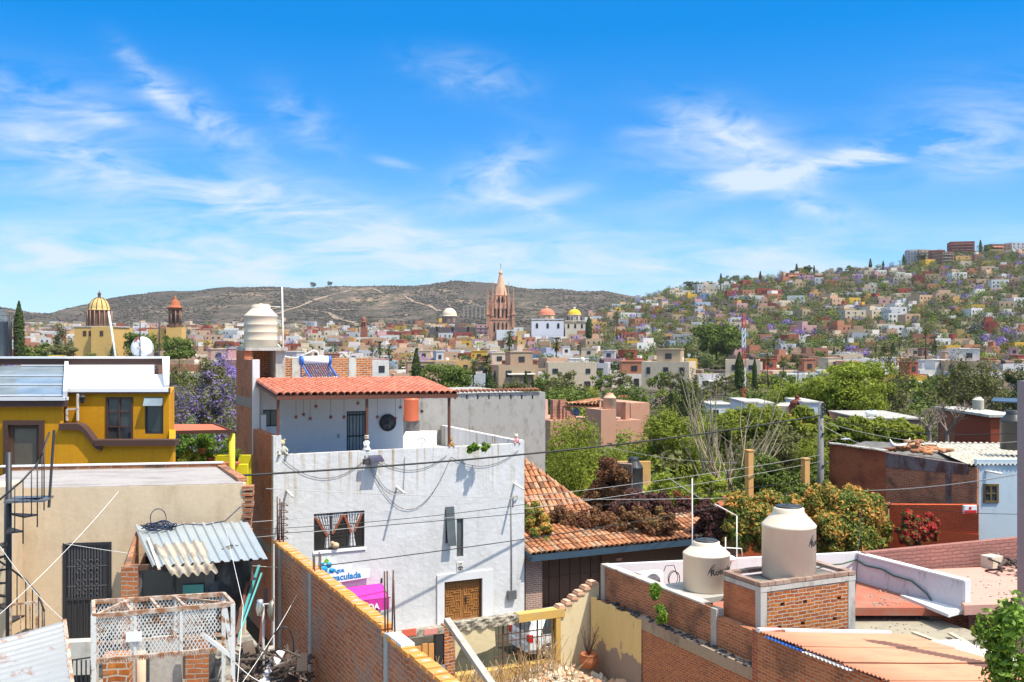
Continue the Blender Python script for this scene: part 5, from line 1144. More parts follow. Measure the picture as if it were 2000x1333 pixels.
for k, (x0, y0, x1, y1) in enumerate(((1784,1236,1835,1255),(1856,1238,1892,1258))):
    a = G.onZ(x0, y0, zo+.12); b = G.onZ(x1, y1, zo+.25); mb = MB(); mb.bar(a, b, .14, .06); solo('timber_offcut', mb, plaster('pale_timber', (.6,.5,.36), .15), ('left', 'right')[k]+' one of two pale timber offcuts on the olive grey roof edge', 'plank', G, b)
# ------------------------------------------------------------------ ruin
VF = 29.5
RU = thing('ruined_house_front', 'ruined yellow plastered house front with barred window opening and broken lintel', 'ruin', G, (12, VF, -11))
def rz(px, py): p = G.onV(px, py, VF); return p[0], p[2]
uW = rz(1163, 1200)[0]; uj = rz(1085, 1250)[0]; uj0 = rz(1094, 1250)[0]; uo = rz(968, 1250)[0]; zs = rz(1040, 1297)[1]; zl2 = -8.78
mb = MB(); ste = [(uj0, zl2), (rz(1088,1195)[0], zl2)]
xs = [rz(p, 1180)[0] for p in (1094, 1108, 1120, 1131, 1144, 1156, 1170)]; zz = [-8.78, -8.66, -8.52, -8.39, -8.25, -8.12]
for i in range(6): mb.box(xs[i], xs[i+1], VF, VF+.3, -11.4, zz[i])
creamw = plaster('cream_ruin_plaster', (.66,.56,.36), .08, stain=(.5,.4,.2), st_lo=.6, st_hi=.7)  # the wall's own cream with darker noise stains
part('cream_wall', mb, creamw, RU)
mb = MB()
for i in range(6): mb.box(xs[i]-.06, xs[i+1]-.03, VF-.04, VF+.34, zz[i]+.003, zz[i]+.07); mb.box(xs[i]-.03, xs[i+1]-.1, VF-.02, VF+.3, zz[i]+.073, zz[i]+.13)
part('stepped_bricks', mb, island('pale_brick', [(0,(.55,.3,.2)),(1,(.62,.42,.3))]), RU)
ochre = plaster('peeling_ochre', (.56,.36,.11), .12, stain=(.45,.36,.25), st_lo=.58, st_hi=.62)
mb = MB(); mb.box(uj, uj0, VF-.05, VF+.3, -11, zl2-.24); part('window_jamb', mb, ochre, RU)
ul0 = rz(880, 1210)[0]; mb = MB(); um = rz(1012, 1200)[0]; mb.box(um, uj0+.15, VF-.06, VF+.3, zl2-.24, zl2+.02); part('yellow_lintel', mb, ochre, RU)
mb = MB(); mb.grid(lambda s, t: (ul0+(um-ul0)*s, VF-.05-.03*sin(s*31+t*5), zl2-.26+(.28)*t+.02*sin(s*40)), 24, 3); mb.box(ul0, um, VF-.02, VF+.3, zl2-.24, zl2+.0)
uL = rz(762, 1215)[0]; mb.box(uL, ul0, VF, VF+.25, zl2-.28, zl2-.08); part('concrete_lintel', mb, plaster('rough_lintel', (.42,.38,.3), .25, stain=(.16,.14,.11), st_lo=.45, st_hi=.6, bump=1, bs=10, sscale=(3,3,3)), RU)
# broken wall remnant left of window
mb = MB(); jag = [(rz(890,1290)), rz(902,1262), rz(925,1280), rz(950,1272), rz(968,1262), rz(966,1222), rz(940,1218), rz(895,1220), rz(884,1240)]
mb.slab([(x, VF, z) for x, z in jag][::-1], (0, .25, 0)); part('plaster_remnant', mb, M['peel'] if 0 else plaster('flaking_cream', (.62,.53,.33), .15, stain=(.45,.2,.12), st_lo=.6, st_hi=.66, bump=1, bs=6), RU)
mb = MB(); a = rz(868, 1290); b = rz(889, 1220); mb.box(a[0], b[0], VF, VF+.3, -11.4, b[1]); part('broken_pier', mb, M['brick_orange'], RU)
mb = MB(); mb.box(ul0, uj0, VF-.05, VF+.3, -11.4, zs-.0); part('sill_wall', mb, ochre, RU)
# window bars
mb = MB(); n = 14
for k in range(n+1):
    x = uo+(uj-uo)*k/n; th = .045 if k % 4 == 2 else .014; mb.bar((x, VF+.1, zs), (x, VF+.1, zl2-.24), th)
for z in (zs+.35, (zs+zl2)/2, zl2-.6): mb.bar((uo, VF+.1, z), (uj, VF+.1, z), .03)
part('window_bars', mb, M['rebar'], RU)
mb = MB(); a = rz(852, 1290); b = rz(866, 1225); mb.box(a[0], b[0], VF+.02, VF+.25, -11.4, zl2-.28); part('dark_post', mb, M['darkmetal'], RU)
mb = MB(); a = rz(800, 1290); b = rz(850, 1225); mb.box(rz(770,1230)[0], a[0], VF+.1, VF+.2, -11.4, zl2-.3); part('dark_panel', mb, M['darkroom'], RU)
mb = MB()
for k in range(4): x = a[0]+(b[0]-a[0])*(k+.1)/4; mb.box(x, x+(b[0]-a[0])*.2, VF+.05, VF+.1, -11.4, zl2-.55+R(-.05,.05))
part('orange_planks', mb, island('orange_plank', [(0,(.45,.2,.05)),(1,(.6,.3,.09))]), RU)
for (x0, x1, y0, y1, m) in ((785,812,1231,1241,plain('faded_red', (.6,.12,.07))),(828,854,1230,1238,plain('faded_pink', (.6,.25,.22)))):
    a = rz(x0, y0); b = rz(x1, y1); mb = MB(); mb.box(a[0], b[0], VF-.02, VF+.0, b[1], a[1]); part('painted_board', mb, m, RU)
# leaning beam
a = G.P(873, 1212, 31.0); b = G.P(965, 1345, 27.5); mb = MB(); mb.bar(a, b, .2, .16); solo('concrete_beam', mb, M['grey_conc'], 'grey concrete beam leaning diagonally against the ruined lintel', 'beam', G, b)
# lot ground + rubble
mb = MB()
def lotz(u, v): return -10.95+.35*sin(u*1.3+.5)*sin(v*.9)+.45*math.exp(-((u-14.5)**2/6+(v-27.5)**2/4))
mb.grid(lambda s, t: (-8+25*s, 5+24.5*t, lotz(-8+25*s, 5+24.5*t)+R(-.03,.03)), 70, 70); structure('rubble_ground', mb, plaster('dusty_earth', (.42,.32,.22), .25, stain=(.25,.19,.14), bump=1, sscale=(1,1,1)), G)
mb = MB()
for k in range(2600):
    u = 7.2+9.6*random.random(); v = 22+7.3*random.random()**.6; z = lotz(u, v); s = R(.03,.10)*(1 if random.random() < .85 else 1.8)
    A = Matrix.Rotation(R(0,6.3), 3, 'Z') @ Matrix.Rotation(R(-.7,.7), 3, 'X') @ Matrix.Rotation(R(-.7,.7), 3, 'Y'); c = Vector((u, v, z+s*.3))
    hx, hy, hz = s*R(.6,1.3), s*R(.4,.9), s*R(.25,.6)
    pts = [c+A @ Vector((x*hx*R(.7,1), y*hy*R(.7,1), z_*hz)) for z_ in (-1, 1) for x, y in ((-1,-1),(1,-1),(1,1),(-1,1))]; mb.hexa(pts)
solo('rubble', mb, island('rubble_mix', [(0,(.5,.4,.28)),(.3,(.55,.28,.16)),(.5,(.62,.55,.42)),(.75,(.4,.33,.25)),(1,(.68,.62,.52))], bump=.5), 'scattered broken brick and plaster rubble inside the ruin', 'rubble', G, (12, 27, -10.9), kind='stuff')
mb = MB()
for k in range(420):
    u = R(9.5, 15.5); v = 29.2-R(0,1.6)+(.3 if random.random()<.2 else 0); z = lotz(u, v); h = R(.3,1.3); d = Vector((R(-.4,.4), R(-.4,.2), 1)).normalized()
    mb.tube([(u, v, z), (u+d.x*h*.5, v+d.y*h*.5, z+h*.5), (u+d.x*h+R(-.2,.2), v+d.y*h, z+h*R(.8,1))], R(.006,.016), 3, caps=False)
solo('dry_weeds', mb, island('dry_stalk', [(0,(.32,.2,.1)),(.6,(.5,.35,.18)),(1,(.62,.48,.3))]), 'tangle of dead brown weeds and sticks in the ruined window', 'dead weeds', G, (12.5, 28.6, -10.9), kind='stuff')
mb = MB(); p = G.P(853, 1312, 29.0); mb.slab([G.P(838,1303,29), G.P(868,1298,29.3), G.P(872,1318,28.6), G.P(848,1322,28.2)][::-1], .25); solo('grey_box', mb, plain('slate_box', (.10,.12,.15), .5), 'dark slate box half buried in rubble by the leaning beam', 'box', G, p)
p = G.onV(1150, 1305, 28.6); T = thing('clay_pot', 'round clay pot with dead shrub in the corner of the ruin', 'pot', G, p); mb = MB(); mb.lathe((p[0], p[1], p[2]), [(.01,0),(.2,.02),(.3,.15),(.31,.3),(.27,.42),(.3,.46),(.24,.46),(.22,.38),(.01,.36)], n=20); part('pot', mb, M['terracotta'], T)
mb = MB()
for k in range(24): a_ = R(0,6.3); h = R(.4,1.1); mb.tube([(p[0], p[1], p[2]+.4), (p[0]+.15*cos(a_), p[1]+.15*sin(a_), p[2]+.4+h*.5), (p[0]+R(.1,.35)*cos(a_), p[1]+R(.1,.35)*sin(a_), p[2]+.4+h)], .008, 3)
part('dead_stems', mb, M['rebar'], T)
# ------------------------------------------------------------------ parked car
cu = G.onV(1029, 1190, 32.6)[0]
CAR = thing('parked_car', 'white hatchback parked in the street behind the ruined front', 'car', G, (cu+2, 33.2, -11.4))
paint = plain('white_car_paint', (.75,.76,.78), .25, var=.02); cg = glass('car_glass', (.03,.04,.045), .05)
v_n, v_f = 32.4, 34.05; zg = -11.4
sec = [(0,.35,.85,.9),(.03,.30,.98,.98),(.25,.28,1.35,1.38),(.75,.26,1.47,1.50),(1.6,.26,1.50,1.54),(2.3,.26,1.46,1.49),(2.9,.26,1.02,1.05),(3.6,.27,.93,.95),(4.0,.32,.8,.82),(4.08,.36,.62,.64)]
mb = MB(); rings = []
for (x, zb_, zt_s, ztc) in sec:
    ins = .20 if zt_s > 1.1 else .06; belt = min(.92, zt_s-.02); w = 0.0 if 0 < x < 4.05 else .08
    rings.append([(cu+x, v_n+.05+w, zg+zb_), (cu+x, v_n+w, zg+zb_+.15), (cu+x, v_n+w, zg+belt), (cu+x, v_n+ins+w, zg+zt_s-.04), (cu+x, v_n+ins+.12+w, zg+zt_s), (cu+x, (v_n+v_f)/2, zg+ztc), (cu+x, v_f-ins-.12-w, zg+zt_s), (cu+x, v_f-ins-w, zg+zt_s-.04), (cu+x, v_f-w, zg+belt), (cu+x, v_f-w, zg+zb_+.15), (cu+x, v_f-.05-w, zg+zb_)])
m = 11; vs = [p for r in rings for p in r]; fs = []
for i in range(len(rings)-1):
    for k in range(m): k2 = (k+1) % m; fs.append((i*m+k, (i+1)*m+k, (i+1)*m+k2, i*m+k2))
fs += [tuple(range(m)), tuple(range((len(rings)-1)*m+m-1, (len(rings)-1)*m-1, -1))]; mb.add(vs, fs, smooth=False); body = part('body', mb, paint, CAR)
mb = MB(); e = .006
def sidewin(xa, xb, xat, xbt, v, s): mb.poly([(cu+xa, v-s*.0, zg+.95), (cu+xb, v, zg+.95), (cu+xbt, v+s*.19, zg+1.42), (cu+xat, v+s*.19, zg+1.42)] if s > 0 else [(cu+xat, v+s*.19, zg+1.42), (cu+xbt, v+s*.19, zg+1.42), (cu+xb, v, zg+.95), (cu+xa, v, zg+.95)])
sidewin(.45, 1.5, .75, 1.5, v_n-e, 1); sidewin(1.56, 2.75, 1.56, 2.3, v_n-e, 1)
sidewin(.45, 1.5, .75, 1.5, v_f+e, -1); sidewin(1.56, 2.75, 1.56, 2.3, v_f+e, -1)
part('side_window', mb, cg, body)
mb = MB(); mb.poly([(cu+.045-e*3, v_n+.2, zg+1.02), (cu+.26-e*4, v_n+.32, zg+1.345), (cu+.26-e*4, v_f-.32, zg+1.345), (cu+.045-e*3, v_f-.2, zg+1.02)]); part('rear_window', mb, cg, body)
for v, s in ((v_n, 1), (v_f, -1)):
    mb = MB(); mb.box(cu-.03, cu+.14, v-.012*s, v+.16*s, zg+.72, zg+.98); part('tail_light', mb, plain('red_lens', (.55,.02,.015), .2), CAR)
mb = MB(); mb.box(cu-.06, cu+.06, v_n+.1, v_f-.1, zg+.34, zg+.62); part('rear_bumper', mb, paint, CAR)
for x in (.72, 3.3):
    for v, s in ((v_n, 1), (v_f, -1)):
        mb = MB(); mb.lathe((0,0,0), [(.19,-.1),(.3,-.1),(.32,-.06),(.32,.06),(.3,.1),(.19,.1),(.19,-.1)], n=24, cap=False); mb.v = [(cu+x+a, v+s*.07+c, zg+.32+b) for a, b, c in mb.v]; wheel = part('wheel', mb, M['black'], CAR)
        mb = MB(); mb.lathe((0,0,0), [(.01,0),(.06,.01),(.06,0),(.17,0),(.2,.02),(.2,-.02),(.01,-.02)], n=20)
        for q in range(7): a = q*2*pi/7; mb.bar((.03*cos(a), .03*sin(a), .015), (.18*cos(a), .18*sin(a), .015), .05, .02, up=(0,0,1))
        mb.v = [(cu+x+a, v-s*(.03+c), zg+.32+b) for a, b, c in mb.v]; part('rim', mb, plain('alloy', (.5,.5,.52), .3, .7), wheel)
mb = MB(); mb.tube([(cu+.55, 33.2, zg+1.5), (cu+.25, 33.25, zg+1.62)], .008, 4); part('aerial', mb, M['black'], CAR)
# ------------------------------------------------------------------ utility pole & lamp
VPp = 39.5
p = G.onV(1603, 785, VPp); UP = thing('utility_pole', 'grey concrete utility pole carrying wires and a street lamp arm', 'utility pole', G, (p[0], VPp, -11.4))
mb = MB(); mb.lathe((p[0], VPp, -11.4), [(.2,0),(.13,p[2]+11.4)], n=10); part('pole', mb, plaster('weathered_pole', (.22,.21,.2), .2), UP)
mb = MB(); a = G.onV(1606, 872, VPp); b = G.onV(1636, 857, VPp); mb.tube([(a[0]+.1, VPp, a[2]), (a[0]+.35, VPp, a[2]+.2), b], .03, 6); part('lamp_arm', mb, M['rebar'], UP)
mb = MB(); c = Vector(G.onV(1652, 858, VPp)); mb.lathe((0,0,0), [(.01,-.33),(.06,-.3),(.09,0),(.07,.25),(.01,.3)], n=10); mb.v = [(c.x+z, c.y+y, c.z+x*.5) for x, y, z in mb.v]; part('lamp_head', mb, plain('lamp_grey', (.4,.45,.5), .35), UP)
mb = MB()
for k, z in enumerate((p[2]-.1, p[2]-.35, p[2]-.6, p[2]-1.6, p[2]-3.2)): mb.bar((p[0]-.05, VPp-.16, z), (p[0]+.12, VPp-.16, z), .07, .1)
mb.bar((p[0]-.05, VPp-.1, -6.2), (p[0]+.5, VPp-.1, -6.1), .04); mb.bar((p[0]-.05, VPp-.1, -7.1), (p[0]+.5, VPp-.1, -7.6), .04); part('insulator', mb, M['darkmetal'], UP)
p2 = W.P(2001, 700, 24); mb = MB(); mb.box(p2[0], p2[0]+.6, p2[1], p2[1]+.35, -11.6, W.P(1995, 745, 24)[2]); solo('concrete_column', mb, plaster('violet_concrete', (.27,.245,.255), .15), 'tall violet grey concrete column at the right edge', 'column', W, (p2[0], p2[1], -11.6))
# ------------------------------------------------------------------ brick and blue houses on the right
RB = thing('brick_house', 'long dark brick house wall with grey cement band and clay rubble on its roof', 'house', W, W.P(1760, 1100, 50))
n_ = Vector(W.P(1908, 1000, 46.5)); f_ = Vector(W.P(1620, 1000, 53)); zt_a = W.P(1908, 925, 46.5)[2]; zt_b = W.P(1620, 868, 53)[2]; dd_ = (f_-n_).normalized(); dd_.z = 0; nn = Vector((-dd_.y, dd_.x, 0)); nn = nn if nn.y > 0 else -nn
def bw(s, z, off=0): p = n_.lerp(f_, s)+nn*off; return (p.x, p.y, z)
zm = W.P(1745, 885, 50)[2]
mb = MB(); s_m = .585
mb.hexa([bw(s_m,-12), bw(0,-12), bw(0,-12,.3), bw(s_m,-12,.3), bw(s_m,zm-.3), bw(0,zt_a+.25), bw(0,zt_a+.25,.3), bw(s_m,zm-.3,.3)]); part('brick_wall', mb, M['brick_old'], RB)
mb = MB(); mb.hexa([bw(1,-12), bw(s_m,-12), bw(s_m,-12,.3), bw(1,-12,.3), bw(1,zt_b), bw(s_m,zm+.05), bw(s_m,zm+.05,.3), bw(1,zt_b,.3)]); part('stained_brick_wall', mb, brick('stained_brick', (.42,.09,.035), (.50,.14,.055), (.30,.13,.07), dirt=(.16,.05,.03), dirt_amt=.9, slop=.2), RB)
mb = MB(); mb.hexa([bw(s_m,zm-.75,-.03), bw(.05,zt_a-.1,-.03), bw(.05,zt_a-.1,.28), bw(s_m,zm-.75,.28), bw(s_m,zm-.02,-.03), bw(.05,zt_a+.35,-.03), bw(.05,zt_a+.35,.28), bw(s_m,zm-.02,.28)])
mb.hexa([bw(.19,-11,-.02), bw(.155,-11,-.02), bw(.155,-11,.2), bw(.19,-11,.2), bw(.19,zt_a,-.02), bw(.155,zt_a,-.02), bw(.155,zt_a,.2), bw(.19,zt_a,.2)]); part('cement_band', mb, plaster('stained_cement', (.20,.165,.165), .3, stain=(.1,.05,.04), st_lo=.45, st_hi=.6), RB)
mb = MB()
for k in range(26): s = .6+.4*k/26; z = zm+(zt_b-zm)*(s-s_m)/(1-s_m)+.06; q = bw(s, z); mb.bar((q[0]-.12, q[1]-.05, z+R(0,.03)), (q[0]+.14, q[1]-.05, z+R(0,.03)), .3, .06); 
part('stone_coping', mb, M['light_conc'], RB)
mb = MB()
for k in range(60): s = R(.35,.62); q = Vector(bw(s, zm+.1+R(0,.5)*math.exp(-((s-.5)/.05)**2), R(.5,2.5))); e = Vector((R(-1,1), R(-1,1), R(-.1,.2))).normalized()*R(.15,.35); mb.tube([q-e, q+e], .09, 6)
part('stacked_tiles', mb, M['tile_old'], RB)
mb = MB(); q1 = W.P(1765, 872, 51); q2 = W.P(2180, 906, 46.5); q3 = W.P(2180, 868, 56); q4 = W.P(1790, 864, 58); corr(mb, bw(.03, zt_a+.4, -.3), q2, q3, q4, pitch=.3, amp=.05); part('corrugated_roof', mb, plaster('lichen_sheet', (.6,.55,.46), .15, stain=(.3,.26,.2), st_lo=.5, st_hi=.65), RB)
mb = MB(); mb.slab([bw(0, zt_a+.2, .3), bw(1, zt_b-.3, .3), W.P(1700, 862, 60), W.P(2000, 872, 56)][::-1] if 0 else [bw(1, zt_b-.35, .3), bw(0, zt_a+.1, .3), W.P(2020, 880, 55), W.P(1690, 862, 60)], .2); part('roof_slab', mb, M['dark_conc'], RB)
mb = MB()   # bull horns/boat shaped white trough
P_ = [W.P(1738, 858, 52), W.P(1742, 868, 52), W.P(1752, 874, 52), W.P(1765, 873, 52), W.P(1775, 866, 52), W.P(1777, 856, 52)]; mb.tube(P_, [.02,.1,.16,.17,.1,.02], 8); solo('white_hammock', mb, M['white'], 'white crescent shaped cloth bundle on the brick house roof', 'cloth', W, P_[2])
BL = thing('blue_house', 'pale blue rendered house with a small wooden casement window', 'house', W, W.P(1950, 1100, 47))
b0 = W.P(1908, 900, 46.6); b1 = W.P(2180, 900, 47.5); wl = W.P(1918, 945, 46.7); wr = W.P(1948, 982, 46.7)
mb = MB(); mb.wall('V', 46.6, .3, b0[0], b1[0], -12, W.P(1950, 898, 46.6)[2], [(wl[0], wr[0], wr[2], wl[2])]); part('wall', mb, plaster('pale_blue_lime', (.50,.58,.63), .08, stain=(.38,.46,.52)), BL)
window(BL, wl[0], wr[0], wr[2], wl[2], 46.55, plaster('olive_wood', (.16,.11,.05), .3), M['glass'], 2, 2, .1, .1)
p = W.P(1938, 922, 46.5); mb = MB(); mb.tube([(p[0]-.3, p[1]+.1, p[2]+.03), (p[0]+.3, p[1]-.3, p[2]-.05)], .05, 6); part('spout', mb, M['pvc'], BL)
RL = thing('red_wall', 'bright brick red garden wall below the dark brick house', 'wall', W, W.P(1820, 1060, 45))
r0 = Vector(W.P(1640, 1000, 49)); r1_ = Vector(W.P(1911, 1000, 45.6)); mb = MB(); zr0 = W.P(1735, 992, 48)[2]; zr1 = W.P(1911, 987, 45.6)[2]
def rq(s, z, o=0): p = r0.lerp(r1_, s); return (p.x, p.y+o, z)
mb.hexa([rq(0,-9.6), rq(1,-9.6), rq(1,-9.6,.3), rq(0,-9.6,.3), rq(0,zr0), rq(1,zr1), rq(1,zr1,.3), rq(0,zr0,.3)]); part('brick_face', mb, M['brick_red'], RL)
mb = MB(); mb.hexa([rq(0,-12,-.05), rq(1,-12,-.05), rq(1,-12,.3), rq(0,-12,.3), rq(0,-8.62,-.05), rq(1,-8.62,-.05), rq(1,-8.62,.3), rq(0,-8.62,.3)]); part('rendered_base', mb, plaster('red_render', (.64,.12,.045), .08, stain=(.4,.07,.03)), RL)
p = W.P(1892, 998, 45.5); mb = MB(); mb.box(p[0]-.28, p[0]+.3, p[1]-.15, p[1]-.02, p[2]-.1, p[2]+.25); f = solo('small_banner', mb, M['whiteclean'], 'small white and red banner hanging on the red wall corner', 'banner', W, p)
mb = MB(); mb.box(p[0]-.26, p[0]+.28, p[1]-.155, p[1]-.153, p[2]-.1, p[2]+.05); mb.ball((p[0], p[1]-.155, p[2]+.14), .07, 5, sy=.1); part('red_marking', mb, plain('flag_red', (.6,.02,.02)), f)
# boundary wall along far side of street behind bougainvillea
mb = MB(); mb.box(t1[0]+.3, 38.5, VT, VT+.3, -11.4, -8.75); solo('rust_red_wall', mb, plaster('rust_red_render', (.36,.08,.03), .15), 'rust red street wall under the orange bougainvillea', 'wall', G, (30, VT, -11.4))
a = W.P(1735, 990, 47.2); mb = MB(); mb.tube([(a[0], a[1], -11), a], .05, 6); mb.ball((a[0], a[1], a[2]+.1), .13, 8); solo('ball_topped_post', mb, M['post'], 'brown post with a round knob beside the red bougainvillea', 'post', W, (a[0], a[1], -11))
# things beyond the brick house
for (px0, px1, py0, py1, D, m, nm, lb, ct) in (
  (1935, 1990, 812, 868, 62, plaster('rust_box', (.28,.06,.03), .3), 'rust_red_house', 'small rust red cube house behind the corrugated roof on the right', 'house'),
  (1895, 1935, 806, 870, 66, M['brick_dark'], 'dark_brick_outbuilding', 'low brick outbuilding with white slab roof left of the rust red cube', 'outbuilding')):
    a = W.P(px0, py0, D); b = W.P(px1, py1, D); T = thing(nm, lb, ct, W, (a[0], D, -11)); mb = MB(); mb.box(a[0], b[0], D, D+5, -11, a[2]-.1); part('wall', mb, m, T)
    mb = MB(); mb.box(a[0]-.2, b[0]+.2, D-.2, D+5.2, a[2]-.1, a[2]+.05); part('roof_slab', mb, M['light_conc'], T)
    mb = MB(); mb.box(b[0]-1.0, b[0]-.45, D-.03, D+.05, a[2]-1.6, a[2]-.9); part('window', mb, M['glass'], T)
a = W.P(1980, 878, 50); water_tank('water_tank', 'black dome topped water tank near the right edge', W, (a[0], 50, a[2]), .62, 1.85, M['black'])
a = W.P(1956, 806, 60); water_tank('water_tank', 'small cream water tank on the slab roof above the rust red cube house', W, (a[0], 63, a[2]), .33, .75, M['tank2'])
T = thing('solar_canopy', 'dark blue panel canopy above the small cream tank on the right', 'canopy', W, W.P(1960, 800, 70)); mb = MB(); mb.slab([W.P(1936, 783, 70), W.P(1992, 786, 70), W.P(1985, 778, 74), W.P(1940, 777, 74)], .08); part('panels', mb, glass('pv_glass', (.03,.05,.09), .2), T)
for px in (1938, 1960, 1988): mb = MB(); q = W.P(px, 785, 70.2); mb.bar((q[0], 70.3, q[2]-.05), (q[0], 70.3, q[2]-3), .08); part('leg', mb, M['darkmetal'], T)
p = W.P(1702, 808, 75); T = thing('gas_tank', 'small white horizontal gas tank on a roof beside the bright green tree', 'gas tank', W, p); mb = MB(); mb.tube([(p[0]-.42, 75, p[2]), (p[0]-.36, 75, p[2]), (p[0]+.36, 75, p[2]), (p[0]+.42, 75, p[2])], [.1,.2,.2,.1], 14); part('vessel', mb, M['whiteclean'], T)
mb = MB(); mb.lathe((p[0], 75, p[2]+.17), [(.08,0),(.08,.1),(.01,.12)], n=8); mb.box(p[0]-.3, p[0]-.25, 74.9, 75.1, p[2]-.4, p[2]-.15); mb.box(p[0]+.25, p[0]+.3, 74.9, 75.1, p[2]-.4, p[2]-.15); part('valve_and_feet', mb, M['blue'], T)
a = W.P(1695, 815, 76); b = W.P(1780, 870, 76); T = thing('low_brick_house', 'low pink brick house under the small white gas tank', 'house', W, (a[0]+4, 76, -10)); mb = MB(); mb.box(a[0]-1, b[0], 74, 82, -11, W.P(1700, 813, 76)[2]-.1); part('wall', mb, brick('pinkish_brick', (.42,.19,.13), (.5,.26,.18), (.42,.34,.3), dirt_amt=.5), T); mb = MB(); mb.box(a[0]-1.1, b[0]+.1, 73.8, 82.1, W.P(1700, 813, 76)[2]-.1, W.P(1700, 813, 76)[2]); part('roof_slab', mb, M['grey_conc'], T)
# terracotta complex centre right
TC = thing('terracotta_house', 'salmon terracotta house with tall tank plinth, tiled pergola and stepped brick gable', 'house', G, G.P(1190, 860, 82))
sal = plaster('salmon_adobe', (.50,.27,.18), .1, stain=(.45,.21,.13))
def tb(px0, px1, py, D, dep, m, nm, zb=-12, lab=None):
    a = G.P(px0, py, D); b = G.P(px1, py, D); mb = MB(); mb.box(a[0], max(b[0], a[0]+.4), a[1], a[1]+dep, zb, a[2]); return part(nm, mb, m, TC)
tb(1174, 1212, 801, 82, 2.6, sal, 'tank_plinth'); tb(1075, 1180, 822, 84, 6, sal, 'main_block'); tb(1160, 1280, 824, 85, 6, sal, 'right_block', -9); tb(1232, 1280, 788, 90, 6, sal, 'upper_room', -9)
tb(1164, 1172, 787, 86, .8, sal, 'pillar', -9); tb(1222, 1228, 787, 87, .8, sal, 'pillar', -9); tb(1055, 1074, 781, 88, 5, plaster('pink_lime', (.6,.38,.33), .08), 'pink_room', -9)
for k, (x, y) in enumerate(((1080, 782), (1094, 782), (1101, 793), (1107, 803), (1112, 812))):
    a = G.P(x, y, 85); mb = MB(); mb.box(a[0], a[0]+(.62 if k else .75), a[1], a[1]+.5, -8, a[2]); part('brick_step', mb, brick('terracotta_brick', (.4,.13,.07), (.46,.17,.09), (.6,.42,.34), w=.4, h=.12), TC)
A_ = Vector(G.P(1104, 790, 85)); mb = MB(); tile_roof(mb, A_, G.P(1172, 793, 85), G.P(1172, 777, 88), G.P(1165, 778, 88), tw=.3, tl=.6); tile_roof(mb, G.P(1206, 780, 86), G.P(1229, 779, 86), G.P(1226, 775, 88), G.P(1206, 775, 88), tw=.3, tl=.6)
mb.slab([G.P(1104, 792, 85), G.P(1174, 795, 85), G.P(1174, 779, 88), G.P(1165, 780, 88)], .12); part('pergola_roof', mb, M['tile_old'], TC)
mb = MB()
for k in range(9): x = 1112+k*7; mb.bar(G.P(x, 793-k*.9, 85), G.P(x+4, 791-k*.9, 87.5), .12, .2)
part('pergola_beam', mb, M['darkwood'], TC)
a = G.P(1191, 801, 83.2); water_tank('water_tank', 'salmon tinted water tank on the terracotta plinth', G, a, .53, 1.32, plaster('salmon_tank', (.60,.38,.25), .05), lid=sal)
a = G.P(1125, 812, 86); mb = MB(); mb.ball((a[0], a[1], a[2]+.3), .34, 10); solo('blue_jar', mb, plain('blue_jug', (.25,.42,.65), .3), 'round pale blue jug under the terracotta pergola', 'jug', G, a)
# black tank with vine covered wall
VW = thing('vine_covered_wall', 'old brick wall thick with dry vines beside a slim black tank', 'wall', W, W.P(1200, 980, 57))
a = W.P(1172, 903, 57); b = W.P(1234, 908, 55.5); mb = MB(); mb.hexa([(a[0],57.2,-11),(b[0],55.5,-11),(b[0]+.1,56.1,-11),(a[0],57.8,-11),(a[0],57.2,a[2]),(b[0],55.5,b[2]),(b[0]+.1,56.1,b[2]),(a[0],57.8,a[2])]); part('wall', mb, brick('viney_brick', (.2,.1,.06), (.28,.15,.09), (.35,.3,.28), slop=.8, dirt=(.05,.04,.02), dirt_amt=.9), VW)
a = W.P(1234, 902, 59.5); b = W.P(1271, 902, 59.5); mb = MB(); mb.box(W.P(1200,902,59.5)[0], b[0], 59.5, 59.8, -11, a[2]); part('ochre_panel', mb, plaster('apricot_render', (.62,.36,.12), .1, stain=(.45,.28,.15), st_lo=.5, st_hi=.7), VW)
mb = MB(); a = W.P(1232, 972, 57); mb.box(a[0]-.6, a[0]+1.8, 55.6, 59.4, a[2]-.25, a[2]); part('tank_shelf', mb, M['white'], VW)
a = W.P(1238, 970, 57.5); water_tank('water_tank', 'tall slim black water tank between the vine covered wall and the apricot panel', W, (a[0], 57.6, a[2]), .52, 2.15, M['black'])
for k, (px, y0, hw) in enumerate(((1467, 882, 6), (1577, 898, 6))):
    a = G.P(px, y0, 50); mb = MB(); mb.box(a[0]-.15, a[0]+.15, a[1], a[1]+.3, -11.4, a[2]); mb.box(a[0]-.18, a[0]+.18, a[1]-.03, a[1]+.33, a[2], a[2]+.06); solo('garden_pillar', mb, plaster('orange_ochre_render', (.60,.33,.12), .08), f"square orange ochre garden pillar, the {'taller left' if k == 0 else 'right'} one of two", 'pillar', G, (a[0], a[1], -11.4))
a = G.P(1415, 995, 47); T = thing('stucco_kiosk', 'small pinkish dome topped gatepost among the garden shrubs', 'kiosk', G, a); mb = MB(); mb.box(a[0]-.4, a[0]+.4, a[1]-.4, a[1]+.4, -11.4, a[2]+.1); part('body', mb, plaster('pale_pink_render', (.55,.36,.27), .1), T); mb = MB(); mb.lathe((a[0], a[1], a[2]+.1), [(.62,0),(.5,.12),(.25,.28),(.1,.33),(.1,.4),(.14,.45),(.01,.55)], n=16); part('cap', mb, M['terracotta'], T)
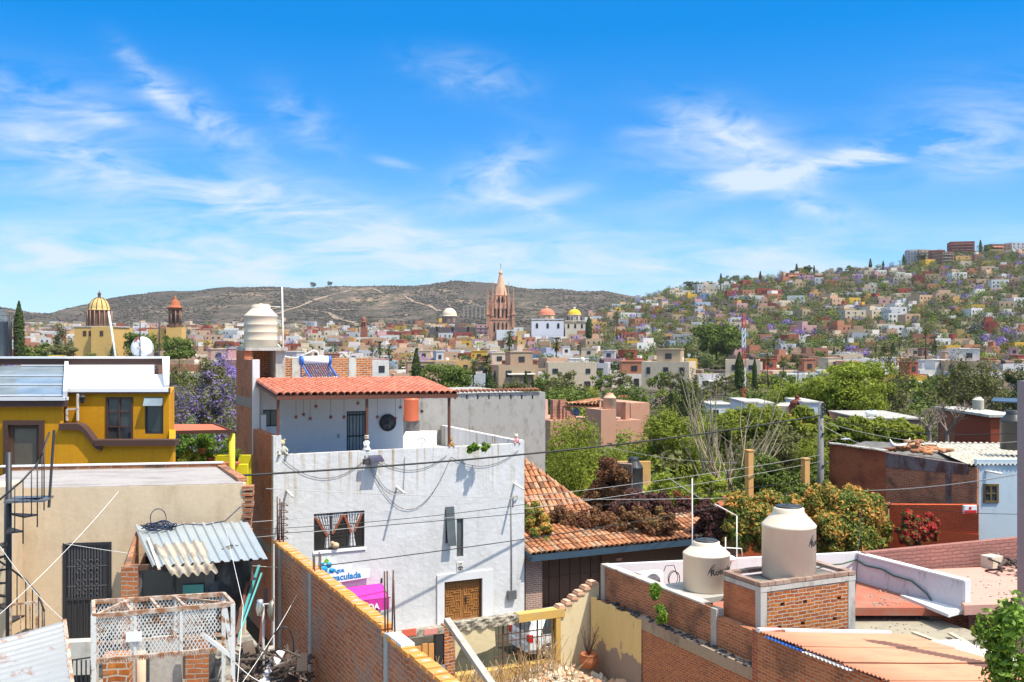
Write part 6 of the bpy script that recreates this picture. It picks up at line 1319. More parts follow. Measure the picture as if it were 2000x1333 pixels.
# mid garden: chapel like rust dome and white tanks
a = W.P(1557, 800, 92); T = thing('brick_dome_kiosk', 'dark red brick cupola with small lantern behind the feathery garden trees', 'cupola', W, (a[0], 92, -6)); mb = MB(); mb.lathe((a[0], 92, a[2]-.5), [(.62,0),(.62,.8),(.72,.85),(.72,.92)], n=14, smooth=False); part('drum', mb, plaster('oxblood', (.16,.045,.035), .2), T); mb = MB(); mb.lathe((a[0], 92, a[2]+.42), [(.66,0),(.6,.22),(.42,.42),(.2,.52),(.2,.66),(.24,.68),(.12,.78),(.01,.85)], n=16); part('dome', mb, plaster('oxblood', (.16,.045,.035), .2), T)
a = W.P(1532, 808, 93); water_tank('water_tank', 'squat white tank left of the dark red brick cupola', W, (a[0], 93, a[2]-.1), .8, 1.1, M['tank2'])
for (px0, px1, py, D, m, lb) in ((1455,1480,788,88,M['white'],'small white flat roofed house below the radio mast'),(1480,1510,790,90,M['white'],'white roof box right of the radio mast'),(1570,1600,788,90,plaster('blue_white', (.5,.55,.62), .1),'bluish white roof box right of the dark red cupola'),(1388,1430,792,115,M['white'],'low white house half hidden by the bare stalks')):
    a = W.P(px0, py, D); b = W.P(px1, py, D); T = thing('house', lb, 'house', W, (a[0], D, -10)); mb = MB(); mb.box(a[0], b[0], D, D+6, -11, a[2]); part('wall', mb, m, T); mb = MB(); mb.box(a[0]-.1, b[0]+.1, D-.1, D+6, a[2], a[2]+.15); part('roof_slab', mb, M['light_conc'], T); mb = MB(); mb.box(a[0]+.3, a[0]+.9, D-.03, D+.02, a[2]-1.4, a[2]-.5); part('window', mb, M['glass'], T)
a = W.P(1550, 812, 84); T = thing('orange_tile_roof', 'rounded orange clay roof hump among the garden trees', 'roof', W, a); mb = MB(); mb.lathe((a[0], 84, a[2]-.6), [(3.2,0),(2.4,.35),(1.2,.6),(.01,.7)], n=24); part('roof', mb, plaster('orange_clay', (.55,.2,.08), .2, bump=1), T); mb = MB(); mb.lathe((a[0], 84, -11), [(2.9,0),(2.9,a[2]+10.4)], n=20); part('wall', mb, M['cream'], T)
# radio mast
a = W.P(1452, 800, 120); T = thing('radio_mast', 'red and white banded lattice radio mast', 'mast', W, (a[0], 120, -9)); zt_ = W.P(1452, 612, 120)[2]; z = -10; k = 0
while z < zt_:
    z2 = min(zt_, z+2.3); mb = MB()
    for q in range(3): an = q*2*pi/3; mb.bar((a[0]+.25*cos(an), 120+.25*sin(an), z), (a[0]+.25*cos(an), 120+.25*sin(an), z2), .06)
    for w_ in range(3):
        za, zb = z+(z2-z)*w_/3, z+(z2-z)*(w_+1)/3
        for q in range(3): a1 = q*2*pi/3; a2 = a1+2*pi/3; mb.bar((a[0]+.25*cos(a1), 120+.25*sin(a1), za), (a[0]+.25*cos(a2), 120+.25*sin(a2), zb), .04)
    part('mast_section', mb, plain('mast_red', (.45,.08,.05)) if k % 2 else M['whiteclean'], T); z = z2; k += 1
# ------------------------------------------------------------------ cables
cab = [ # px0,py0,D0, px1,py1,D1, sag, radius, pale
 (440,931,33, 1602,812,51, .35,.035,0,'thick black power cable crossing the white facade to the concrete pole'),
 (470,1022,31,1602,889,51,.3,.009,1,'upper pale wire running from the pole past the vine covered wall'),
 (500,1050,31,1602,902,51,.3,.009,1,'second pale wire running from the pole below the upper one'),
 (610,1108,31,1602,950,51,.25,.016,0,'lower dark wire crossing the white facade above the carved door'),
 (500,1035,31.5,1030,985,34,.1,.010,0,'thin dark wire crossing the slot windows'),
 (500,1046,31.2,1600,935,51,.2,.012,0,'thin dark wire crossing just under the curtained window top'),
 (520,955,31,1600,965,51,.3,.010,1,'thin pale wire crossing the spouts of the white house'),
 (1602,815,51,2000,845,44,.4,.02,0,'black wire from the pole top to the right edge'),
 (1602,822,51,2000,862,43,.5,.012,1,'pale wire from the pole to the right over the brick house'),
 (1612,958,51,2000,925,40,.25,.02,1,'white wire crossing the dark brick wall to the right'),
 (1612,965,51,2000,1005,42,.25,.012,0,'dark wire crossing low over the dark brick wall'),
 (1604,830,51,1760,890,50,.2,.012,1,'white guy wire from the pole to the brick house roof'),
 (1185,873,60,1440,905,50,.2,.012,1,'thin pale wire through the green feathery trees'),
 (1295,925,55,1400,990,45,.1,.02,1,'slanting pale wire in front of the garden shrubs'),
]
for (x0,y0,d0,x1,y1,d1,sg_,r,pale,lb) in cab:
    mb = MB(); a = W.P(x0,y0,d0); mb.tube(sag(a, W.P(x1,y1,d1), sg_, 20), r, 5); solo('overhead_wire', mb, M['wire_w'] if pale else M['wire'], lb, 'wire', W, a)
ropes = [((0,1068,15),(128,1215,15.5)),((232,960,21),(0,1200,16)),((125,1062,21),(606,1112,19.9)),((440,1030,20.5),(475,1182,17),(464,1333,14)),((606,1112,19.9),(474,1333,14.5)),((455,1290,14),(540,1340,14))]
rl_ = ['white cord crossing the lower left corner','white cord slanting down across the beige wall to the left','white washing line strung from the beige wall to the brick wall','white cord dropping past the shed roof and yard lamp','white cord slanting from the brick wall coping to the yard','white cord from the mesh cage foot to the bottom edge']
for k, r in enumerate(ropes):
    mb = MB(); P_ = [W.P(*q) for q in r]; mb.tube(P_ if len(P_) > 2 else sag(P_[0], P_[1], .08), .005, 5); solo('cord', mb, M['rope'], rl_[k], 'cord', W, P_[-1])
# ------------------------------------------------------------------ terrain
rng = np.random.default_rng(11)
BASE = [(0,-11.45),(60,-11.3),(100,-10.6),(150,-9.9),(200,-10.2),(250,-11),(350,-12),(450,-11)]
SD = [(450,0),(550,.24),(650,.46),(800,.72),(900,.855),(1050,1.0)]
CREST = [(-800,640),(1080,640),(1150,622),(1200,602),(1250,590),(1300,571),(1350,562),(1420,551),(1500,545),(1560,533),(1640,529),(1740,524),(1790,510),(1860,494),(2000,489),(2200,470),(2800,440)]
FAR = [(-900,600),(-200,592),(0,600),(40,606),(95,609),(140,594),(200,582),(300,575),(400,568),(500,563),(600,560),(750,559),(900,561),(1000,562),(1100,566),(1180,572),(1260,583),(1500,590),(3000,600)]
def ip(tab, x): return np.interp(x, [a for a, b in tab], [b for a, b in tab])
def py_near(px, D):
    s = ip(SD, D); return 715+(ip(CREST, px)-715)*s
def zrel(px, D):
    px = np.asarray(px, float); D = np.asarray(D, float)
    near = ip(BASE, D); hill = (666-py_near(px, np.minimum(D, 1050)))*np.minimum(D, 1050)/2000
    z = np.where(D < 450, near, hill)
    zc = (666-ip(FAR, px))*2500/2000; t = np.clip((D-1050)/(2500-1050), 0, 1)
    z1 = (666-ip(CREST, px))*1050/2000
    dip = np.where(px < 1200, 1., np.clip((1400-px)/200, 0, 1))
    tt = np.clip((t-.12)/.88, 0, 1)
    zf = z1+(zc-z1)*(tt**1.25)-6*dip*np.sin(pi*np.clip(t/.3, 0, 1))
    z = np.where(D > 1050, zf, z)
    z = np.where(D > 2500, zc-(D-2500)*.02, z)
    return z
def ground(x, y): return float(zrel(1000+2000*x/y, y)) if y > 5 else -11.45
def hfn(a, b, seed): 
    r = np.random.default_rng(seed); o = np.zeros_like(a)
    for k in range(9):
        f = 1.7**k; th = r.uniform(0, 6.28); o += np.sin((a*cos(th)+b*sin(th))*f+r.uniform(0, 6.28)+1.5*np.sin(b*f*.6+k))/f**.85
    return o
Dn = np.concatenate([np.array([4,12,20,30,40,50,60,80,100,125]), np.geomspace(150, 1050, 46), np.linspace(1075, 2500, 90), np.array([2700,3200,4200,6000])])
An = np.concatenate([np.linspace(-6000,-600,10), np.linspace(-560, 2560, 300), np.linspace(2600, 8000, 10)])
PX, DD = np.meshgrid(An, Dn); Z = zrel(PX, DD); X = (PX-1000)/2000*DD
far = np.clip((DD-1100)/400, 0, 1)*np.clip((2600-DD)/150, .35, 1)
gul = hfn(X/170, DD/300, 5); Z = Z+far*(gul*7+hfn(X/60, DD/80, 9)*2.0)-far*4
cl = np.clip((PX-820)/120, 0, 1)*np.clip((DD-1500)/300, 0, 1); Z = Z+cl*far*np.tanh(hfn(X/110, DD/120, 21)*3)*5
Z = Z+np.clip((DD-300)/200, 0, 1)*(1-far)*hfn(X/90, DD/90, 3)*1.0
nr, nc = PX.shape
me = bpy.data.meshes.new('terrain')
V_ = np.stack([X, DD, Z], -1).reshape(-1, 3)
idx = np.arange(nr*nc).reshape(nr, nc)
F_ = np.stack([idx[:-1,:-1], idx[:-1,1:], idx[1:,1:], idx[1:,:-1]], -1).reshape(-1, 4)
me.from_pydata(V_.tolist(), [], F_.tolist()); me.polygons.foreach_set('use_smooth', [True]*len(F_)); me.update()
t = NT('dry_hillside'); co = t.coord('Object'); s1 = t.noise(.035, 8, co, .7); s2 = t.noise(.006, 5, co, .6); s3 = t.noise(.12, 4, co, .6)
c = t.ramp(s2, [(.42,(.085,.062,.058)), (.53,(.13,.098,.085)), (.68,(.27,.19,.13))])
c = t.mix(t.ramp(s1, [(.42, 1.), (.56, 0.)]), c, (.055,.052,.035)); c = t.mix(t.ramp(s3, [(.5, 0.), (.62, .75)]), c, (.04,.045,.025))
t.bump(s3, 1.0, 3.0)
mt_ = t.done(c, .95, spec=.1); me.materials.append(mt_)
ob = bpy.data.objects.new('terrain', me); COL.objects.link(ob); ob['kind'] = 'structure'
# dirt tracks on the far hill
def hz(px, D): 
    j = min(max(int(np.searchsorted(Dn, D)), 1), nr-1); i = min(max(int(np.searchsorted(An, px)), 1), nc-1)
    fj = (D-Dn[j-1])/(Dn[j]-Dn[j-1]); fi = (px-An[i-1])/(An[i]-An[i-1])
    return float((Z[j-1,i-1]*(1-fi)+Z[j-1,i]*fi)*(1-fj)+(Z[j,i-1]*(1-fi)+Z[j,i]*fi)*fj)
def hit(px, py):   # first terrain point seen at a pixel, far hill only
    for D in np.arange(1080, 2500, 8):
        if 666-hz(px, D)*2000/D <= py: return D
    return 2490
track = plaster('dusty_track', (.27,.20,.145), .3, sp=.05)
for nm, pts, w in (('left', [(540,615),(580,602),(615,588),(640,580),(672,572),(690,568)], 9), ('middle', [(505,612),(560,600),(600,607),(640,612),(660,625),(690,632),(700,640)], 10), ('right', [(790,580),(810,592),(840,600),(862,612)], 9), ('upper', [(700,569),(730,566),(750,575)], 7), ('lower', [(640,603),(655,608),(700,606)], 8)):
    mb = MB(); P_ = []
    for (a, b) in zip(pts, pts[1:]):
        for k in range(6): x = a[0]+(b[0]-a[0])*k/6; y = a[1]+(b[1]-a[1])*k/6; D = hit(x, y); P_.append((x, D))
    Pw = [Vector(((x-1000)/2000*D, D, 0)) for x, D in P_]
    for k in range(len(Pw)-1):
        d = (Pw[k+1]-Pw[k]).normalized(); n = Vector((-d.y, d.x, 0))*w*R(.2,.6)
        q = []
        for p in (Pw[k]-n, Pw[k+1]-n, Pw[k+1]+n, Pw[k]+n): q.append((p.x, p.y, hz(1000+2000*p.x/p.y, p.y)+1.2))
        mb.poly(q)
    structure('dirt_track', mb, track, W)
# scrub: thousands of small bushes over the dry hills, one object
def blob_cloud(name, pts, sizes, mat, flat=.6, kind='stuff', label=None, cat=None):
    n = len(pts); pts = np.asarray(pts); sizes = np.asarray(sizes)
    ico = np.array([(0,0,1),(.9,0,.25),(.28,.85,.3),(-.73,.53,.25),(-.73,-.53,.3),(.28,-.85,.25),(.5,.4,-.4),(-.5,.35,-.4),(0,-.6,-.4)])
    tri = np.array([(0,1,2),(0,2,3),(0,3,4),(0,4,5),(0,5,1),(1,6,2),(2,6,7),(2,7,3),(3,7,4),(4,7,8),(4,8,5),(5,8,1),(1,8,6)])
    jit = rng.uniform(.7, 1.3, (n, 9, 3)); v = ico[None]*jit*sizes[:, None, None]; v[:, :, 2] *= flat
    an = rng.uniform(0, 6.28, n); c, s = np.cos(an)[:, None], np.sin(an)[:, None]
    x = v[:, :, 0]*c-v[:, :, 1]*s; y = v[:, :, 0]*s+v[:, :, 1]*c; v = np.stack([x, y, v[:, :, 2]], -1)+pts[:, None, :]
    f = (tri[None]+9*np.arange(n)[:, None, None]).reshape(-1, 3)
    me = bpy.data.meshes.new(name); me.vertices.add(n*9); me.vertices.foreach_set('co', v.reshape(-1)); me.loops.add(len(f)*3); me.polygons.add(len(f))
    me.loops.foreach_set('vertex_index', f.reshape(-1)); me.polygons.foreach_set('loop_start', np.arange(0, len(f)*3, 3)); me.update(calc_edges=True); me.materials.append(mat)
    ob = bpy.data.objects.new(name, me); COL.objects.link(ob); ob['kind'] = kind
    if label: ob['label'] = label; ob['category'] = cat
    return ob
pts, sz = [], []
for k in range(26000):
    px = rng.uniform(-80, 1400); D = 1080+1450*rng.random()**.8
    if math.sin(px*.021+D*.004)+math.sin(px*.05-D*.011+2)+rng.normal()*.5 < -.2: continue
    pts.append(((px-1000)/2000*D, D, hz(px, D)+.5)); sz.append(rng.uniform(1.0, 3.2))
scrubm = island('scrub_leaves', [(0,(.04,.034,.03)),(.4,(.055,.052,.036)),(.75,(.085,.062,.055)),(1,(.04,.048,.028))], mixn=.5, ns=.004)
blob_cloud('scrub', pts, sz, scrubm, label='grey green scrub covering the distant mesa slopes', cat='scrub')
# ------------------------------------------------------------------ trees
def quads_mesh(name, C, Nn, S, mat, asp=1.5):
    n = len(C); ref = rng.normal(size=(n, 3)); a = np.cross(Nn, ref); a /= np.linalg.norm(a, axis=1)[:, None]+1e-9; b = np.cross(Nn, a); b /= np.linalg.norm(b, axis=1)[:, None]+1e-9
    a = a*S[:, None]*asp; b = b*S[:, None]; v = np.stack([C-a, C-b*.8, C+a, C+b*.8], 1).reshape(-1, 3)
    me = bpy.data.meshes.new(name); me.vertices.add(4*n); me.vertices.foreach_set('co', v.reshape(-1)); me.loops.add(4*n); me.polygons.add(n)
    me.loops.foreach_set('vertex_index', np.arange(4*n)); me.polygons.foreach_set('loop_start', np.arange(0, 4*n, 4)); me.update(calc_edges=True); me.materials.append(mat); return me
def crown(name, mat, n=3000, K=22, leaf=.05, shape=(1,1,.75), zc=1.0, spread=.26, hollow=.55, asp=1.5, droop=0., seed=1, zmin=-1):
    r = np.random.default_rng(seed)
    d = r.normal(size=(K, 3)); d /= np.linalg.norm(d, axis=1)[:, None]; rad = r.uniform(hollow, 1.18, K)[:, None]; cc = d*rad*.78
    cc = cc[cc[:, 2] > zmin]; K = len(cc); cs = r.uniform(.4, 1.3, K)*spread
    k = r.integers(0, K, n); u = r.normal(size=(n, 3)); u /= np.linalg.norm(u, axis=1)[:, None]; q = u*(r.uniform(.25, 1, n)**.5)[:, None]*cs[k][:, None]*1.35
    P = cc[k]+q; P[:, 2] -= droop*np.abs(r.normal(size=n))*.2; P *= np.array(shape); P[:, 2] += zc
    N = u+r.normal(size=(n, 3))*.55+np.array([0, 0, .25]); N /= np.linalg.norm(N, axis=1)[:, None]
    return quads_mesh(name, P, N, r.uniform(.45, 1.6, n)*leaf, mat, asp), cc*np.array(shape)+np.array([0, 0, zc])
def trunkmesh(name, mat, tips, h=.55, r=.05, nb=7, seed=0):
    rr = random.Random(seed); mb = MB(); mb.tube([(0,0,-.1), (rr.uniform(-.03,.03), rr.uniform(-.03,.03), h*.5), (0,0,h)], [r*1.3, r, r*.8], 7)
    idx = list(range(len(tips))); rr.shuffle(idx)
    for i in idx[:nb]:
        t = Vector([float(x) for x in tips[i]]); m = Vector((t.x*.45, t.y*.45, h+(t.z-h)*.4)); mb.tube([(0,0,h-.05), m, t], [r*.6, r*.35, r*.1], 5)
    return mb.mesh(name, mat)
LV = {
 'green': island('green_leaves', [(0,(.06,.09,.016)),(.5,(.12,.165,.03)),(1,(.20,.235,.045))], transl=.25, ns=.5),
 'bright': island('bright_green_leaves', [(0,(.11,.15,.015)),(.5,(.24,.29,.03)),(1,(.38,.40,.06))], transl=.35, ns=.35),
 'dark': island('dark_green_leaves', [(0,(.03,.05,.014)),(.5,(.055,.08,.022)),(1,(.09,.12,.03))], transl=.15, ns=.5),
 'olive': island('olive_leaves', [(0,(.08,.085,.028)),(.5,(.145,.145,.05)),(1,(.22,.20,.075))], transl=.25, ns=.5),
 'grey': island('grey_twigs', [(0,(.10,.075,.06)),(.6,(.17,.135,.105)),(1,(.23,.19,.15))], ns=.5),
 'purple': island('jacaranda_blossom', [(0,(.13,.10,.22)),(.45,(.24,.16,.50)),(.8,(.34,.24,.62)),(1,(.16,.15,.10))], transl=.2, ns=.5),
 'purplebig': island('jacaranda_big_blossom', [(0,(.10,.11,.03)),(.48,(.17,.17,.06)),(.56,(.22,.15,.36)),(.82,(.32,.21,.52)),(1,(.45,.35,.64))], transl=.25, ns=.45, mixn=.55),
 'fern': island('feathery_leaves', [(0,(.12,.15,.015)),(.5,(.22,.26,.03)),(1,(.34,.36,.06))], transl=.4, ns=.6),
 'citrus': island('glossy_leaves', [(0,(.06,.13,.01)),(.5,(.13,.24,.02)),(1,(.28,.40,.05))], transl=.3, ns=1.5, rough=.5),
 'brownvine': island('bronze_vine_leaves', [(0,(.06,.022,.014)),(.4,(.15,.06,.03)),(.7,(.24,.12,.05)),(1,(.18,.17,.05))], transl=.2, ns=.8, mixn=.5),
 'wine': island('wine_dark_leaves', [(0,(.035,.014,.016)),(.5,(.08,.03,.028)),(1,(.17,.08,.055))], transl=.15, ns=1),
 'orange': island('apricot_bracts', [(0,(.07,.11,.015)),(.35,(.13,.17,.03)),(.54,(.22,.24,.05)),(.60,(.55,.27,.05)),(.88,(.66,.34,.10)),(1,(.75,.46,.22))], transl=.3, ns=1.1, mixn=.5),
 'red': island('crimson_bracts', [(0,(.05,.07,.02)),(.35,(.12,.12,.03)),(.5,(.20,.14,.04)),(.56,(.45,.03,.025)),(.85,(.60,.04,.05)),(1,(.65,.09,.16))], transl=.3, ns=1.2, mixn=.4),
 'palm': island('palm_fronds', [(0,(.06,.07,.02)),(.6,(.12,.13,.03)),(1,(.2,.18,.07))], transl=.2),
}
bark = plaster('tree_bark', (.11,.075,.055), .3, bump=1); palebark = plaster('pale_stalk', (.36,.29,.2), .2)
TP = {}
def mk(kind, mat, **kw):
    out = []
    for s in range(kw.pop('var', 2)):
        me, tips = crown(kind+'_crown', LV[mat], seed=s*7+len(TP)*31+3, **kw); out.append((me, trunkmesh(kind+'_trunk', bark, tips, h=kw.get('zc', 1)*.55, seed=s)))
    TP[kind] = out
mk('green_tree', 'green', n=900, leaf=.06, K=16, var=3); mk('dark_tree', 'dark', n=900, leaf=.06, K=16, var=2); mk('olive_tree', 'olive', n=800, leaf=.06, K=16, shape=(1.1,1.1,.7), var=3)
mk('jacaranda_tree', 'purple', n=700, leaf=.065, K=16, shape=(1.1,1.1,.6), var=2); mk('bright_tree', 'bright', n=900, leaf=.055, K=16, shape=(1.1,1.1,.7), var=2); mk('bare_tree', 'grey', n=420, leaf=.02, asp=6, K=16, shape=(1,1,.75), var=2)
def cyp(name, seed, n=1600, leaf=.03):
    r = np.random.default_rng(seed); z = r.uniform(0, 1, n); rad = .11*np.minimum(1, (1-z)*2.6)**.8*np.minimum(1, .5+z*6); an = r.uniform(0, 6.28, n); rr_ = rad*r.uniform(.7, 1.12, n)
    C = np.stack([rr_*np.cos(an), rr_*np.sin(an), z+.02], 1); N = np.stack([np.cos(an), np.sin(an), .3+0*an], 1)+r.normal(size=(n, 3))*.4; N /= np.linalg.norm(N, axis=1)[:, None]
    return quads_mesh(name, C, N, r.uniform(.6, 1.3, n)*leaf, LV['dark'], 1.6)
mbt = MB(); mbt.tube([(0,0,-.05),(0,0,.5)], [.02,.012], 6); cyt = mbt.mesh('cypress_trunk', bark); TP['cypress_tree'] = [(cyp('cypress_crown', 4, 700, .03), cyt), (cyp('cypress_crown', 5, 700, .03), cyt)]
def palm_mesh(seed):
    r = np.random.default_rng(seed); mb = MB()
    for k in range(34):
        an = r.uniform(0, 6.28); el = r.uniform(-.9, 1.3); L = r.uniform(.2, .27); p0 = Vector((0,0,1)); d = Vector((cos(an)*cos(el), sin(an)*cos(el), sin(el))); s = d.cross(Vector((0,0,1))).normalized()
        p1 = p0+d*L*.6; p2 = p0+d*L-Vector((0,0,.05))
        for q in range(7):
            f = (q-3)/3; tip = p1+d*L*.42*(1-.3*abs(f))+s*f*L*.42-Vector((0,0,.03)); mb.add([p1-s*.012, p1+s*.012, tip], [(0,1,2)])
        mb.bar(p0, p1, .008)
    for k in range(26): an = r.uniform(0, 6.28); mb.bar((.02*cos(an), .02*sin(an), .97), (.055*cos(an), .055*sin(an), .84-r.uniform(0,.08)), .02, .01)
    return mb.mesh('palm_crown', LV['palm'])
mbt = MB(); mbt.tube([(0,0,-.05),(.01,0,.5),(0,0,.98)], [.028,.018,.02], 7); ptm = mbt.mesh('palm_trunk', bark); TP['palm_tree'] = [(palm_mesh(2), ptm), (palm_mesh(3), ptm)]
TREES = []
def tree(kind, px, pyb, D, s, var=None, label=None, group=None, z=None, sz=None, meshes=None, name=None):
    me = meshes or random.choice(TP[kind]); p = W.P(px, pyb, D) if pyb is not None else ((px-1000)/2000*D, D, 0)
    zz = z if z is not None else (p[2] if pyb is not None else hz(px, D))
    e = bpy.data.objects.new(name or kind, None); COL.objects.link(e); e.location = (p[0], p[1], zz); e.rotation_euler = (0, 0, R(0, 6.28)); e.scale = (s, s, sz or s); e.empty_display_size = .2
    for nm, m in (('crown', me[0]), ('trunk', me[1])):
        if m is None: continue
        o = bpy.data.objects.new(nm, m); COL.objects.link(o); o.parent = e
    e['category'] = 'tree' if 'shrub' not in kind else 'shrub'
    if group: e['group'] = group
    if label: e['label'] = label
    h = 1.75 if kind not in ('cypress_tree', 'palm_tree') else 1.0
    TREES.append((e, kind, px, 666-(zz+s*h*.6)*2000/D, D, s))
    return e
def big(kind, mat, px, pytop, pybase, D, wpx, label, n=9000, K=40, leaf=.03, shape=(1,1,.8), seed=1, zc=1.0, cat='tree', name=None, **kw):
    s = wpx/2*D/2000; zt = -(pytop-666)*D/2000; zb = -(pybase-666)*D/2000; zg = zb; 
    sh = ((zt-zg)/s-zc) if zc is not None else None
    if zc is None: zc = .05; sh = (zt-zg)/s-zc
    me, tips = crown(kind+'_crown', LV[mat], n=n, K=K, leaf=leaf, shape=(shape[0], shape[1], max(.25, sh)), zc=zc, seed=seed, **kw)
    tr = trunkmesh(kind+'_trunk', bark, tips, h=max(.15, zc*.5), seed=seed, nb=12, r=.035)
    e = tree(kind, px, pybase, D, s, label=label, meshes=(me, tr), name=name or kind); e['category'] = cat; e.rotation_euler = (0,0,0); TREES.pop(); return e
# near and middle trees, each traced to its place
big('feathery_tree','fern',1120,820,985,66,150,'feathery light green mesquite tree right of the grey building',n=16000,K=60,leaf=.016,asp=2.6,spread=.22,zc=.9,seed=3)
big('feathery_tree','fern',1300,802,990,72,190,'broad bright green feathery tree behind the vine covered wall',n=18000,K=60,leaf=.016,asp=2.4,spread=.22,zc=.9,seed=4)
big('feathery_tree','fern',1210,870,960,64,90,'low feathery tree between the salmon house and the vine covered wall',n=7000,K=30,leaf=.02,asp=2.4,zc=.7,seed=5)
big('feathery_tree','olive',1520,830,980,70,180,'loose olive green tree behind the bare stalks left of the utility pole',n=13000,K=50,leaf=.017,asp=2.6,zc=.8,seed=6)
big('feathery_tree','fern',1690,830,930,72,190,'yellow green thicket tree right of the utility pole',n=13000,K=50,leaf=.018,asp=2.6,zc=.7,seed=7)
big('bright_tree','bright',1650,704,850,110,200,'large bright yellow green tree standing left of the grey bare tree',n=17000,K=60,leaf=.018,zc=.9,seed=8,spread=.22)
big('bright_tree','bright',1540,745,830,112,110,'smaller bright green tree left of the largest bright one',n=9000,K=40,leaf=.022,zc=.8,seed=9)
big('dark_tree','olive',1735,672,800,130,100,'dark olive tree rising behind the bright green tree',n=8000,K=34,leaf=.025,zc=.9,seed=10)
big('dark_tree','olive',1895,694,820,105,130,'big dark olive green tree behind the grey bare tree',n=11000,K=44,leaf=.022,zc=.9,seed=11)
big('dark_tree','dark',1985,705,815,108,100,'dark tree at the right edge beside the concrete column',n=8000,K=34,leaf=.025,zc=.9,seed=12)
big('green_tree','green',1400,625,700,390,100,'great dark green fig tree crown left of the radio mast',n=9000,K=34,leaf=.035,zc=.75,seed=13,shape=(1,1,.8))
big('green_tree','green',1810,735,810,140,60,'small green tree between the bright tree and the dark olive tree',n=4000,K=22,leaf=.035,zc=.8,seed=14)
big('green_tree','green',868,708,790,150,130,'wide grey green pepper tree above the porch roof',n=11000,K=44,leaf=.022,zc=.8,seed=15)
big('green_tree','olive',1000,742,800,150,70,'rounded olive tree just above the grey building',n=6000,K=26,leaf=.03,zc=.8,seed=16)
for k, (px, pt, w, mt, lb) in enumerate(((1050,752,90,'green','green tree above the right end of the grey building'),(1110,748,90,'green','green tree above the stepped brick gable'),(1165,758,70,'olive','brownish olive tree above the tiled pergola'),(1220,748,90,'green','deep green tree above the salmon water tank'),(1280,752,80,'green','green tree above the salmon upper room'),(950,745,70,'dark','dark green tree right of the wide pepper tree'))):
    big('green_tree', mt, px, pt, 845, 135+k*4, w*1.25, lb, n=6000, K=30, leaf=.03, zc=.8, seed=20+k)
big('conifer','dark',1345,702,850,100,62,'tall dark shaggy conifer behind the bare stalks',n=6000,K=30,leaf=.035,zc=1.0,seed=31,spread=.3,asp=2)
big('conifer','dark',1320,735,850,102,50,'shorter dark conifer beside the tall shaggy one',n=4000,K=24,leaf=.035,zc=1.0,seed=32)
big('jacaranda_tree','purplebig',402,722,900,78,190,'large jacaranda in full violet bloom between the golden house and the brick tower',n=15000,K=60,leaf=.019,zc=.8,seed=33,spread=.2)
big('jacaranda_tree','purplebig',350,745,900,74,110,'violet jacaranda close against the golden house corner',n=8000,K=36,leaf=.024,zc=.8,seed=34,spread=.22)
big('olive_tree','olive',420,693,820,105,110,'brownish green bushy tree above the large jacaranda',n=9000,K=36,leaf=.026,zc=.8,seed=35)
big('olive_tree','olive',350,705,800,125,80,'grey green tree behind the golden house fin',n=5000,K=26,leaf=.03,zc=.8,seed=135)
big('jacaranda_tree','purple',438,678,760,190,56,'small violet jacaranda left of the brick tank tower',n=3500,K=22,leaf=.04,zc=.8,seed=36)
big('green_tree','citrus',377,800,905,44,60,'glossy green citrus bush behind the pergola roof',n=2600,K=20,leaf=.045,zc=.8,seed=37)
big('green_tree','citrus',375,838,915,40,95,'glossy leafy bush filling the pergola garden',n=4200,K=30,leaf=.04,zc=.35,seed=38)
big('green_tree','citrus',430,842,915,40.5,70,'leafy bush at the right end of the pergola garden',n=3000,K=24,leaf=.045,zc=.35,seed=39)
big('green_tree','green',455,780,925,52,50,'dark leafy shrub squeezed against the brick side wall',n=3000,K=24,leaf=.045,zc=.6,seed=139)
big('green_tree','green',350,678,712,210,56,'round dense green tree below the bell tower',n=3200,K=24,leaf=.045,zc=.8,seed=40); big('green_tree','green',347,650,700,290,72,'wide dark green tree in front of the bell tower',n=4000,K=24,leaf=.04,zc=.6,seed=41)
big('green_tree','green',275,645,700,300,76,'dense green tree between the domed church and the bell tower',n=4000,K=24,leaf=.04,zc=.7,seed=42)
big('dark_tree','dark',122,628,700,260,38,'dark araucaria like tree left of the yellow church',n=3000,K=24,leaf=.045,zc=1.0,seed=43); big('olive_tree','olive',120,672,705,200,60,'feathery olive tree above the golden house roof',n=3000,K=22,leaf=.04,zc=.6,seed=44); big('green_tree','green',70,668,705,230,70,'green shrubby tree beside the tall left cypress',n=3000,K=22,leaf=.04,zc=.5,seed=45)
big('olive_tree','olive',212,652,705,260,26,'thin bare leaning tree in front of the yellow church wall',n=500,K=16,leaf=.03,zc=.9,seed=46)
big('lime_tree','citrus',1975,1172,1330,19.5,125,'glossy green lime tree reaching in at the lower right edge',n=3000,K=30,leaf=.065,zc=.7,seed=47,shape=(1,1,1))
def cypress(px, pt, pb, D, label, w=1.0):
    s = (pb-pt)*D/2000; e = tree('cypress_tree', px, pb, D, s, label=label, meshes=(cyp('cypress_crown', int(px), 2600, .018), cyt)); e.scale = (s*w, s*w, s); TREES.pop()
cypress(37, 592, 705, 120, 'tall lone cypress at the left edge of the skyline', .75); cypress(813, 684, 780, 110, 'slim dark cypress above the porch roof', .85); cypress(957, 720, 800, 140, 'dark narrow cypress beside the dead palm', 1.0); cypress(1027, 725, 765, 160, 'small cypress above the grey building top', .8); cypress(1041, 738, 768, 160, 'smallest cypress above the grey building, next to a slimmer one', .9)
cypress(1444, 690, 760, 118, 'thick cypress immediately left of the radio mast', 1.1); cypress(1474, 700, 755, 125, 'narrow cypress right of the radio mast', .7); cypress(1150, 620, 662, 600, 'dark cypress right of the yellow domed church', 1.3)
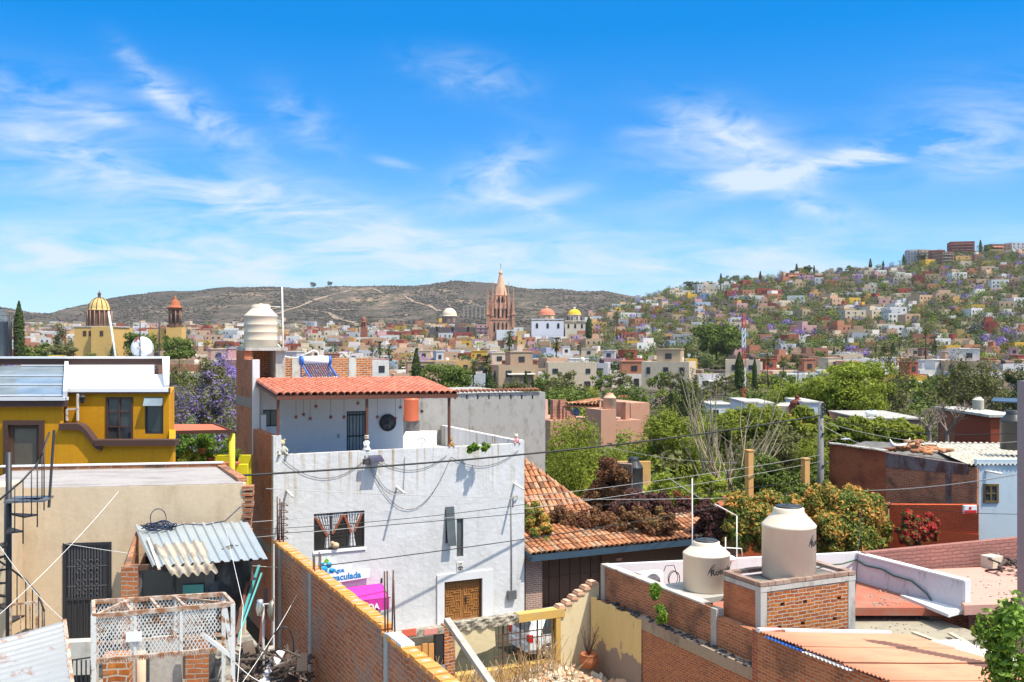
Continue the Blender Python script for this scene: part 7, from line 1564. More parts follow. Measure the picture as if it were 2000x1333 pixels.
big('feathery_tree','fern',1490,800,960,82,150,'light green tree in front of the white roof boxes by the radio mast',n=10000,K=44,leaf=.018,asp=2.4,zc=.7,seed=61); big('feathery_tree','olive',1405,825,960,84,110,'olive tree behind the left bare stalks',n=7000,K=36,leaf=.02,asp=2.4,zc=.7,seed=62); big('feathery_tree','fern',1590,850,960,66,120,'light green bushy tree just left of the utility pole',n=8000,K=40,leaf=.02,asp=2.4,zc=.6,seed=63); big('feathery_tree','fern',1100,850,1000,62,110,'low feathery bush against the grey building corner',n=9000,K=40,leaf=.018,asp=2.6,zc=.7,seed=64)
def palmt(px, pt, pb, D, label): s = (pb-pt)*D/2000*.95; tree('palm_tree', px, pb, D, s, label=label); TREES.pop()
palmt(995, 655, 745, 300, 'tall fan palm below the pink spired church'); palmt(1087, 668, 740, 330, 'fan palm right of the tallest town palm'); palmt(950, 705, 790, 150, 'shaggy fan palm behind the grey building'); palmt(925, 712, 790, 155, 'fan palm left of the shaggy one'); palmt(1205, 610, 665, 550, 'twin trunk palm right of the yellow dome'); palmt(1235, 695, 750, 260, 'fan palm below the terracotta houses, middle of town'); palmt(1500, 700, 755, 180, 'fan palm right of the narrow mast cypress'); palmt(1530, 700, 760, 175, 'middle one of three young palms behind the bright tree'); palmt(1558, 700, 755, 178, 'right hand young palm behind the bright tree'); palmt(1808, 640, 700, 300, 'leafy palm on the right slope above the dark olive tree'); palmt(760, 678, 740, 260, 'fan palm above the right half of the porch roof'); palmt(742, 675, 740, 270, 'left palm of the pair above the porch roof'); palmt(1338, 680, 735, 250, 'palm at the lower left of the great fig tree')
# shrubs, vines, bougainvillea
def mound(name, mat, pts, label, D, n=5000, leaf=.06, th=.55, fr=W, cat='vine', asp=1.3, stems=0):
    # pts: (px, py, rpx) blobs; leaves spread through flattened clumps
    C, Nn, S = [], [], []; tot = sum(r*r for _, _, r in [(p[0], p[1], p[2]) for p in pts])
    for p in pts:
        d = p[3] if len(p) > 3 else D; c = np.array(W.P(p[0], p[1], d)); r = p[2]*d/2000; m = int(1.9*n*p[2]**2/tot)
        sub = rng.normal(size=(max(7, int(p[2]/1.1)), 3)); sub /= np.linalg.norm(sub, axis=1)[:, None]; sub *= r*1.15; r *= 1.5
        k = rng.integers(0, len(sub), m); u = rng.normal(size=(m, 3)); u /= np.linalg.norm(u, axis=1)[:, None]
        q = sub[k]+u*(rng.uniform(.2, 1, m)**.6)[:, None]*r*.40; q[:, 1] *= 1.0; C.append(c+q); N = u+rng.normal(size=(m, 3))*.6+np.array([0,-.2,.3]); Nn.append(N/np.linalg.norm(N, axis=1)[:, None]); S.append(rng.uniform(.45, 1.6, m)*leaf)
    o = np.concatenate(C).mean(0); me = quads_mesh(name+'_leaves', np.concatenate(C)-o, np.concatenate(Nn), np.concatenate(S), LV[mat], asp)
    e = bpy.data.objects.new(name, None); COL.objects.link(e); e.location = o; e['label'] = label; e['category'] = cat; e.empty_display_size = .2
    l = bpy.data.objects.new('foliage', me); COL.objects.link(l); l.parent = e
    mb = MB(); rr = random.Random(len(label))
    for p in pts:
        d = p[3] if len(p) > 3 else D; c = Vector(W.P(p[0], p[1], d)); r = p[2]*d/2000
        for k in range(3): tip = c+Vector((rr.uniform(-1,1), rr.uniform(-.6,.6), rr.uniform(-.2,1)))*r*.9; mb.tube([c-Vector((rr.uniform(-.3,.3)*r, 0, r*1.3)), c, tip], [.035,.025,.008], 4, caps=False)
    b = bpy.data.objects.new('stems', mb.mesh(name+'_stems', bark, tuple(o))); COL.objects.link(b); b.parent = e
    return e
mound('bronze_vine','brownvine',[(1092+13*q, 1012+(q%3)*11, 15, 45.6+(q%2)) for q in range(18)],'bronze brown vine spreading over the clay tile roofs',47,n=15000,leaf=.045)
mound('wine_shrub','wine',[(1240,990,22,49),(1280,990,22,49.5),(1262,1000,24,49),(1300,1005,24,49),(1330,1000,18,49.5),(1215,1000,18,50)],'dark wine coloured shrub below the vine covered wall',49,n=11000,leaf=.045,cat='shrub')
mound('wine_shrub','wine',[(1385,1005,20,46),(1405,1025,22,46),(1380,1040,18,46),(1350,1050,10,46)],'dark wine coloured shrub left of the smaller beige tank pipe',46,n=7000,leaf=.045,cat='shrub')
mound('orange_bougainvillea','orange',[(1450,1000,26,45.5),(1480,1030,30,45),(1440,1045,22,45),(1500,995,24,46),(1540,1010,28,46)],'apricot bougainvillea left of the larger beige tank',46,n=10000,leaf=.055,cat='bougainvillea')
mound('orange_bougainvillea','orange',[(1610,985,26,47),(1640,1010,34,46.5),(1680,1010,34,46.5),(1705,1030,24,46.5),(1620,1050,30,45.5),(1670,1058,28,45.5),(1700,1062,20,45.5),(1660,975,18,47.5),(1620,960,14,48)],'broad apricot bougainvillea hedge right of the larger beige tank',46,n=21000,leaf=.055,cat='bougainvillea')
mound('red_bougainvillea','red',[(1772,1018,14,45),(1795,1035,16,44.8),(1778,1052,14,44.6),(1812,1022,13,44.8),(1822,1045,9,44.6),(1765,1038,12,45)],'crimson bougainvillea climbing the red garden wall',45,n=9000,leaf=.055,cat='bougainvillea')
mound('orange_flowered_vine','orange',[(1040,1000,14,45),(1048,1025,18,44.5),(1058,1045,16,44)],'orange flowered vine at the white house corner',45,n=3500,leaf=.05)
mound('yellow_green_shrub','bright',[(1300,960,22,54),(1330,975,20,53),(1270,965,14,55),(1390,960,22,52),(1415,985,18,50),(1365,975,16,52)],'yellow green garden shrub with pink flowers behind the dark vines',53,n=8000,leaf=.05,cat='shrub')
mound('garden_shrub','green',[(1485,925,26,52),(1470,950,24,52),(1510,950,26,52),(1545,960,24,52),(1590,940,22,53),(1560,975,22,50)],'dense green shrub between the two ochre garden pillars',52,n=10000,leaf=.05,cat='shrub')
mound('tree_clump','fern',[(1412,842,24),(1440,836,24),(1470,832,26),(1505,832,26),(1540,845,24),(1575,835,26),(1600,850,24),(1450,870,24),(1500,870,24)],'light green foliage clump hiding the white roof boxes below the radio mast',80,n=15000,leaf=.075,cat='tree',asp=2.4)
mound('tree_clump','fern',[(1645,850,20),(1670,842,18),(1700,848,18),(1730,842,20),(1760,850,20),(1785,856,16)],'light green foliage clump below the small white gas tank',70,n=9000,leaf=.07,cat='tree',asp=2.4)
mound('pink_flowers','red',[(1325,972,9,50),(1340,978,7,50)],'small cluster of pink blossoms in the garden shrubs',50,n=300,leaf=.05,cat='flowers')
mound('wall_vine','brownvine',[(1190,920,18,56.6),(1200,945,22,56.3),(1180,965,20,56.6),(1215,925,14,55.6),(1175,985,22,56.5),(1150,985,16,57)],'dry brown creeper clinging to the old brick wall beside the slim black tank',56,n=9000,leaf=.045,cat='vine')
mound('fern_basket','bright',[(366,907,16,36.6),(366,900,12,36.6)],'round yellow green fern hanging by the lime yellow wall',36,n=2200,leaf=.03,cat='fern',asp=3)
mound('ledge_weed','citrus',[(1282,1150,7,28.9),(1290,1200,10,30.0),(1278,1165,6,29.3)],'green weed sprouting from the brick terrace wall ledge',29,n=700,leaf=.06,cat='weed')
mound('balcony_plant','citrus',[(948,872,6,41),(928,875,5,41),(920,878,5,41)],'leafy potted plant behind the white terrace parapet',41,n=260,leaf=.06,cat='plant')
for k, (px, py) in enumerate(((412,900), (458,898), (394,880))):
    c = W.P(px, py+8, 37.1 if k < 2 else 38.8); T = thing('potted_plant', ['spiky plant in a clay pot on the brick ledge', 'plant in a dark pot at the right end of the brick ledge', 'bushy plant in a hanging bowl under the pergola'][k], 'potted plant', W, c); mb = MB(); mb.lathe(c, [(.01,0),(.11,0),(.16,.24),(.17,.27),(.14,.27),(.01,.2)], n=14); part('pot', mb, M['terracotta'] if k != 1 else M['black'], T)
    mb = MB()
    for q in range(40): a = R(0,6.3); e = R(.1,1.4); L = R(.25,.55); d = Vector((cos(a)*cos(e), sin(a)*cos(e), sin(e))); s = d.cross(Vector((0,0,1))).normalized()*.02; b = Vector(c)+Vector((0,0,.25)); mb.add([b-s, b+s, b+d*L*.6+s, b+d*L-Vector((0,0,.06)), b+d*L*.6-s], [(0,1,2,3,4)])
    part('leaves', mb, LV['citrus'], T)
# bare stalk clump
def stalks(label, base, tips, D, n, name='bare_stalk_shrub', rad=.05, green=None):
    e = thing(name, label, 'shrub', W, W.P(base[0], base[1], D)); mb = MB(); b = Vector(W.P(base[0], base[1], D)); rr = random.Random(n)
    for k in range(n):
        tx = rr.uniform(tips[0], tips[1]); ty = rr.uniform(tips[2], tips[3]); d = D+rr.uniform(-2.5, 2.5); t = Vector(W.P(tx, ty, d)); m = b.lerp(t, .45)+Vector((rr.uniform(-.3,.3)+(t.x-b.x)*.12, 0, rr.uniform(0,.4))); st = b+Vector((rr.uniform(-.8,.8), rr.uniform(-.5,.5), 0))
        P_ = [st, st.lerp(m, .5)+Vector((rr.uniform(-.12,.12), 0, 0)), m, m.lerp(t, .5)+Vector((rr.uniform(-.15,.15), 0, 0)), t]; mb.tube(P_, [rad, rad*.85, rad*.7, rad*.5, rad*.2], 5, caps=False)
        for q in range(2): a = m.lerp(t, rr.uniform(.1,.6)); mb.tube([a, a+Vector((rr.uniform(-.8,.8), rr.uniform(-.5,.5), rr.uniform(.6,1.6)))], [rad*.35, rad*.12], 4, caps=False)
    part('stalks', mb, palebark, e); return e
stalks('tall clump of bare pale stalks in the garden, left group', (1400, 960), (1315, 1400, 700, 840), 56, 16)
stalks('tall clump of bare pale stalks in the garden, right group', (1430, 970), (1395, 1540, 735, 880), 55, 20)
def baretree(label, px, pb, pt, w, D, n=9, seed=0):
    e = thing('bare_tree', label, 'tree', W, W.P(px, pb, D)); mb = MB(); rr = random.Random(seed); b = Vector(W.P(px, pb, D)); H = (pb-pt)*D/2000; Wd = w*D/2000
    def br(p, d, L, r, k):
        q = p+d*L; mid = p+d*L*.5+Vector((rr.uniform(-.06,.06), rr.uniform(-.06,.06), 0))*L; mb.tube([p, mid, q], [r, r*.8, r*.6], 5 if k < 2 else 3, caps=False)
        if k >= 5: return
        for _ in range(3 if k < 4 else 3): a = Vector((rr.gauss(0,.55), rr.gauss(0,.55), rr.uniform(-.1,.5))); br(q, (d+a).normalized(), L*rr.uniform(.6,.85), r*.58, k+1)
    br(b, Vector((0,0,1)), H*.24, .16, 0); part('branches', mb, plaster('ashy_bark', (.26,.20,.16), .2), e)
baretree('bare grey branched tree behind the brick house, left one', 1815, 868, 765, 120, 60, seed=2); baretree('dark bare tree behind the corrugated roof', 1850, 872, 765, 110, 62, seed=5); baretree('pale leafless tree beside the rust red cube house', 1900, 850, 755, 100, 66, seed=8)
# ------------------------------------------------------------------ landmarks
stone = plaster('pink_sandstone', (.54,.29,.19), .25, stain=(.30,.15,.10), st_lo=.45, st_hi=.7, sp=.15, sscale=(.2,.2,.06)); stone2 = plaster('pale_pink_stone', (.68,.40,.26), .15, sp=.15)
def pinn(mb, x, y, z, w, h1, h2, n=4):
    mb.lathe((x, y, z), [(w, 0), (w, h1), (w*1.35, h1), (w*1.35, h1+w*.4), (w*.8, h1+w*.5), (w*.12, h1+h2), (.01, h1+h2+.3)], n=n, smooth=False, ph=pi/4)
D0 = 760; cpx = 978
def sp(px, py, D=D0): return W.P(px, py, D)
c = sp(cpx, 660); cx, cy = c[0], D0; zb = c[2]-6; k_ = D0/2000
PQ = thing('church_tower', 'tall pink neo-gothic church tower with spire and many pinnacles', 'church', W, (cx, cy, zb), rz=radians(0))
zl = lambda py: (666-py)*k_
mb = MB(); hw = 25*k_
mb.box(cx-hw, cx+hw, cy-hw, cy+hw, zb, zl(624)); mb.box(cx-hw*1.03, cx+hw*1.03, cy-hw*1.03, cy+hw*1.03, zl(626), zl(624)+.2)
part('tower_base', mb, stone, PQ)
mb = MB(); mb.box(cx-hw*.9, cx+hw*.9, cy-hw*.85, cy+hw*.85, zl(624), zl(593)); part('belfry', mb, stone, PQ)
mb = MB(); mb.box(cx-hw*.58, cx+hw*.58, cy-hw*.58, cy+hw*.58, zl(593), zl(578)); mb.lathe((cx, cy, zl(578)), [(hw*.50,0),(hw*.38,(578-562)*k_)], n=8, smooth=False); part('upper_stage', mb, stone2, PQ)
mb = MB(); mb.lathe((cx, cy, zl(562)), [(hw*.36,0),(hw*.26,9*k_),(hw*.17,20*k_),(hw*.12,26*k_),(hw*.17,27*k_),(hw*.17,29*k_),(hw*.06,33*k_),(.05,37*k_)], n=8, smooth=False); part('spire', mb, stone2, PQ)
mb = MB(); mb.box(cx-.12, cx+.12, cy-.12, cy+.12, zl(525), zl(515)); mb.box(cx-.8, cx+.8, cy-.1, cy+.1, zl(518.6), zl(518)); part('cross', mb, M['darkmetal'], PQ)
for fx, fz0, w, h1, h2, off in ((-1, 640, 1.5, 24, 42, 1), (1, 640, 1.5, 24, 40, 1), (-.62, 640, 1.1, 22, 54, .9), (.62, 640, 1.1, 22, 54, .9), (0, 620, .8, 16, 30, .92)):
    for fy in (-1, 1):
        mb = MB(); pinn(mb, cx+fx*hw, cy+fy*hw*off, zl(fz0), w*1.1, h1*k_, h2*k_*1.25); part('pinnacle', mb, stone if fx else stone2, PQ)
for fx, fy in ((-1,-.4),(-1,.4),(1,-.4),(1,.4)): mb = MB(); pinn(mb, cx+fx*hw, cy+fy*hw, zl(640), 1.1, 22*k_, 36*k_); part('pinnacle', mb, stone, PQ)
for fx in (-.72, -.36, .0, .36, .72):
    mb = MB(); pinn(mb, cx+fx*hw, cy-hw*.85, zl(604), .75, 8*k_, 26*k_-abs(fx)*12*k_); part('pinnacle', mb, stone2, PQ)
    mb = MB(); pinn(mb, cx+fx*hw*.85, cy-hw*.66, zl(586), .85, 8*k_, 22*k_-abs(fx)*6*k_); part('pinnacle', mb, stone2, PQ)
for row, (y0, y1, fr_, fy) in enumerate(((622, 603, .8, .83), (648, 630, .85, 1.01), (592, 580, .6, .60))):  # last row: dark slabs painting the upper stage's deep vertical shadows
    for fx in (-.55, -.2, .2, .55):
        x = cx+fx*hw*fr_; mb = MB(); wv_ = 1.1; y = cy-hw*fy-.25; mb.slab([(x-wv_/2, y, zl(y0)), (x+wv_/2, y, zl(y0)), (x+wv_/2, y, zl(y1)-1), (x, y, zl(y1)), (x-wv_/2, y, zl(y1)-1)], (0, .35, 0)); part('lancet_opening_shade', mb, M['darkroom'], PQ)
        if row == 0:
            mb = MB(); y = cy+fx*hw*fr_; x = cx-hw*fy-.1; mb.slab([(x, y-wv_/2, zl(y0)), (x, y+wv_/2, zl(y0)), (x, y+wv_/2, zl(y1)-1), (x, y, zl(y1)), (x, y-wv_/2, zl(y1)-1)], (.35, 0, 0)); part('lancet_opening_shade', mb, M['darkroom'], PQ)
mb = MB(); mb.box(cx-2, cx+hw*3.0, cy-4, cy+14, zb, zl(647)); part('nave', mb, plaster('pale_ochre_church', (.62,.45,.2), .12, sp=.2), PQ)
mb = MB(); mb.box(cx-3, cx+hw*1.2, cy-hw-3, cy-hw-.5, zb, zl(645)); part('white_forebuilding', mb, M['white'], PQ)
def arch(parent, x, y, z0, z1, w, name='window', m=None):
    mb = MB(); n = 6; pts = [(x-w/2, y, z0), (x+w/2, y, z0)]+[(x+w/2*cos(pi*k/n), y, z1-w/2+w/2*sin(pi*k/n)) for k in range(n+1)]; mb.slab(pts, (0, .2, 0)); return part(name, mb, m or M['darkroom'], parent)
def dome_church(nm, label, px, D, dpx, ytop, ydome, ydrum, ybase, mdome, mdrum, ribs=None, lantern=1.0, sides=8, wins=True, body=None, mbody=None, wm=None, cols=None):
    k = D/2000; x = (px-1000)*k; zf = lambda py: (666-py)*k; r = dpx/2*k
    zg = hz(px, D)-2; T = thing(nm, label, 'church', W, (x, D, zg))
    mb = MB(); hd = (ydome-ytop)*k; lanh = (ydome-ytop)*k*.34*lantern; hr = hd-lanh
    mb.lathe((x, D, zf(ydome)), [(r*1.06, -.3), (r*1.06, .1)]+[(r*cos(a), .1+hr*sin(a)) for a in [pi/2*q/10 for q in range(10)]]+[(r*.13, hr+.1)], n=32); part('dome', mb, mdome, T)
    if ribs:
        for q in range(12):
            a = q*pi/6+.13; mb = MB(); mb.tube([(x+r*1.01*cos(e)*cos(a), D+r*1.01*cos(e)*sin(a), zf(ydome)+.1+hr*1.01*sin(e)) for e in [pi/2*w_/8 for w_ in range(9)]], r*.045, 5); part('rib', mb, ribs, T)
    mb = MB(); z = zf(ydome)+hr; lr = r*.15; mb.lathe((x, D, z-.1), [(lr*1.6,0),(lr*1.6,lr*.4),(lr,lr*.5),(lr,lanh*.5),(lr*1.4,lanh*.52),(lr*1.2,lanh*.62),(lr*.3,lanh*.78),(.05,lanh)], n=8, smooth=False); part('lantern', mb, ribs or mdrum, T)
    mb = MB(); mb.lathe((x, D, zf(ydrum)), [(r*1.05,0),(r*1.05,(ydrum-ydome)*k-.4),(r*1.14,(ydrum-ydome)*k-.35),(r*1.14,(ydrum-ydome)*k)], n=sides, smooth=False, ph=pi/8); part('drum', mb, mdrum, T)
    if wins:
        for q in range(8):
            a = q*pi/4+pi/8-pi/8*0; ax = x+r*1.0*cos(a); ay = D+r*1.0*sin(a)
            if sin(a) > .5: continue
            mb = MB(); h = (ydrum-ydome)*k; w_ = r*.30; t = Vector((-sin(a), cos(a), 0)); o = Vector((x+r*1.0*cos(a), D+r*1.0*sin(a), zf(ydrum)+h*.2)); nrm = Vector((cos(a), sin(a), 0)); pts = [o-t*w_/2, o+t*w_/2]+[o+t*w_/2*cos(pi*j/6)+Vector((0,0,h*.42+w_/2*sin(pi*j/6))) for j in range(7)]
            mb.slab([p+nrm*.12 for p in pts], tuple(-nrm*.4)); part('drum_window', mb, wm or M['darkroom'], T)
    if cols:
        for q in range(16): a = q*pi/8; mb = MB(); mb.tube([(x+r*1.16*cos(a), D+r*1.16*sin(a), zf(ydrum)), (x+r*1.16*cos(a), D+r*1.16*sin(a), zf(ydome)-.3)], r*.05, 6); part('column', mb, cols, T)
    if body:
        x0, x1 = [(b-1000)*k for b in body]; mb = MB(); mb.box(x0, x1, D-r*1.2, D+r*2.5, zg, zf(ybase if ybase < ydrum+40 else ydrum)); mb.box(x0-.2, x1+.2, D-r*1.2-.2, D-r*1.2+.4, zf(ydrum)-.1, zf(ydrum)+.5); part('nave_wall', mb, mbody, T)
        n = 3
        for q in range(n): arch(T, x0+(x1-x0)*(q+.5)/n, D-r*1.2-.12, zf(ydrum)-r*1.1, zf(ydrum)-r*.45, r*.3)
    return T
churchy = plaster('church_yellow', (.60,.39,.13), .12, stain=(.5,.28,.08), sp=.2); dk = plaster('brown_carved_stone', (.16,.09,.06), .3, sp=.3)
L1 = dome_church('domed_church', 'yellow church with big ribbed yellow dome on a dark columned drum', 194, 430, 40, 567, 606, 640, 640, plaster('dome_yellow', (.66,.45,.17), .08, sp=.2), dk, ribs=dk, lantern=1.15, body=None, cols=plaster('pinkish_column', (.32,.19,.14), .2), sides=16)
k = .215; x0, x1 = (145-1000)*k, (235-1000)*k; zt_ = (666-640)*k; D1 = 430
mb = MB(); mb.box((161-1000)*k, x1, D1-8, D1+14, -16, zt_); mb.box((198-1000)*k, x1+.2, D1-10.5, D1-8, -16, zt_+.2); part('yellow_wall', mb, churchy, L1)
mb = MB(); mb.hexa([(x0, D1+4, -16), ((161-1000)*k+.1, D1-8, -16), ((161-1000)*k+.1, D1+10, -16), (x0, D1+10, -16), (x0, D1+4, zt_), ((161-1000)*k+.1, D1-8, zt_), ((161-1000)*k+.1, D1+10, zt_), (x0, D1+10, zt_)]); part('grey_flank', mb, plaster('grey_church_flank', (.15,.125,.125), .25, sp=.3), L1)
mb = MB(); mb.box((143-1000)*k, x1+.4, D1-8.2, D1+10, zt_, zt_+.5); part('roof_edge', mb, M['light_conc'], L1)
for px in (181, 192, 218):
    mb = MB(); x = (px-1000)*k; y = D1-8 if px < 198 else D1-10.5; mb.box(x-.7, x+.7, y-.12, y+.1, (666-657)*k, (666-647)*k); part('window', mb, M['brown'], L1)
mb = MB(); mb.box((285-1000)*k, (330-1000)*k, D1+2, D1+12, -14, (666-643)*k); part('long_wing', mb, churchy, L1)
mb = MB(); x = (322-1000)*k; mb.box(x-.8, x+.8, D1+1.85, D1+2.1, (666-652)*k, (666-645)*k); part('window', mb, M['brown'], L1)
BT = thing('bell_tower', 'yellow based bell tower with a red cupola left of the brick tank tower', 'bell tower', W, ((342-1000)*k, D1, -14)); x = (342-1000)*k; zf = lambda py: (666-py)*k
mb = MB(); mb.box((329-1000)*k, (359-1000)*k, D1-3, D1+3, -14, zf(640)); part('tower_base', mb, churchy, BT)
mb = MB(); mb.lathe((x, D1, zf(640)), [(3.3,0),(3.3,1),(2.2,1.1),(2.2,7),(2.9,7.3),(2.9,8.1)], n=8, smooth=False, ph=pi/8); part('belfry', mb, dk, BT)
for q in range(8):
    a = q*pi/4+pi/8; mb = MB(); mb.tube([(x+2.5*cos(a), D1+2.5*sin(a), zf(635)), (x+2.5*cos(a), D1+2.5*sin(a), zf(606))], .24, 6); part('column', mb, plaster('pinkish_column', (.32,.19,.14), .2), BT)
    a = q*pi/4+pi/4
    if sin(a) < .5: t_ = Vector((-sin(a), cos(a), 0)); o = Vector((x+2.1*cos(a), D1+2.1*sin(a), zf(630))); mb = MB(); nrm = Vector((cos(a), sin(a), 0)); mb.slab([o-t_*.45+nrm*.1, o+t_*.45+nrm*.1, o+t_*.45+nrm*.1+Vector((0,0,2.8)), o+nrm*.1+Vector((0,0,3.4)), o-t_*.45+nrm*.1+Vector((0,0,2.8))], tuple(-nrm*.3)); part('bell_opening', mb, M['darkroom'], BT)
mb = MB(); mb.lathe((x, D1, zf(603)), [(3.1,0),(3.4,.4),(2.4,.8),(2.0,1.5),(1.8,2.6),(1.3,3.4),(.5,3.8),(.65,4.3),(.3,4.7),(.08,5.6)], n=12); part('cupola', mb, plaster('red_cupola', (.42,.13,.06), .2, sp=.3), BT)
L2 = dome_church('grey_domed_church', 'grey stone church with a pale cream dome left of the pink tower', 878, 790, 29, 594, 618, 632, 640, plaster('cream_dome', (.62,.55,.42), .1, sp=.2), plaster('grey_stone_drum', (.28,.2,.17), .2, sp=.2), body=(840, 930), mbody=plaster('grey_stone_nave', (.13,.11,.11), .2, sp=.2))
L3 = dome_church('red_domed_church', 'white church with a salmon red dome right of the pink tower', 1068, 740, 31, 597, 615, 625, 628, plaster('salmon_dome', (.58,.19,.12), .1, sp=.2), plaster('cream_drum', (.62,.42,.25), .1, sp=.2), body=(1038, 1100), mbody=plaster('bluish_white_nave', (.60,.61,.66), .06, sp=.2))
L4 = dome_church('yellow_domed_church', 'white drum church with a bright yellow dome beside the salmon red dome', 1122, 740, 25, 599, 615, 628, 634, plaster('bright_yellow_dome', (.72,.45,.04), .1, sp=.2), plaster('white_drum', (.66,.62,.55), .08, sp=.2), body=(1103, 1142), mbody=plaster('cream_church_body', (.6,.52,.4), .1, sp=.2), cols=dk)
T = thing('small_bell_tower', 'small distant red brown bell tower above the town left of centre', 'bell tower', W, ((711-1000)*.36, 720, -4)); x = (711-1000)*.36; mb = MB(); mb.box(x-2.3, x+2.3, 718, 722, -6, (666-640)*.36); mb.lathe((x, 720, (666-640)*.36), [(2.1,0),(2.1,3.4),(2.5,3.5),(2.5,4),(1.6,4.2),(1.6,5.6),(1.3,6.5),(.5,7.4),(.05,8.4)], n=8, smooth=False, ph=pi/8); part('tower', mb, plaster('red_brown_tower', (.30,.12,.07), .25, sp=.3), T)
for dx in (-.9, .9): arch(T, x+dx, 717.8, (666-638)*.36+.2, (666-632)*.36+.2, .8, 'bell_opening')
# ------------------------------------------------------------------ town houses
def PL(n, c): return plaster(n, c, .1, stain=sc3(c, .72), st_lo=.52, st_hi=.75, sp=.35, bump=.1)
HC = [('white',(.64,.62,.58),19),('cream',(.58,.47,.34),15),('peach',(.54,.35,.23),13),('terracotta',(.38,.165,.10),13),('brick red',(.30,.075,.05),7),('ochre',(.50,.31,.12),5),('yellow',(.58,.36,.06),2),('pink',(.46,.27,.26),4),('tan',(.40,.29,.19),14),('pale grey',(.48,.47,.48),8),('brown',(.24,.14,.10),7),('sky blue',(.33,.40,.50),1)]
HM = {n: PL('house_'+n.replace(' ', '_'), c) for n, c, w in HC}
HN = [n for n, c, w in HC for _ in range(w)]
RFM = [PL('flat_roof_clay', (.42,.20,.13)), PL('flat_roof_white', (.60,.57,.53)), PL('flat_roof_grey', (.32,.29,.27)), PL('flat_roof_red', (.40,.12,.075))]
wg = plain('far_window', (.035,.035,.04), .3); HOUSES = []
_w = MB(); _w.box(-.5,.5,-.5,.5,-.5,.5); WINM = _w.mesh('window', wg); _w = MB(); _w.box(-.5,.5,-.5,.5,-.5,.5); DOORM = _w.mesh('door', M['darkwood']); BALM = _w.mesh('balcony', M['light_conc'])
def gmesh(me, name, par, loc, sc):
    o = bpy.data.objects.new(name, me); COL.objects.link(o); o.parent = par; o.location = loc; o.scale = sc; return o
def house(px, D, w, d, h, yaw, col, label=None, ztop=None, pent=None, feat=None, nwin=None, name='house', wcol=None):
    x = (px-1000)/2000*D; zg = hz(px, D)-1.5
    if ztop is not None: h = ztop-zg
    T = bpy.data.objects.new(name, None); COL.objects.link(T); T.location = (x, D, zg); T.rotation_euler = (0,0,yaw); T.empty_display_size = .2; T['category'] = 'house'; T['_o'] = (0,0,0)
    if label: T['label'] = label
    m = HM[col]; mb = MB(); mb.box(-w/2, w/2, 0, d, 0, h-.45); t = .3
    mb.box(-w/2, w/2, 0, t, h-.45, h); mb.box(-w/2, w/2, d-t, d, h-.45, h); mb.box(-w/2, -w/2+t, t, d-t, h-.45, h); mb.box(w/2-t, w/2, t, d-t, h-.45, h)
    part('wall', mb, m, T); mb = MB(); mb.box(-w/2+t, w/2-t, t, d-t, h-.45, h-.38); part('roof', mb, random.choice(RFM), T)
    top = h
    if pent:
        pw, pd, ph_, pm, po = pent; mb = MB(); x0 = -w/2+(w-pw)*po; mb.box(x0, x0+pw, d*.25, min(d, d*.25+pd), h-.38, h+ph_); mb.box(x0-.15, x0+pw+.15, d*.25-.15, min(d, d*.25+pd)+.15, h+ph_, h+ph_+.18); part('upper_room', mb, HM[pm], T)
        gmesh(WINM, 'window', T, (x0+pw*.5, d*.25-.02, h+ph_*.45), (min(1.4, pw*.4), .15, 1.2)); top = h+ph_
    nf = max(1, int((h-1.2)/2.9)); nw = nwin if nwin is not None else max(1, int(w/3.4))
    for f in range(nf):
        for q in range(nw):
            if nwin is None and random.random() < .25: continue
            xx = -w/2+w*(q+.5)/nw+R(-.3,.3)*(0 if nwin else 1); zz = h-1.9-f*2.9
            if feat == 'arched' and f == 0: gmesh(WINM, 'window', T, (xx, -.02, zz), (1.2,.15,1.7))
            else: gmesh(WINM, 'window', T, (xx, -.02, zz), (R(.8,1.5),.15,R(.9,1.5)))
    for sx in (-1, 1):
        if random.random() < .6 and d > 4: gmesh(WINM, 'window', T, (sx*(w/2+.0), d*R(.3,.7), h-1.9), (.15, R(.8,1.4), R(.9,1.3)))
    if random.random() < .4: gmesh(DOORM, 'door', T, (R(-w*.3,w*.3), -.03, 2.4), (1.1,.16,2.2))
    if feat == 'tiled porch':
        mb = MB(); mb.slab([(-w/2-.3, -1.6, h*.62), (w*.1, -1.6, h*.62), (w*.1, .0, h*.62+.7), (-w/2-.3, 0, h*.62+.7)], .15); part('porch_roof', mb, M['tile_new'], T)
    if feat == 'awning': mb = MB(); mb.slab([(-w*.3, -1.2, h*.7), (w*.4, -1.2, h*.7), (w*.4, 0, h*.7+.2), (-w*.3, 0, h*.7+.2)], .12); part('canopy', mb, M['light_conc'], T)
    if feat == 'rooftop tank':
        mb = MB(); tx = w*.25; mb.lathe((tx, d*.6, top if (pent and False) else h-.38), [(.01,0),(.55,0),(.58,1.0),(.5,1.25),(.25,1.4),(.01,1.45)], n=10); mb.mi = 0; part('roof_tank', mb, M['tank2'] if random.random() < .6 else M['black'], T)
    if 'hotel' in name or 'cond' in name:
        for f in range(nf): gmesh(BALM, 'balcony', T, (0, -.3, h-2.7-f*2.9), (w*.86, .6, .3)); gmesh(BALM, 'balcony', T, (-w/2-.2, d*.5, h-2.7-f*2.9), (.4, d*.7, .3)); gmesh(BALM, 'balcony', T, (w/2+.2, d*.5, h-2.7-f*2.9), (.4, d*.7, .3))
    HOUSES.append((T, col, px, 666-(zg+h*.8)*2000/D, D, w, h, feat, pent)); return T
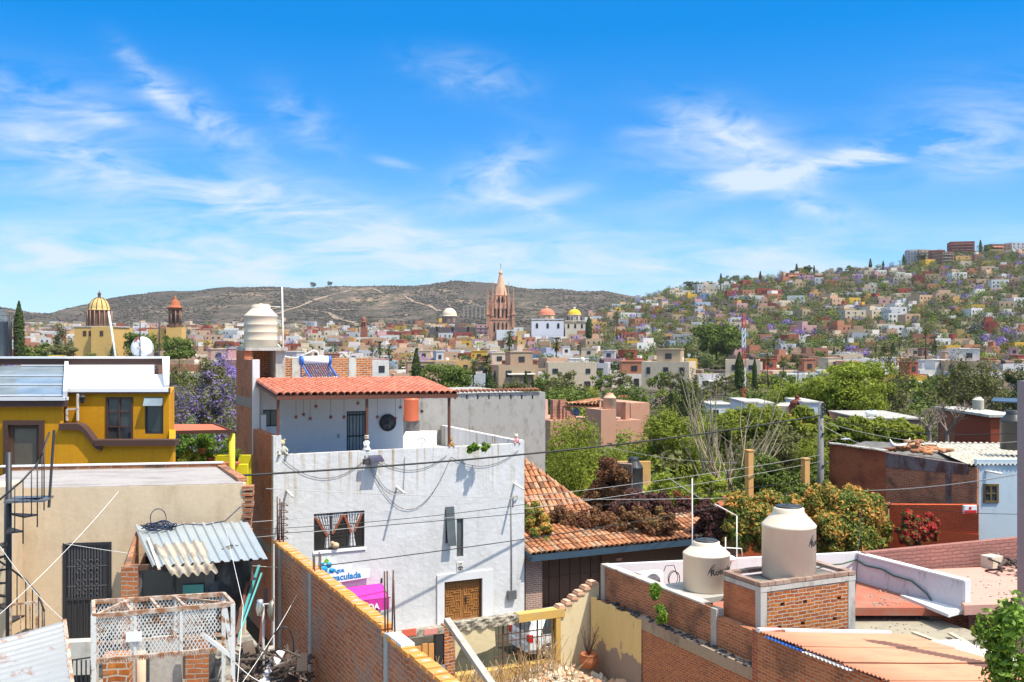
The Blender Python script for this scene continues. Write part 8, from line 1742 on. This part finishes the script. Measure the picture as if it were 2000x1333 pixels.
def hp(x0, x1, yt, D, col, label, d=8, yaw=.1, feat=None, nwin=None, pent=None, name='house'):
    H = 12 if 'hotel' in name or 'cond' in name else (8 if x1-x0 > 30 and D > 300 else (6.5 if D > 300 else 4.6)); px = (x0+x1)/2
    cand = [q for q in range(max(175, int(D*.62)), 1045, 5)]; D = min(cand, key=lambda q: abs((666-yt)*q/2000-hz(px, q)+1.5-H)+abs(q-D)*.004)
    w = (x1-x0)*D/2000; t = house((x0+x1)/2, D, w, d, 0, yaw, col, label, ztop=(666-yt)*D/2000, feat=feat, nwin=nwin, pent=pent, name=name); HOUSES.pop(); TAKEN.append(((x0+x1)/2, D, w)); return t
TAKEN = []
# traced buildings
hp(925,972,634,640,'pink','large mauve pink hotel with roof terrace below the pink church tower',d=14,yaw=.0,nwin=5,name='hotel'); hp(973,1003,636,640,'pink','mauve wing of the large pink hotel with arched windows',d=14,nwin=4,name='hotel_wing'); hp(1003,1022,640,642,'white','white block joined to the right end of the mauve hotel',d=12,nwin=1)
hp(887,924,650,650,'brick red','brick red house at the left of the mauve hotel',nwin=3); hp(890,921,666,600,'yellow','bright yellow house front below the brick red house by the hotel',nwin=2); hp(921,952,662,610,'pink','plum pink low house below the mauve hotel',nwin=3)
hp(608,624,640,700,'brick red','dark red cube building at the left end of the arcaded white hall',d=16,nwin=0); hp(613,636,638,690,'white','white hall with two arches left of the small bell tower',nwin=2,feat='arched',name='arcaded_hall'); hp(636,666,645,690,'pale grey','pale blue grey arcade wing right of the white hall',nwin=4,feat='arched',name='arcade'); hp(666,690,645,690,'cream','cream wall block right of the arcade',nwin=0)
hp(730,805,648,700,'brick red','long low brick red building right of the small bell tower',d=12,nwin=8); hp(765,780,655,600,'white','white tower like house in front of the long red building',nwin=1); hp(745,764,656,600,'sky blue','bluish wall house left of the white tower like house',nwin=1)
hp(1032,1056,650,690,'white','white house directly below the salmon red domed church',nwin=3); hp(1056,1092,652,680,'pale grey','pale glazed modern house below the salmon red dome',nwin=4); hp(1098,1148,648,600,'terracotta','coral red long house below the yellow dome',d=10,nwin=6); hp(1162,1184,644,600,'terracotta','tall coral red house right of the coral long house',nwin=3); hp(1213,1262,650,560,'brick red','long dark red house in the middle of town',nwin=6); hp(1104,1138,666,470,'terracotta','terracotta house with dark balcony below the coral long house',nwin=3,feat='awning')
hp(1225,1246,666,520,'yellow','olive yellow house left of the bright yellow pair',nwin=2); hp(1246,1262,666,520,'ochre','mid yellow house in the yellow row left of the fig tree',nwin=1); hp(1262,1278,667,520,'yellow','brightest yellow cube house left of the fig tree',nwin=0); hp(1298,1314,652,560,'ochre','orange and red house with blue neighbour by the fig tree',nwin=1); hp(1308,1320,666,500,'sky blue','small cobalt blue house left of the fig tree',nwin=1)
hp(972,1012,701,300,'white','white house with row of arched windows near the fan palms',nwin=5,feat='arched'); hp(1012,1040,696,305,'cream','white and cream house right of the arched window house',nwin=1); hp(1030,1078,728,215,'white','white modern house with glazed box above the grey building',nwin=3); hp(1082,1120,693,310,'white','white and pink house with little tower right of the palms',nwin=3,pent=(3,3,3,'white',.8)); hp(1122,1138,694,310,'brick red','red cube house right of the white house with little tower',nwin=1)
hp(1335,1375,722,240,'cream','long cream wall house at the lower left of the bare stalks',nwin=3); hp(1345,1385,697,300,'white','long white wall house left of the radio mast',nwin=2); hp(1442,1476,690,200,'white','white cube house with orange side behind the radio mast',nwin=1); hp(1535,1555,672,330,'white','white two window house on the lower right slope',nwin=2); hp(1560,1640,690,260,'pale grey','long bluish white wall house above the bright green tree',nwin=2); hp(1640,1678,692,250,'cream','olive cream house with white pillar above the bright green tree',nwin=2)
hp(1650,1692,606,560,'cream','large pale greenish mansion wing with tall windows on the slope',d=12,nwin=3,name='mansion_wing'); hp(1695,1738,600,600,'white','grand white mansion centre with lilac towers',d=14,nwin=4,feat='arched',name='mansion'); hp(1716,1738,584,610,'pink','left lilac tower of the grand white mansion',d=6,nwin=1,name='mansion_tower'); hp(1763,1785,583,610,'white','right lilac and white tower of the grand white mansion',d=6,nwin=1,name='mansion_tower'); hp(1738,1772,600,600,'white','right wing of the grand white mansion between its towers',d=12,nwin=3,name='mansion_wing'); hp(1735,1768,612,540,'white','white balustraded block below the grand mansion',nwin=4); hp(1735,1767,636,450,'white','lower white villa with porthole below the mansion',nwin=2)
hp(1858,1902,472,960,'brick red','tall dark red hotel crowning the right hilltop',d=22,yaw=-.25,nwin=4,name='hilltop_hotel'); hp(1866,1896,500,955,'ochre','ochre crenellated villa just below the hilltop hotel',d=10,nwin=2,name='villa'); hp(1818,1845,489,950,'brick red','dark red condominium left of the hilltop hotel',d=20,yaw=-.3,nwin=4,name='condominium'); hp(1840,1864,492,952,'brown','brown glazed condominium between the two red hilltop blocks',d=18,nwin=3,name='condominium'); hp(1773,1795,488,945,'pale grey','grey glazed condominium at the left end of the hilltop',d=16,yaw=-.2,nwin=4,name='condominium'); hp(1795,1818,488,948,'tan','tan stone condominium second from the left on the hilltop',d=16,nwin=3,name='condominium'); hp(1936,1975,477,985,'brown','dark glazed villa with tiled roof on the far right hilltop',d=14,nwin=5,feat='tiled porch',name='villa'); hp(1975,2012,474,990,'pale grey','grey arched villa at the right end of the hilltop',d=14,nwin=4,feat='arched',name='villa')
hp(1333,1358,568,820,'white','white modern box villa near the left end of the hill crest',nwin=4,name='villa'); hp(1362,1398,556,840,'pale grey','grey concrete modern villa on the left hill crest',d=10,nwin=4,name='villa'); hp(1375,1400,570,800,'cream','pale terrace house below the grey concrete villa',nwin=2); hp(1540,1575,534,900,'terracotta','terracotta roofed long house on the mid hill crest',nwin=5,feat='tiled porch')
hp(560,600,672,420,'brick red','low reddish roofed house right of the brick tank tower',nwin=2); hp(632,660,678,330,'white','white cube house with dark panel left of the yellow cubes',nwin=1); hp(662,676,677,335,'ochre','ochre cube house left of the bright yellow cube',nwin=1); hp(676,690,679,330,'yellow','bright yellow cube house above the brick parapet',nwin=0); hp(690,712,673,345,'peach','peach house with arched opening right of the yellow cube',nwin=2,feat='arched')
hp(46,66,683,150,'yellow','bright yellow cube house behind the tall left cypress',nwin=1); hp(72,86,693,140,'peach','small peach house right of the yellow cube on the left',nwin=1); hp(400,432,655,330,'peach','peach house with many small windows left of the tank tower',nwin=3); hp(375,398,668,300,'ochre','ochre wall house right of the dark green tree by the bell tower',nwin=1); hp(146,172,678,240,'cream','cream garden house below the yellow church',nwin=1); hp(178,200,690,200,'pale grey','grey block house below the yellow church front',nwin=1)
FEATS = [None, None, None, 'tiled porch', 'awning', 'rooftop tank', 'arched', 'rooftop tank']
SPOTS = []
D = 225.
while D < 1045:
    stepD = D*.028+5; px = -30+R(0, 30)
    while px < 2030:
        w = R(5.5, 11)*(1+.25*(D > 700)); wp = w*2000/D
        cxp = px+wp/2; nd = D+R(-.35,.35)*stepD
        px += wp*R(1.0, 1.3)
        if cxp > 1180: hillside = (D-400)/650
        else: hillside = 0
        p_tree = .28+.30*max(0, min(1, hillside))*(1 if cxp > 1250 else .3)
        if D < 200 and not (1240 < cxp < 1500 or 880 < cxp < 1020): p_tree += .2
        if 1355 < cxp < 1450 and 250 < D < 600: continue
        if 130 < cxp < 250 and 380 < D < 470: continue
        if 930 < cxp < 1150 and D > 728: continue
        if D < 200 and cxp < 340: p_tree += .2
        pyg = 666-hz(cxp, nd)*2000/nd
        if D < 330 and (470 < cxp < 870): 
            if pyg-60 > 745: continue
        if cxp < 330 and pyg-40 > 700: continue
        if D > 1000 and cxp < 1150 and random.random() < .3: continue
        if any(abs(cxp-a)*nd/2000 < (w+c)*.55 and abs(nd-b) < 9 for a, b, c in TAKEN): continue
        SPOTS.append((cxp, nd, w, random.random() < p_tree, hillside))
    D += stepD
random.shuffle(SPOTS)
hs_ = [s for s in SPOTS if not s[3]]; ts_ = [s for s in SPOTS if s[3]]
hs_.sort(key=lambda s: s[1]); NH = 300-60
def pick(): return random.choice(HN)
far_ct = []
for i, (px, D, w, _, hl) in enumerate(hs_):
    st = random.choice([1,1,1,2,2] if D > 420 else [1,1,1,2]); h = st*2.6+R(.0,1.2)+1.5; d = R(6, 11); yaw = R(-.35,.5); col = pick(); feat = random.choice(FEATS)
    pent = (w*R(.3,.6), d*.5, R(2.3,3), random.choice([col, pick()]), random.random()) if random.random() < .35 else None
    if i < NH: house(px, D, w, d, h, yaw, col, None, feat=feat, pent=pent)
    else: far_ct.append((px, D, w, d, h, yaw, col, pent))
# the farthest houses, too many to hold one by one: a single mass
mb = MB(); ml = list(HM); mats = [HM[m] for m in ml]+RFM+[wg]
def rb(T, x0, x1, y0, y1, z0, z1, mi):
    x, y, z, c, s = T; mb.mi = mi
    f = lambda a, b, q: (x+a*c-b*s, y+a*s+b*c, z+q)
    mb.hexa([f(x0,y0,z0), f(x1,y0,z0), f(x1,y1,z0), f(x0,y1,z0), f(x0,y0,z1), f(x1,y0,z1), f(x1,y1,z1), f(x0,y1,z1)])
def fh(px, D, w, d, h, yaw, col, pent, z=None):
    T = ((px-1000)/2000*D, D, (hz(px, D) if z is None else z)-1.5, cos(yaw), sin(yaw)); mi = ml.index(col); rb(T, -w/2, w/2, 0, d, 0, h, mi); rb(T, -w/2+.25, w/2-.25, .25, d-.25, h, h+.06, len(ml)+random.randrange(4)); rb(T, -w/2, w/2, 0, .25, h, h+.45, mi)
    if pent: rb(T, -w/2+(w-pent[0])*pent[4], -w/2+(w-pent[0])*pent[4]+pent[0], d*.3, d*.8, h, h+pent[2], ml.index(pent[3]))
    for f in range(max(1, int((h-1)/2.9))):
        for q in range(max(1, int(w/3))):
            if random.random() < .8: xx = -w/2+w*(q+.5)/max(1, int(w/3)); rb(T, xx-.5, xx+.5, -.08, .0, h-2.4-f*2.9, h-1.1-f*2.9, len(mats)-1)
for a in far_ct: fh(*a)
for k in range(330):   # suburb at the foot of the mesa, left
    px = R(-30, 560) if k % 3 else R(20, 130); D = R(1060, 1500) if px > 140 else R(1050, 1650); 
    if 250 < px < 330: continue
    fh(px, D, R(7,13), R(6,10), R(4,8), R(-.4,.4), random.choice(['white','peach','pink','cream','white','tan']), None, hz(px, D))
solo('distant_houses', mb, mats, 'mass of small distant houses covering the upper hillside and far suburb', 'houses', W, (0,0,0), kind='stuff')
# trees among the houses
for k in range(84):
    D = R(140, 262); px = R(840, 1960) if k < 66 else R(330, 470); ts_.append((px, D, 9, True, 0))
treek = ['green_tree']*5+['dark_tree']*3+['olive_tree']*5+['jacaranda_tree']*3+['bare_tree']*3+['bright_tree']*1+['cypress_tree']*2+['palm_tree']*1
extra = []
for k in range(360):
    px = R(1180, 2030) if random.random() < .8 else R(-20, 1180); D = R(430, 1040) if px > 1180 else R(240, 900)
    if any(abs(px-a)*D/2000 < c*.55+2 and -7 < b-D < 25 for a, b, c in TAKEN) : continue
    if 930 < px < 1150 and D > 600: continue
    extra.append((px, D, 9, True, 1))
ts_all = ts_+extra; ts_all.sort(key=lambda s: s[1]); n_ind = 285
fr_pts = []
for i, (px, D, w, _, hl) in enumerate(ts_all):
    k = random.choice(treek if D > 262 else ['green_tree','green_tree','olive_tree','olive_tree','bright_tree']); s = (R(2.2, 4.0) if D > 262 else R(1.7, 2.9)) if k not in ('cypress_tree', 'palm_tree') else R(7, 12)
    if i < n_ind:
        if D < 260 and k in ('palm_tree',): k = 'green_tree'; s = 3
        t = tree(k, px, None, D, s, group=None); t.location.z -= .4
    else: fr_pts.append((px, D))
# crest trees, and a lone pair on the far mesa
for px in (1305,1322,1345,1352,1362,1369,1382,1408,1420,1437,1460,1485,1548,1556,1578,1590,1640,1660,1700,1725,1765,1800,1915,1930):
    k = random.choice(['dark_tree','dark_tree','cypress_tree','green_tree']); tree(k, px, None, R(1000,1045), R(3.5,5.5) if k != 'cypress_tree' else R(9,14))
for px in (612, 644): e = tree('dark_tree', px, None, 2490, 9 if px < 630 else 8, label='lone dark tree on the mesa skyline, %s of the two' % ('left' if px < 630 else 'right')); TREES.pop()
for k in range(3600):
    px = R(1170, 2040) if k < 3000 else R(-30, 1180); D = R(400, 1048) if px > 1170 else R(280, 1050)
    if 930 < px < 1150 and D > 600 or (130 < px < 250 and 300 < D < 450): continue
    if any(abs(px-a)*D/2000 < c*.55+2 and -9 < b-D < 25 for a, b, c in TAKEN): continue
    fr_pts.append((px, D))
for k in range(150): fr_pts.append((R(1050, 2000), R(60, 150)))
C, Nn, S, MI = [], [], [], []; fm = [LV['green'], LV['dark'], LV['olive'], LV['purple'], LV['grey'], bark, LV['bright']]
for px, D in fr_pts:
    s = R(2.0, 4.6) if D > 150 else R(1.2, 2.2); c = np.array([(px-1000)/2000*D, D, hz(px, D)+s*1.05]); n = int(70+260/D*120); cl_ = rng.normal(size=(7, 3)); cl_ /= np.linalg.norm(cl_, axis=1)[:, None]; cl_ *= .55
    q = cl_[rng.integers(0, 7, n)]+rng.normal(size=(n, 3))*.25; q[:, 2] *= .75; C.append(c+q*s); N = q+rng.normal(size=(n, 3))*.4+np.array([0,-.1,.3]); Nn.append(N/np.linalg.norm(N, axis=1)[:, None]); S.append(rng.uniform(.5, 1.1, n)*s*.10)
    MI += [int(rng.choice([0,1,2,3,4,6], p=[.32,.2,.32,.06,.07,.03] if D > 150 else [.35,.1,.35,0,.05,.15]))]*n
me = quads_mesh('distant_trees', np.concatenate(C), np.concatenate(Nn), np.concatenate(S), fm[0], 1.2)
for m in fm[1:]: me.materials.append(m)
me.polygons.foreach_set('material_index', MI); o = bpy.data.objects.new('distant_trees', me); COL.objects.link(o); o['kind'] = 'stuff'; o['label'] = 'mass of small distant trees between the hillside houses'; o['category'] = 'trees'
pts, sz = [], []
for k in range(6500):
    px = R(1170, 2040) if random.random() < .75 else R(-30, 1180); D = R(420, 1050) if px > 1170 else R(500, 1060)
    if 930 < px < 1150 and D > 600: continue
    pts.append(((px-1000)/2000*D, D, hz(px, D)+.5)); sz.append(R(.9, 2.3))
for k in range(500):
    px = R(1130, 1300); D = R(1060, 1300); pts.append(((px-1000)/2000*D, D, hz(px, D)+.8)); sz.append(R(2, 4))
blob_cloud('undergrowth', pts, sz, island('undergrowth_leaves', [(0,(.03,.045,.015)),(.35,(.06,.08,.025)),(.6,(.10,.115,.035)),(.8,(.13,.10,.07)),(.9,(.17,.13,.25)),(1,(.09,.12,.03))]), label='low green undergrowth filling gaps between hillside houses', cat='undergrowth')
# rock aqueduct-like cliff posts
mb = MB()
for k, px in enumerate(range(906, 960, 8)):
    D = 1500; x = (px-1000)/2000*D; mb.box(x-1.1, x+1.1, D, D+3, hz(px, D)-6, (666-597)*D/2000-1.5)
mb.box((904-1000)*.75, (958-1000)*.75, 1500, 1503, (666-597)*.75-1.5, (666-597)*.75); solo('viaduct', mb, plaster('grey_viaduct', (.3,.25,.22), .2, sp=.2), 'distant grey pillared viaduct on the slope left of the pink tower', 'viaduct', W, (-53, 1500, 20))
# ------------------------------------------------------------------ labels that single each one out
LM = [(194,620,'the big ribbed yellow dome'),(343,620,'the red cupola bell tower'),(509,650,'the brick tank tower'),(711,630,'the small red bell tower'),(640,645,'the white arcade'),(878,615,'the pale cream dome'),(978,580,'the pink church tower'),(1068,610,'the salmon red dome'),(1122,610,'the yellow dome'),(960,650,'the mauve hotel'),(1262,675,'the yellow cube row'),(1400,655,'the great fig tree'),(1452,690,'the radio mast'),(1380,560,'the grey crest villa'),(1730,605,'the grand white mansion'),(1880,485,'the red hilltop hotel'),(1650,740,'the bright green tree'),(1190,790,'the salmon water tank'),(37,640,'the lone left cypress'),(813,715,'the slim dark cypress'),(995,690,'the tallest fan palm'),(1960,480,'the far right crest villas'),(1895,740,'the dark olive tree'),(1557,535,'the terracotta crest house')]
ORD = ['','second','third','fourth','fifth','sixth','seventh','eighth','ninth','tenth','eleventh','twelfth','thirteenth','fourteenth','fifteenth','sixteenth','seventeenth','eighteenth','nineteenth','twentieth']
def rel(px, py):
    b = min(LM, key=lambda l: (l[0]-px)**2+((l[1]-py)*1.6)**2); dx, dy = px-b[0], py-b[1]
    if abs(dx) > 1.5*abs(dy): r = 'right of' if dx > 0 else 'left of'
    elif abs(dy) > 1.5*abs(dx): r = 'below' if dy > 0 else 'above'
    else: r = ('lower' if dy > 0 else 'upper')+(' right of' if dx > 0 else ' left of')
    return r, b[2], dx*dx+dy*dy*2.5
def label_all(items, mk):
    groups = {}
    for it in items:
        e, px, py, base = mk(it); r, l, d = rel(px, py); groups.setdefault((base, r, l), []).append((d, e.name, e))
    for (base, r, l), g in groups.items():
        g.sort(key=lambda q: (q[0], q[1]))
        for i, (d, n, e) in enumerate(g):
            if len(g) == 1: e['label'] = f'{base} {r} {l}'
            else: e['label'] = f'{base} {r} {l}, {ORD[i]+" " if i else ""}nearest'
def hk(it):
    T, col, px, py, D, w, h, feat, pent = it; st = 'one-storey' if h < 6.3 else ('two-storey' if h < 9 else 'three-storey')
    f = {'tiled porch':' with tiled porch','awning':' with canopy','rooftop tank':' with roof tank','arched':' with tall windows'}.get(feat, ' with rooftop room' if pent else '')
    T['group'] = 'houses of the old town'; return T, px, py, f'{col} {st} house{f}'
label_all(HOUSES, hk)
TN = {'green_tree':'green leafy tree','dark_tree':'dark green tree','olive_tree':'olive green tree','jacaranda_tree':'violet jacaranda','bright_tree':'bright green tree','bare_tree':'grey bare tree','cypress_tree':'slim cypress','palm_tree':'fan palm'}
def tk(it):
    e, kind, px, py, D, s = it; sz_ = ''
    if kind not in ('cypress_tree', 'palm_tree'): sz_ = 'small ' if s*2000/D < 9 else ('broad ' if s*2000/D > 18 else '')
    e['group'] = 'trees among the town houses'; return e, px, py, sz_+TN[kind]
label_all(TREES, tk)
# ------------------------------------------------------------------ street
mb = MB(); mb.quad((-40, 29.9, -11.42), (90, 29.9, -11.42), (90, 38.2, -11.42), (-40, 38.2, -11.42)); structure('street', mb, plaster('cobbled_asphalt', (.16,.15,.14), .2, bump=1), G)
mb = MB(); mb.box(-40, 90, 36.9, 38.1, -11.5, -11.3); structure('pavement', mb, plaster('pavement_slab', (.36,.34,.31), .15), G)
# ------------------------------------------------------------------ sky, sun, camera
SUN = Vector((.46, -.27, 1.0)).normalized(); elev = math.asin(SUN.z); az = atan2(SUN.x, SUN.y)
w = bpy.data.worlds.new('World'); SC.world = w; w.use_nodes = True; t = w.node_tree; nd = t.nodes; bg = nd['Background']
def WN(ty, ins=None, **kw):
    n = nd.new(ty)
    for k, v in kw.items(): setattr(n, k, v)
    for k, v in (ins or {}).items():
        if isinstance(v, bpy.types.NodeSocket): t.links.new(v, n.inputs[k])
        else: n.inputs[k].default_value = v
    return n
def MA(op, a, b=0., c=0., clamp=False): n = WN('ShaderNodeMath', {0: a, 1: b, 2: c}, operation=op); n.use_clamp = clamp; return n.outputs[0]
sky = WN('ShaderNodeTexSky', sky_type='NISHITA'); sky.sun_disc = False; sky.sun_elevation = elev; sky.sun_rotation = az; sky.altitude = 1900; sky.air_density = 1.0; sky.dust_density = .6; sky.ozone_density = 2.5
d = WN('ShaderNodeTexCoord').outputs['Generated']; s = WN('ShaderNodeSeparateXYZ', {0: d})
yy = MA('MAXIMUM', s.outputs[1], .02); gx = MA('DIVIDE', s.outputs[0], yy); gz = MA('DIVIDE', s.outputs[2], yy)   # cloud layer directions
hl = MA('SQRT', MA('ADD', MA('MULTIPLY', s.outputs[0], s.outputs[0]), MA('MULTIPLY', s.outputs[1], s.outputs[1]))); el = MA('DIVIDE', s.outputs[2], MA('MAXIMUM', hl, .01))
def ramp(f, st):
    r = WN('ShaderNodeValToRGB', {'Fac': f}); cr = r.color_ramp
    while len(cr.elements) < len(st): cr.elements.new(.5)
    for e, (p, c) in zip(cr.elements, st): e.position = p; e.color = (c if hasattr(c, '__len__') else (c, c, c))+(1,) if not hasattr(c, '__len__') or len(c) == 3 else c
    return r.outputs[0]
# deep clear air of the highland: sky gradient graded bluer low down, boosted warm overhead as added fill light
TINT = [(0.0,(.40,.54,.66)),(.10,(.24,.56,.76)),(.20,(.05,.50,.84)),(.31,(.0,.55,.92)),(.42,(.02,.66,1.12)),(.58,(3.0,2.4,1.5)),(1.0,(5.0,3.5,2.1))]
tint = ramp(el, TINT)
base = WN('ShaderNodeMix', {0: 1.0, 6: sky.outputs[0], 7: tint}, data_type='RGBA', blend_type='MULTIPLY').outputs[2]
v = WN('ShaderNodeCombineXYZ', {0: gx, 1: gz, 2: 0.0}).outputs[0]
m1 = WN('ShaderNodeMapping', {'Vector': v, 'Scale': (8, 36, 1), 'Rotation': (0,0,radians(12))}).outputs[0]
n1 = WN('ShaderNodeTexNoise', {'Vector': m1, 'Scale': 1.0, 'Detail': 9., 'Roughness': .62, 'Distortion': .5}).outputs[0]
m2 = WN('ShaderNodeMapping', {'Vector': v, 'Scale': (15, 34, 1), 'Rotation': (0,0,radians(-38))}).outputs[0]
n2 = WN('ShaderNodeTexNoise', {'Vector': m2, 'Scale': 1.2, 'Detail': 9., 'Roughness': .58, 'Distortion': .6}).outputs[0]
tot = None
# cloud banks: direction (px,py), half sizes, rotation, weight, which wisps
for (px, py, rx, ry, rot, wt, q) in ((90,215,190,65,-8,.55,1),(205,228,60,18,-12,.5,1),(285,150,70,20,-48,.5,2),(400,235,130,38,-33,.65,2),(150,300,150,28,-14,.6,1),(200,365,420,45,-6,.5,1),(560,400,260,55,-10,.6,1),(590,235,90,40,-40,.32,2),(920,150,110,42,-12,.30,2),(960,350,110,50,30,.55,2),(1030,405,80,28,-25,.45,2),(1090,385,70,20,15,.45,1),(775,322,40,9,-15,.5,1),(1430,275,120,55,-25,.75,2),(1400,310,160,70,0,.4,1),(1580,330,240,26,11,.85,1),(1750,295,170,26,10,.6,1),(1570,395,110,30,-20,.6,2),(1930,240,200,90,5,.32,1),(1930,325,150,24,12,.4,1),(1300,250,80,14,8,.35,1),(1000,500,1500,60,0,.55,1),(300,500,700,50,-2,.45,1),(1500,560,1200,40,0,.40,1)):
    cx_, cz_ = (px-1000)/2000, (666-py)/2000
    dx = MA('SUBTRACT', gx, cx_); dz = MA('SUBTRACT', gz, cz_); c, s_ = cos(radians(rot)), sin(radians(rot))
    a = MA('ADD', MA('MULTIPLY', dx, c*2000/rx), MA('MULTIPLY', dz, s_*2000/rx)); b = MA('ADD', MA('MULTIPLY', dx, -s_*2000/ry), MA('MULTIPLY', dz, c*2000/ry))
    r2 = MA('ADD', MA('MULTIPLY', a, a), MA('MULTIPLY', b, b)); g = MA('MULTIPLY', MA('EXPONENT', MA('MULTIPLY', r2, -1.0)), wt)
    nn = ramp(n1 if q == 1 else n2, [(.36, 0.0), (.50, .42), (.68, 1.0)]); g = MA('MULTIPLY', g, nn); tot = g if tot is None else MA('ADD', tot, g)
front = MA('GREATER_THAN', s.outputs[1], .05); low = ramp(el, [(0, .5), (.04, .45), (.09, .3), (.18, .12), (.3, 0.0)])
cf = MA('MINIMUM', MA('ADD', MA('MULTIPLY', MA('MULTIPLY', tot, front), 1.3), MA('MULTIPLY', low, .5)), .9, clamp=True)
CLD = (3.3, 3.8, 4.3, 1)
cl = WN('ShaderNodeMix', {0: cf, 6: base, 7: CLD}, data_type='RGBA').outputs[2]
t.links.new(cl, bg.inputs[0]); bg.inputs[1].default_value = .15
L = bpy.data.lights.new('sun', 'SUN'); L.energy = 4.2; L.angle = radians(.5); L.color = (1.0, .93, .80)
lo = bpy.data.objects.new('sun', L); COL.objects.link(lo); lo.rotation_euler = SUN.to_track_quat('Z', 'Y').to_euler(); lo.location = (20, 0, 60)
cam = bpy.data.cameras.new('camera'); cam.lens = 36.0; cam.sensor_width = 36.0; cam.clip_start = .1; cam.clip_end = 20000; cam.shift_y = -.0003
co_ = bpy.data.objects.new('camera', cam); COL.objects.link(co_); co_.location = (0, 0, 0); co_.rotation_euler = (radians(90), 0, 0); SC.camera = co_
SC.view_settings.view_transform = 'Standard'; SC.view_settings.look = 'None'; SC.view_settings.exposure = .65; SC.view_settings.gamma = 1; SC.view_settings.use_curve_mapping = False
SC.cycles.max_bounces = 6; SC.cycles.transparent_max_bounces = 6; SC.cycles.use_adaptive_sampling = True
mb = MB(); mb.box(-6500, 6500, -400, 7000, -260, 150); t = bpy.data.materials.new('haze'); t.use_nodes = True; n_ = t.node_tree; n_.nodes.remove(n_.nodes['Principled BSDF']); v_ = n_.nodes.new('ShaderNodeVolumePrincipled'); v_.inputs['Density'].default_value = .00004; v_.inputs['Color'].default_value = (.86,.91,1,1); n_.links.new(v_.outputs[0], n_.nodes['Material Output'].inputs['Volume']); HZ = structure('haze', mb, t, W, 'stuff')
for o in bpy.data.objects:
    if '_o' in o: del o['_o']
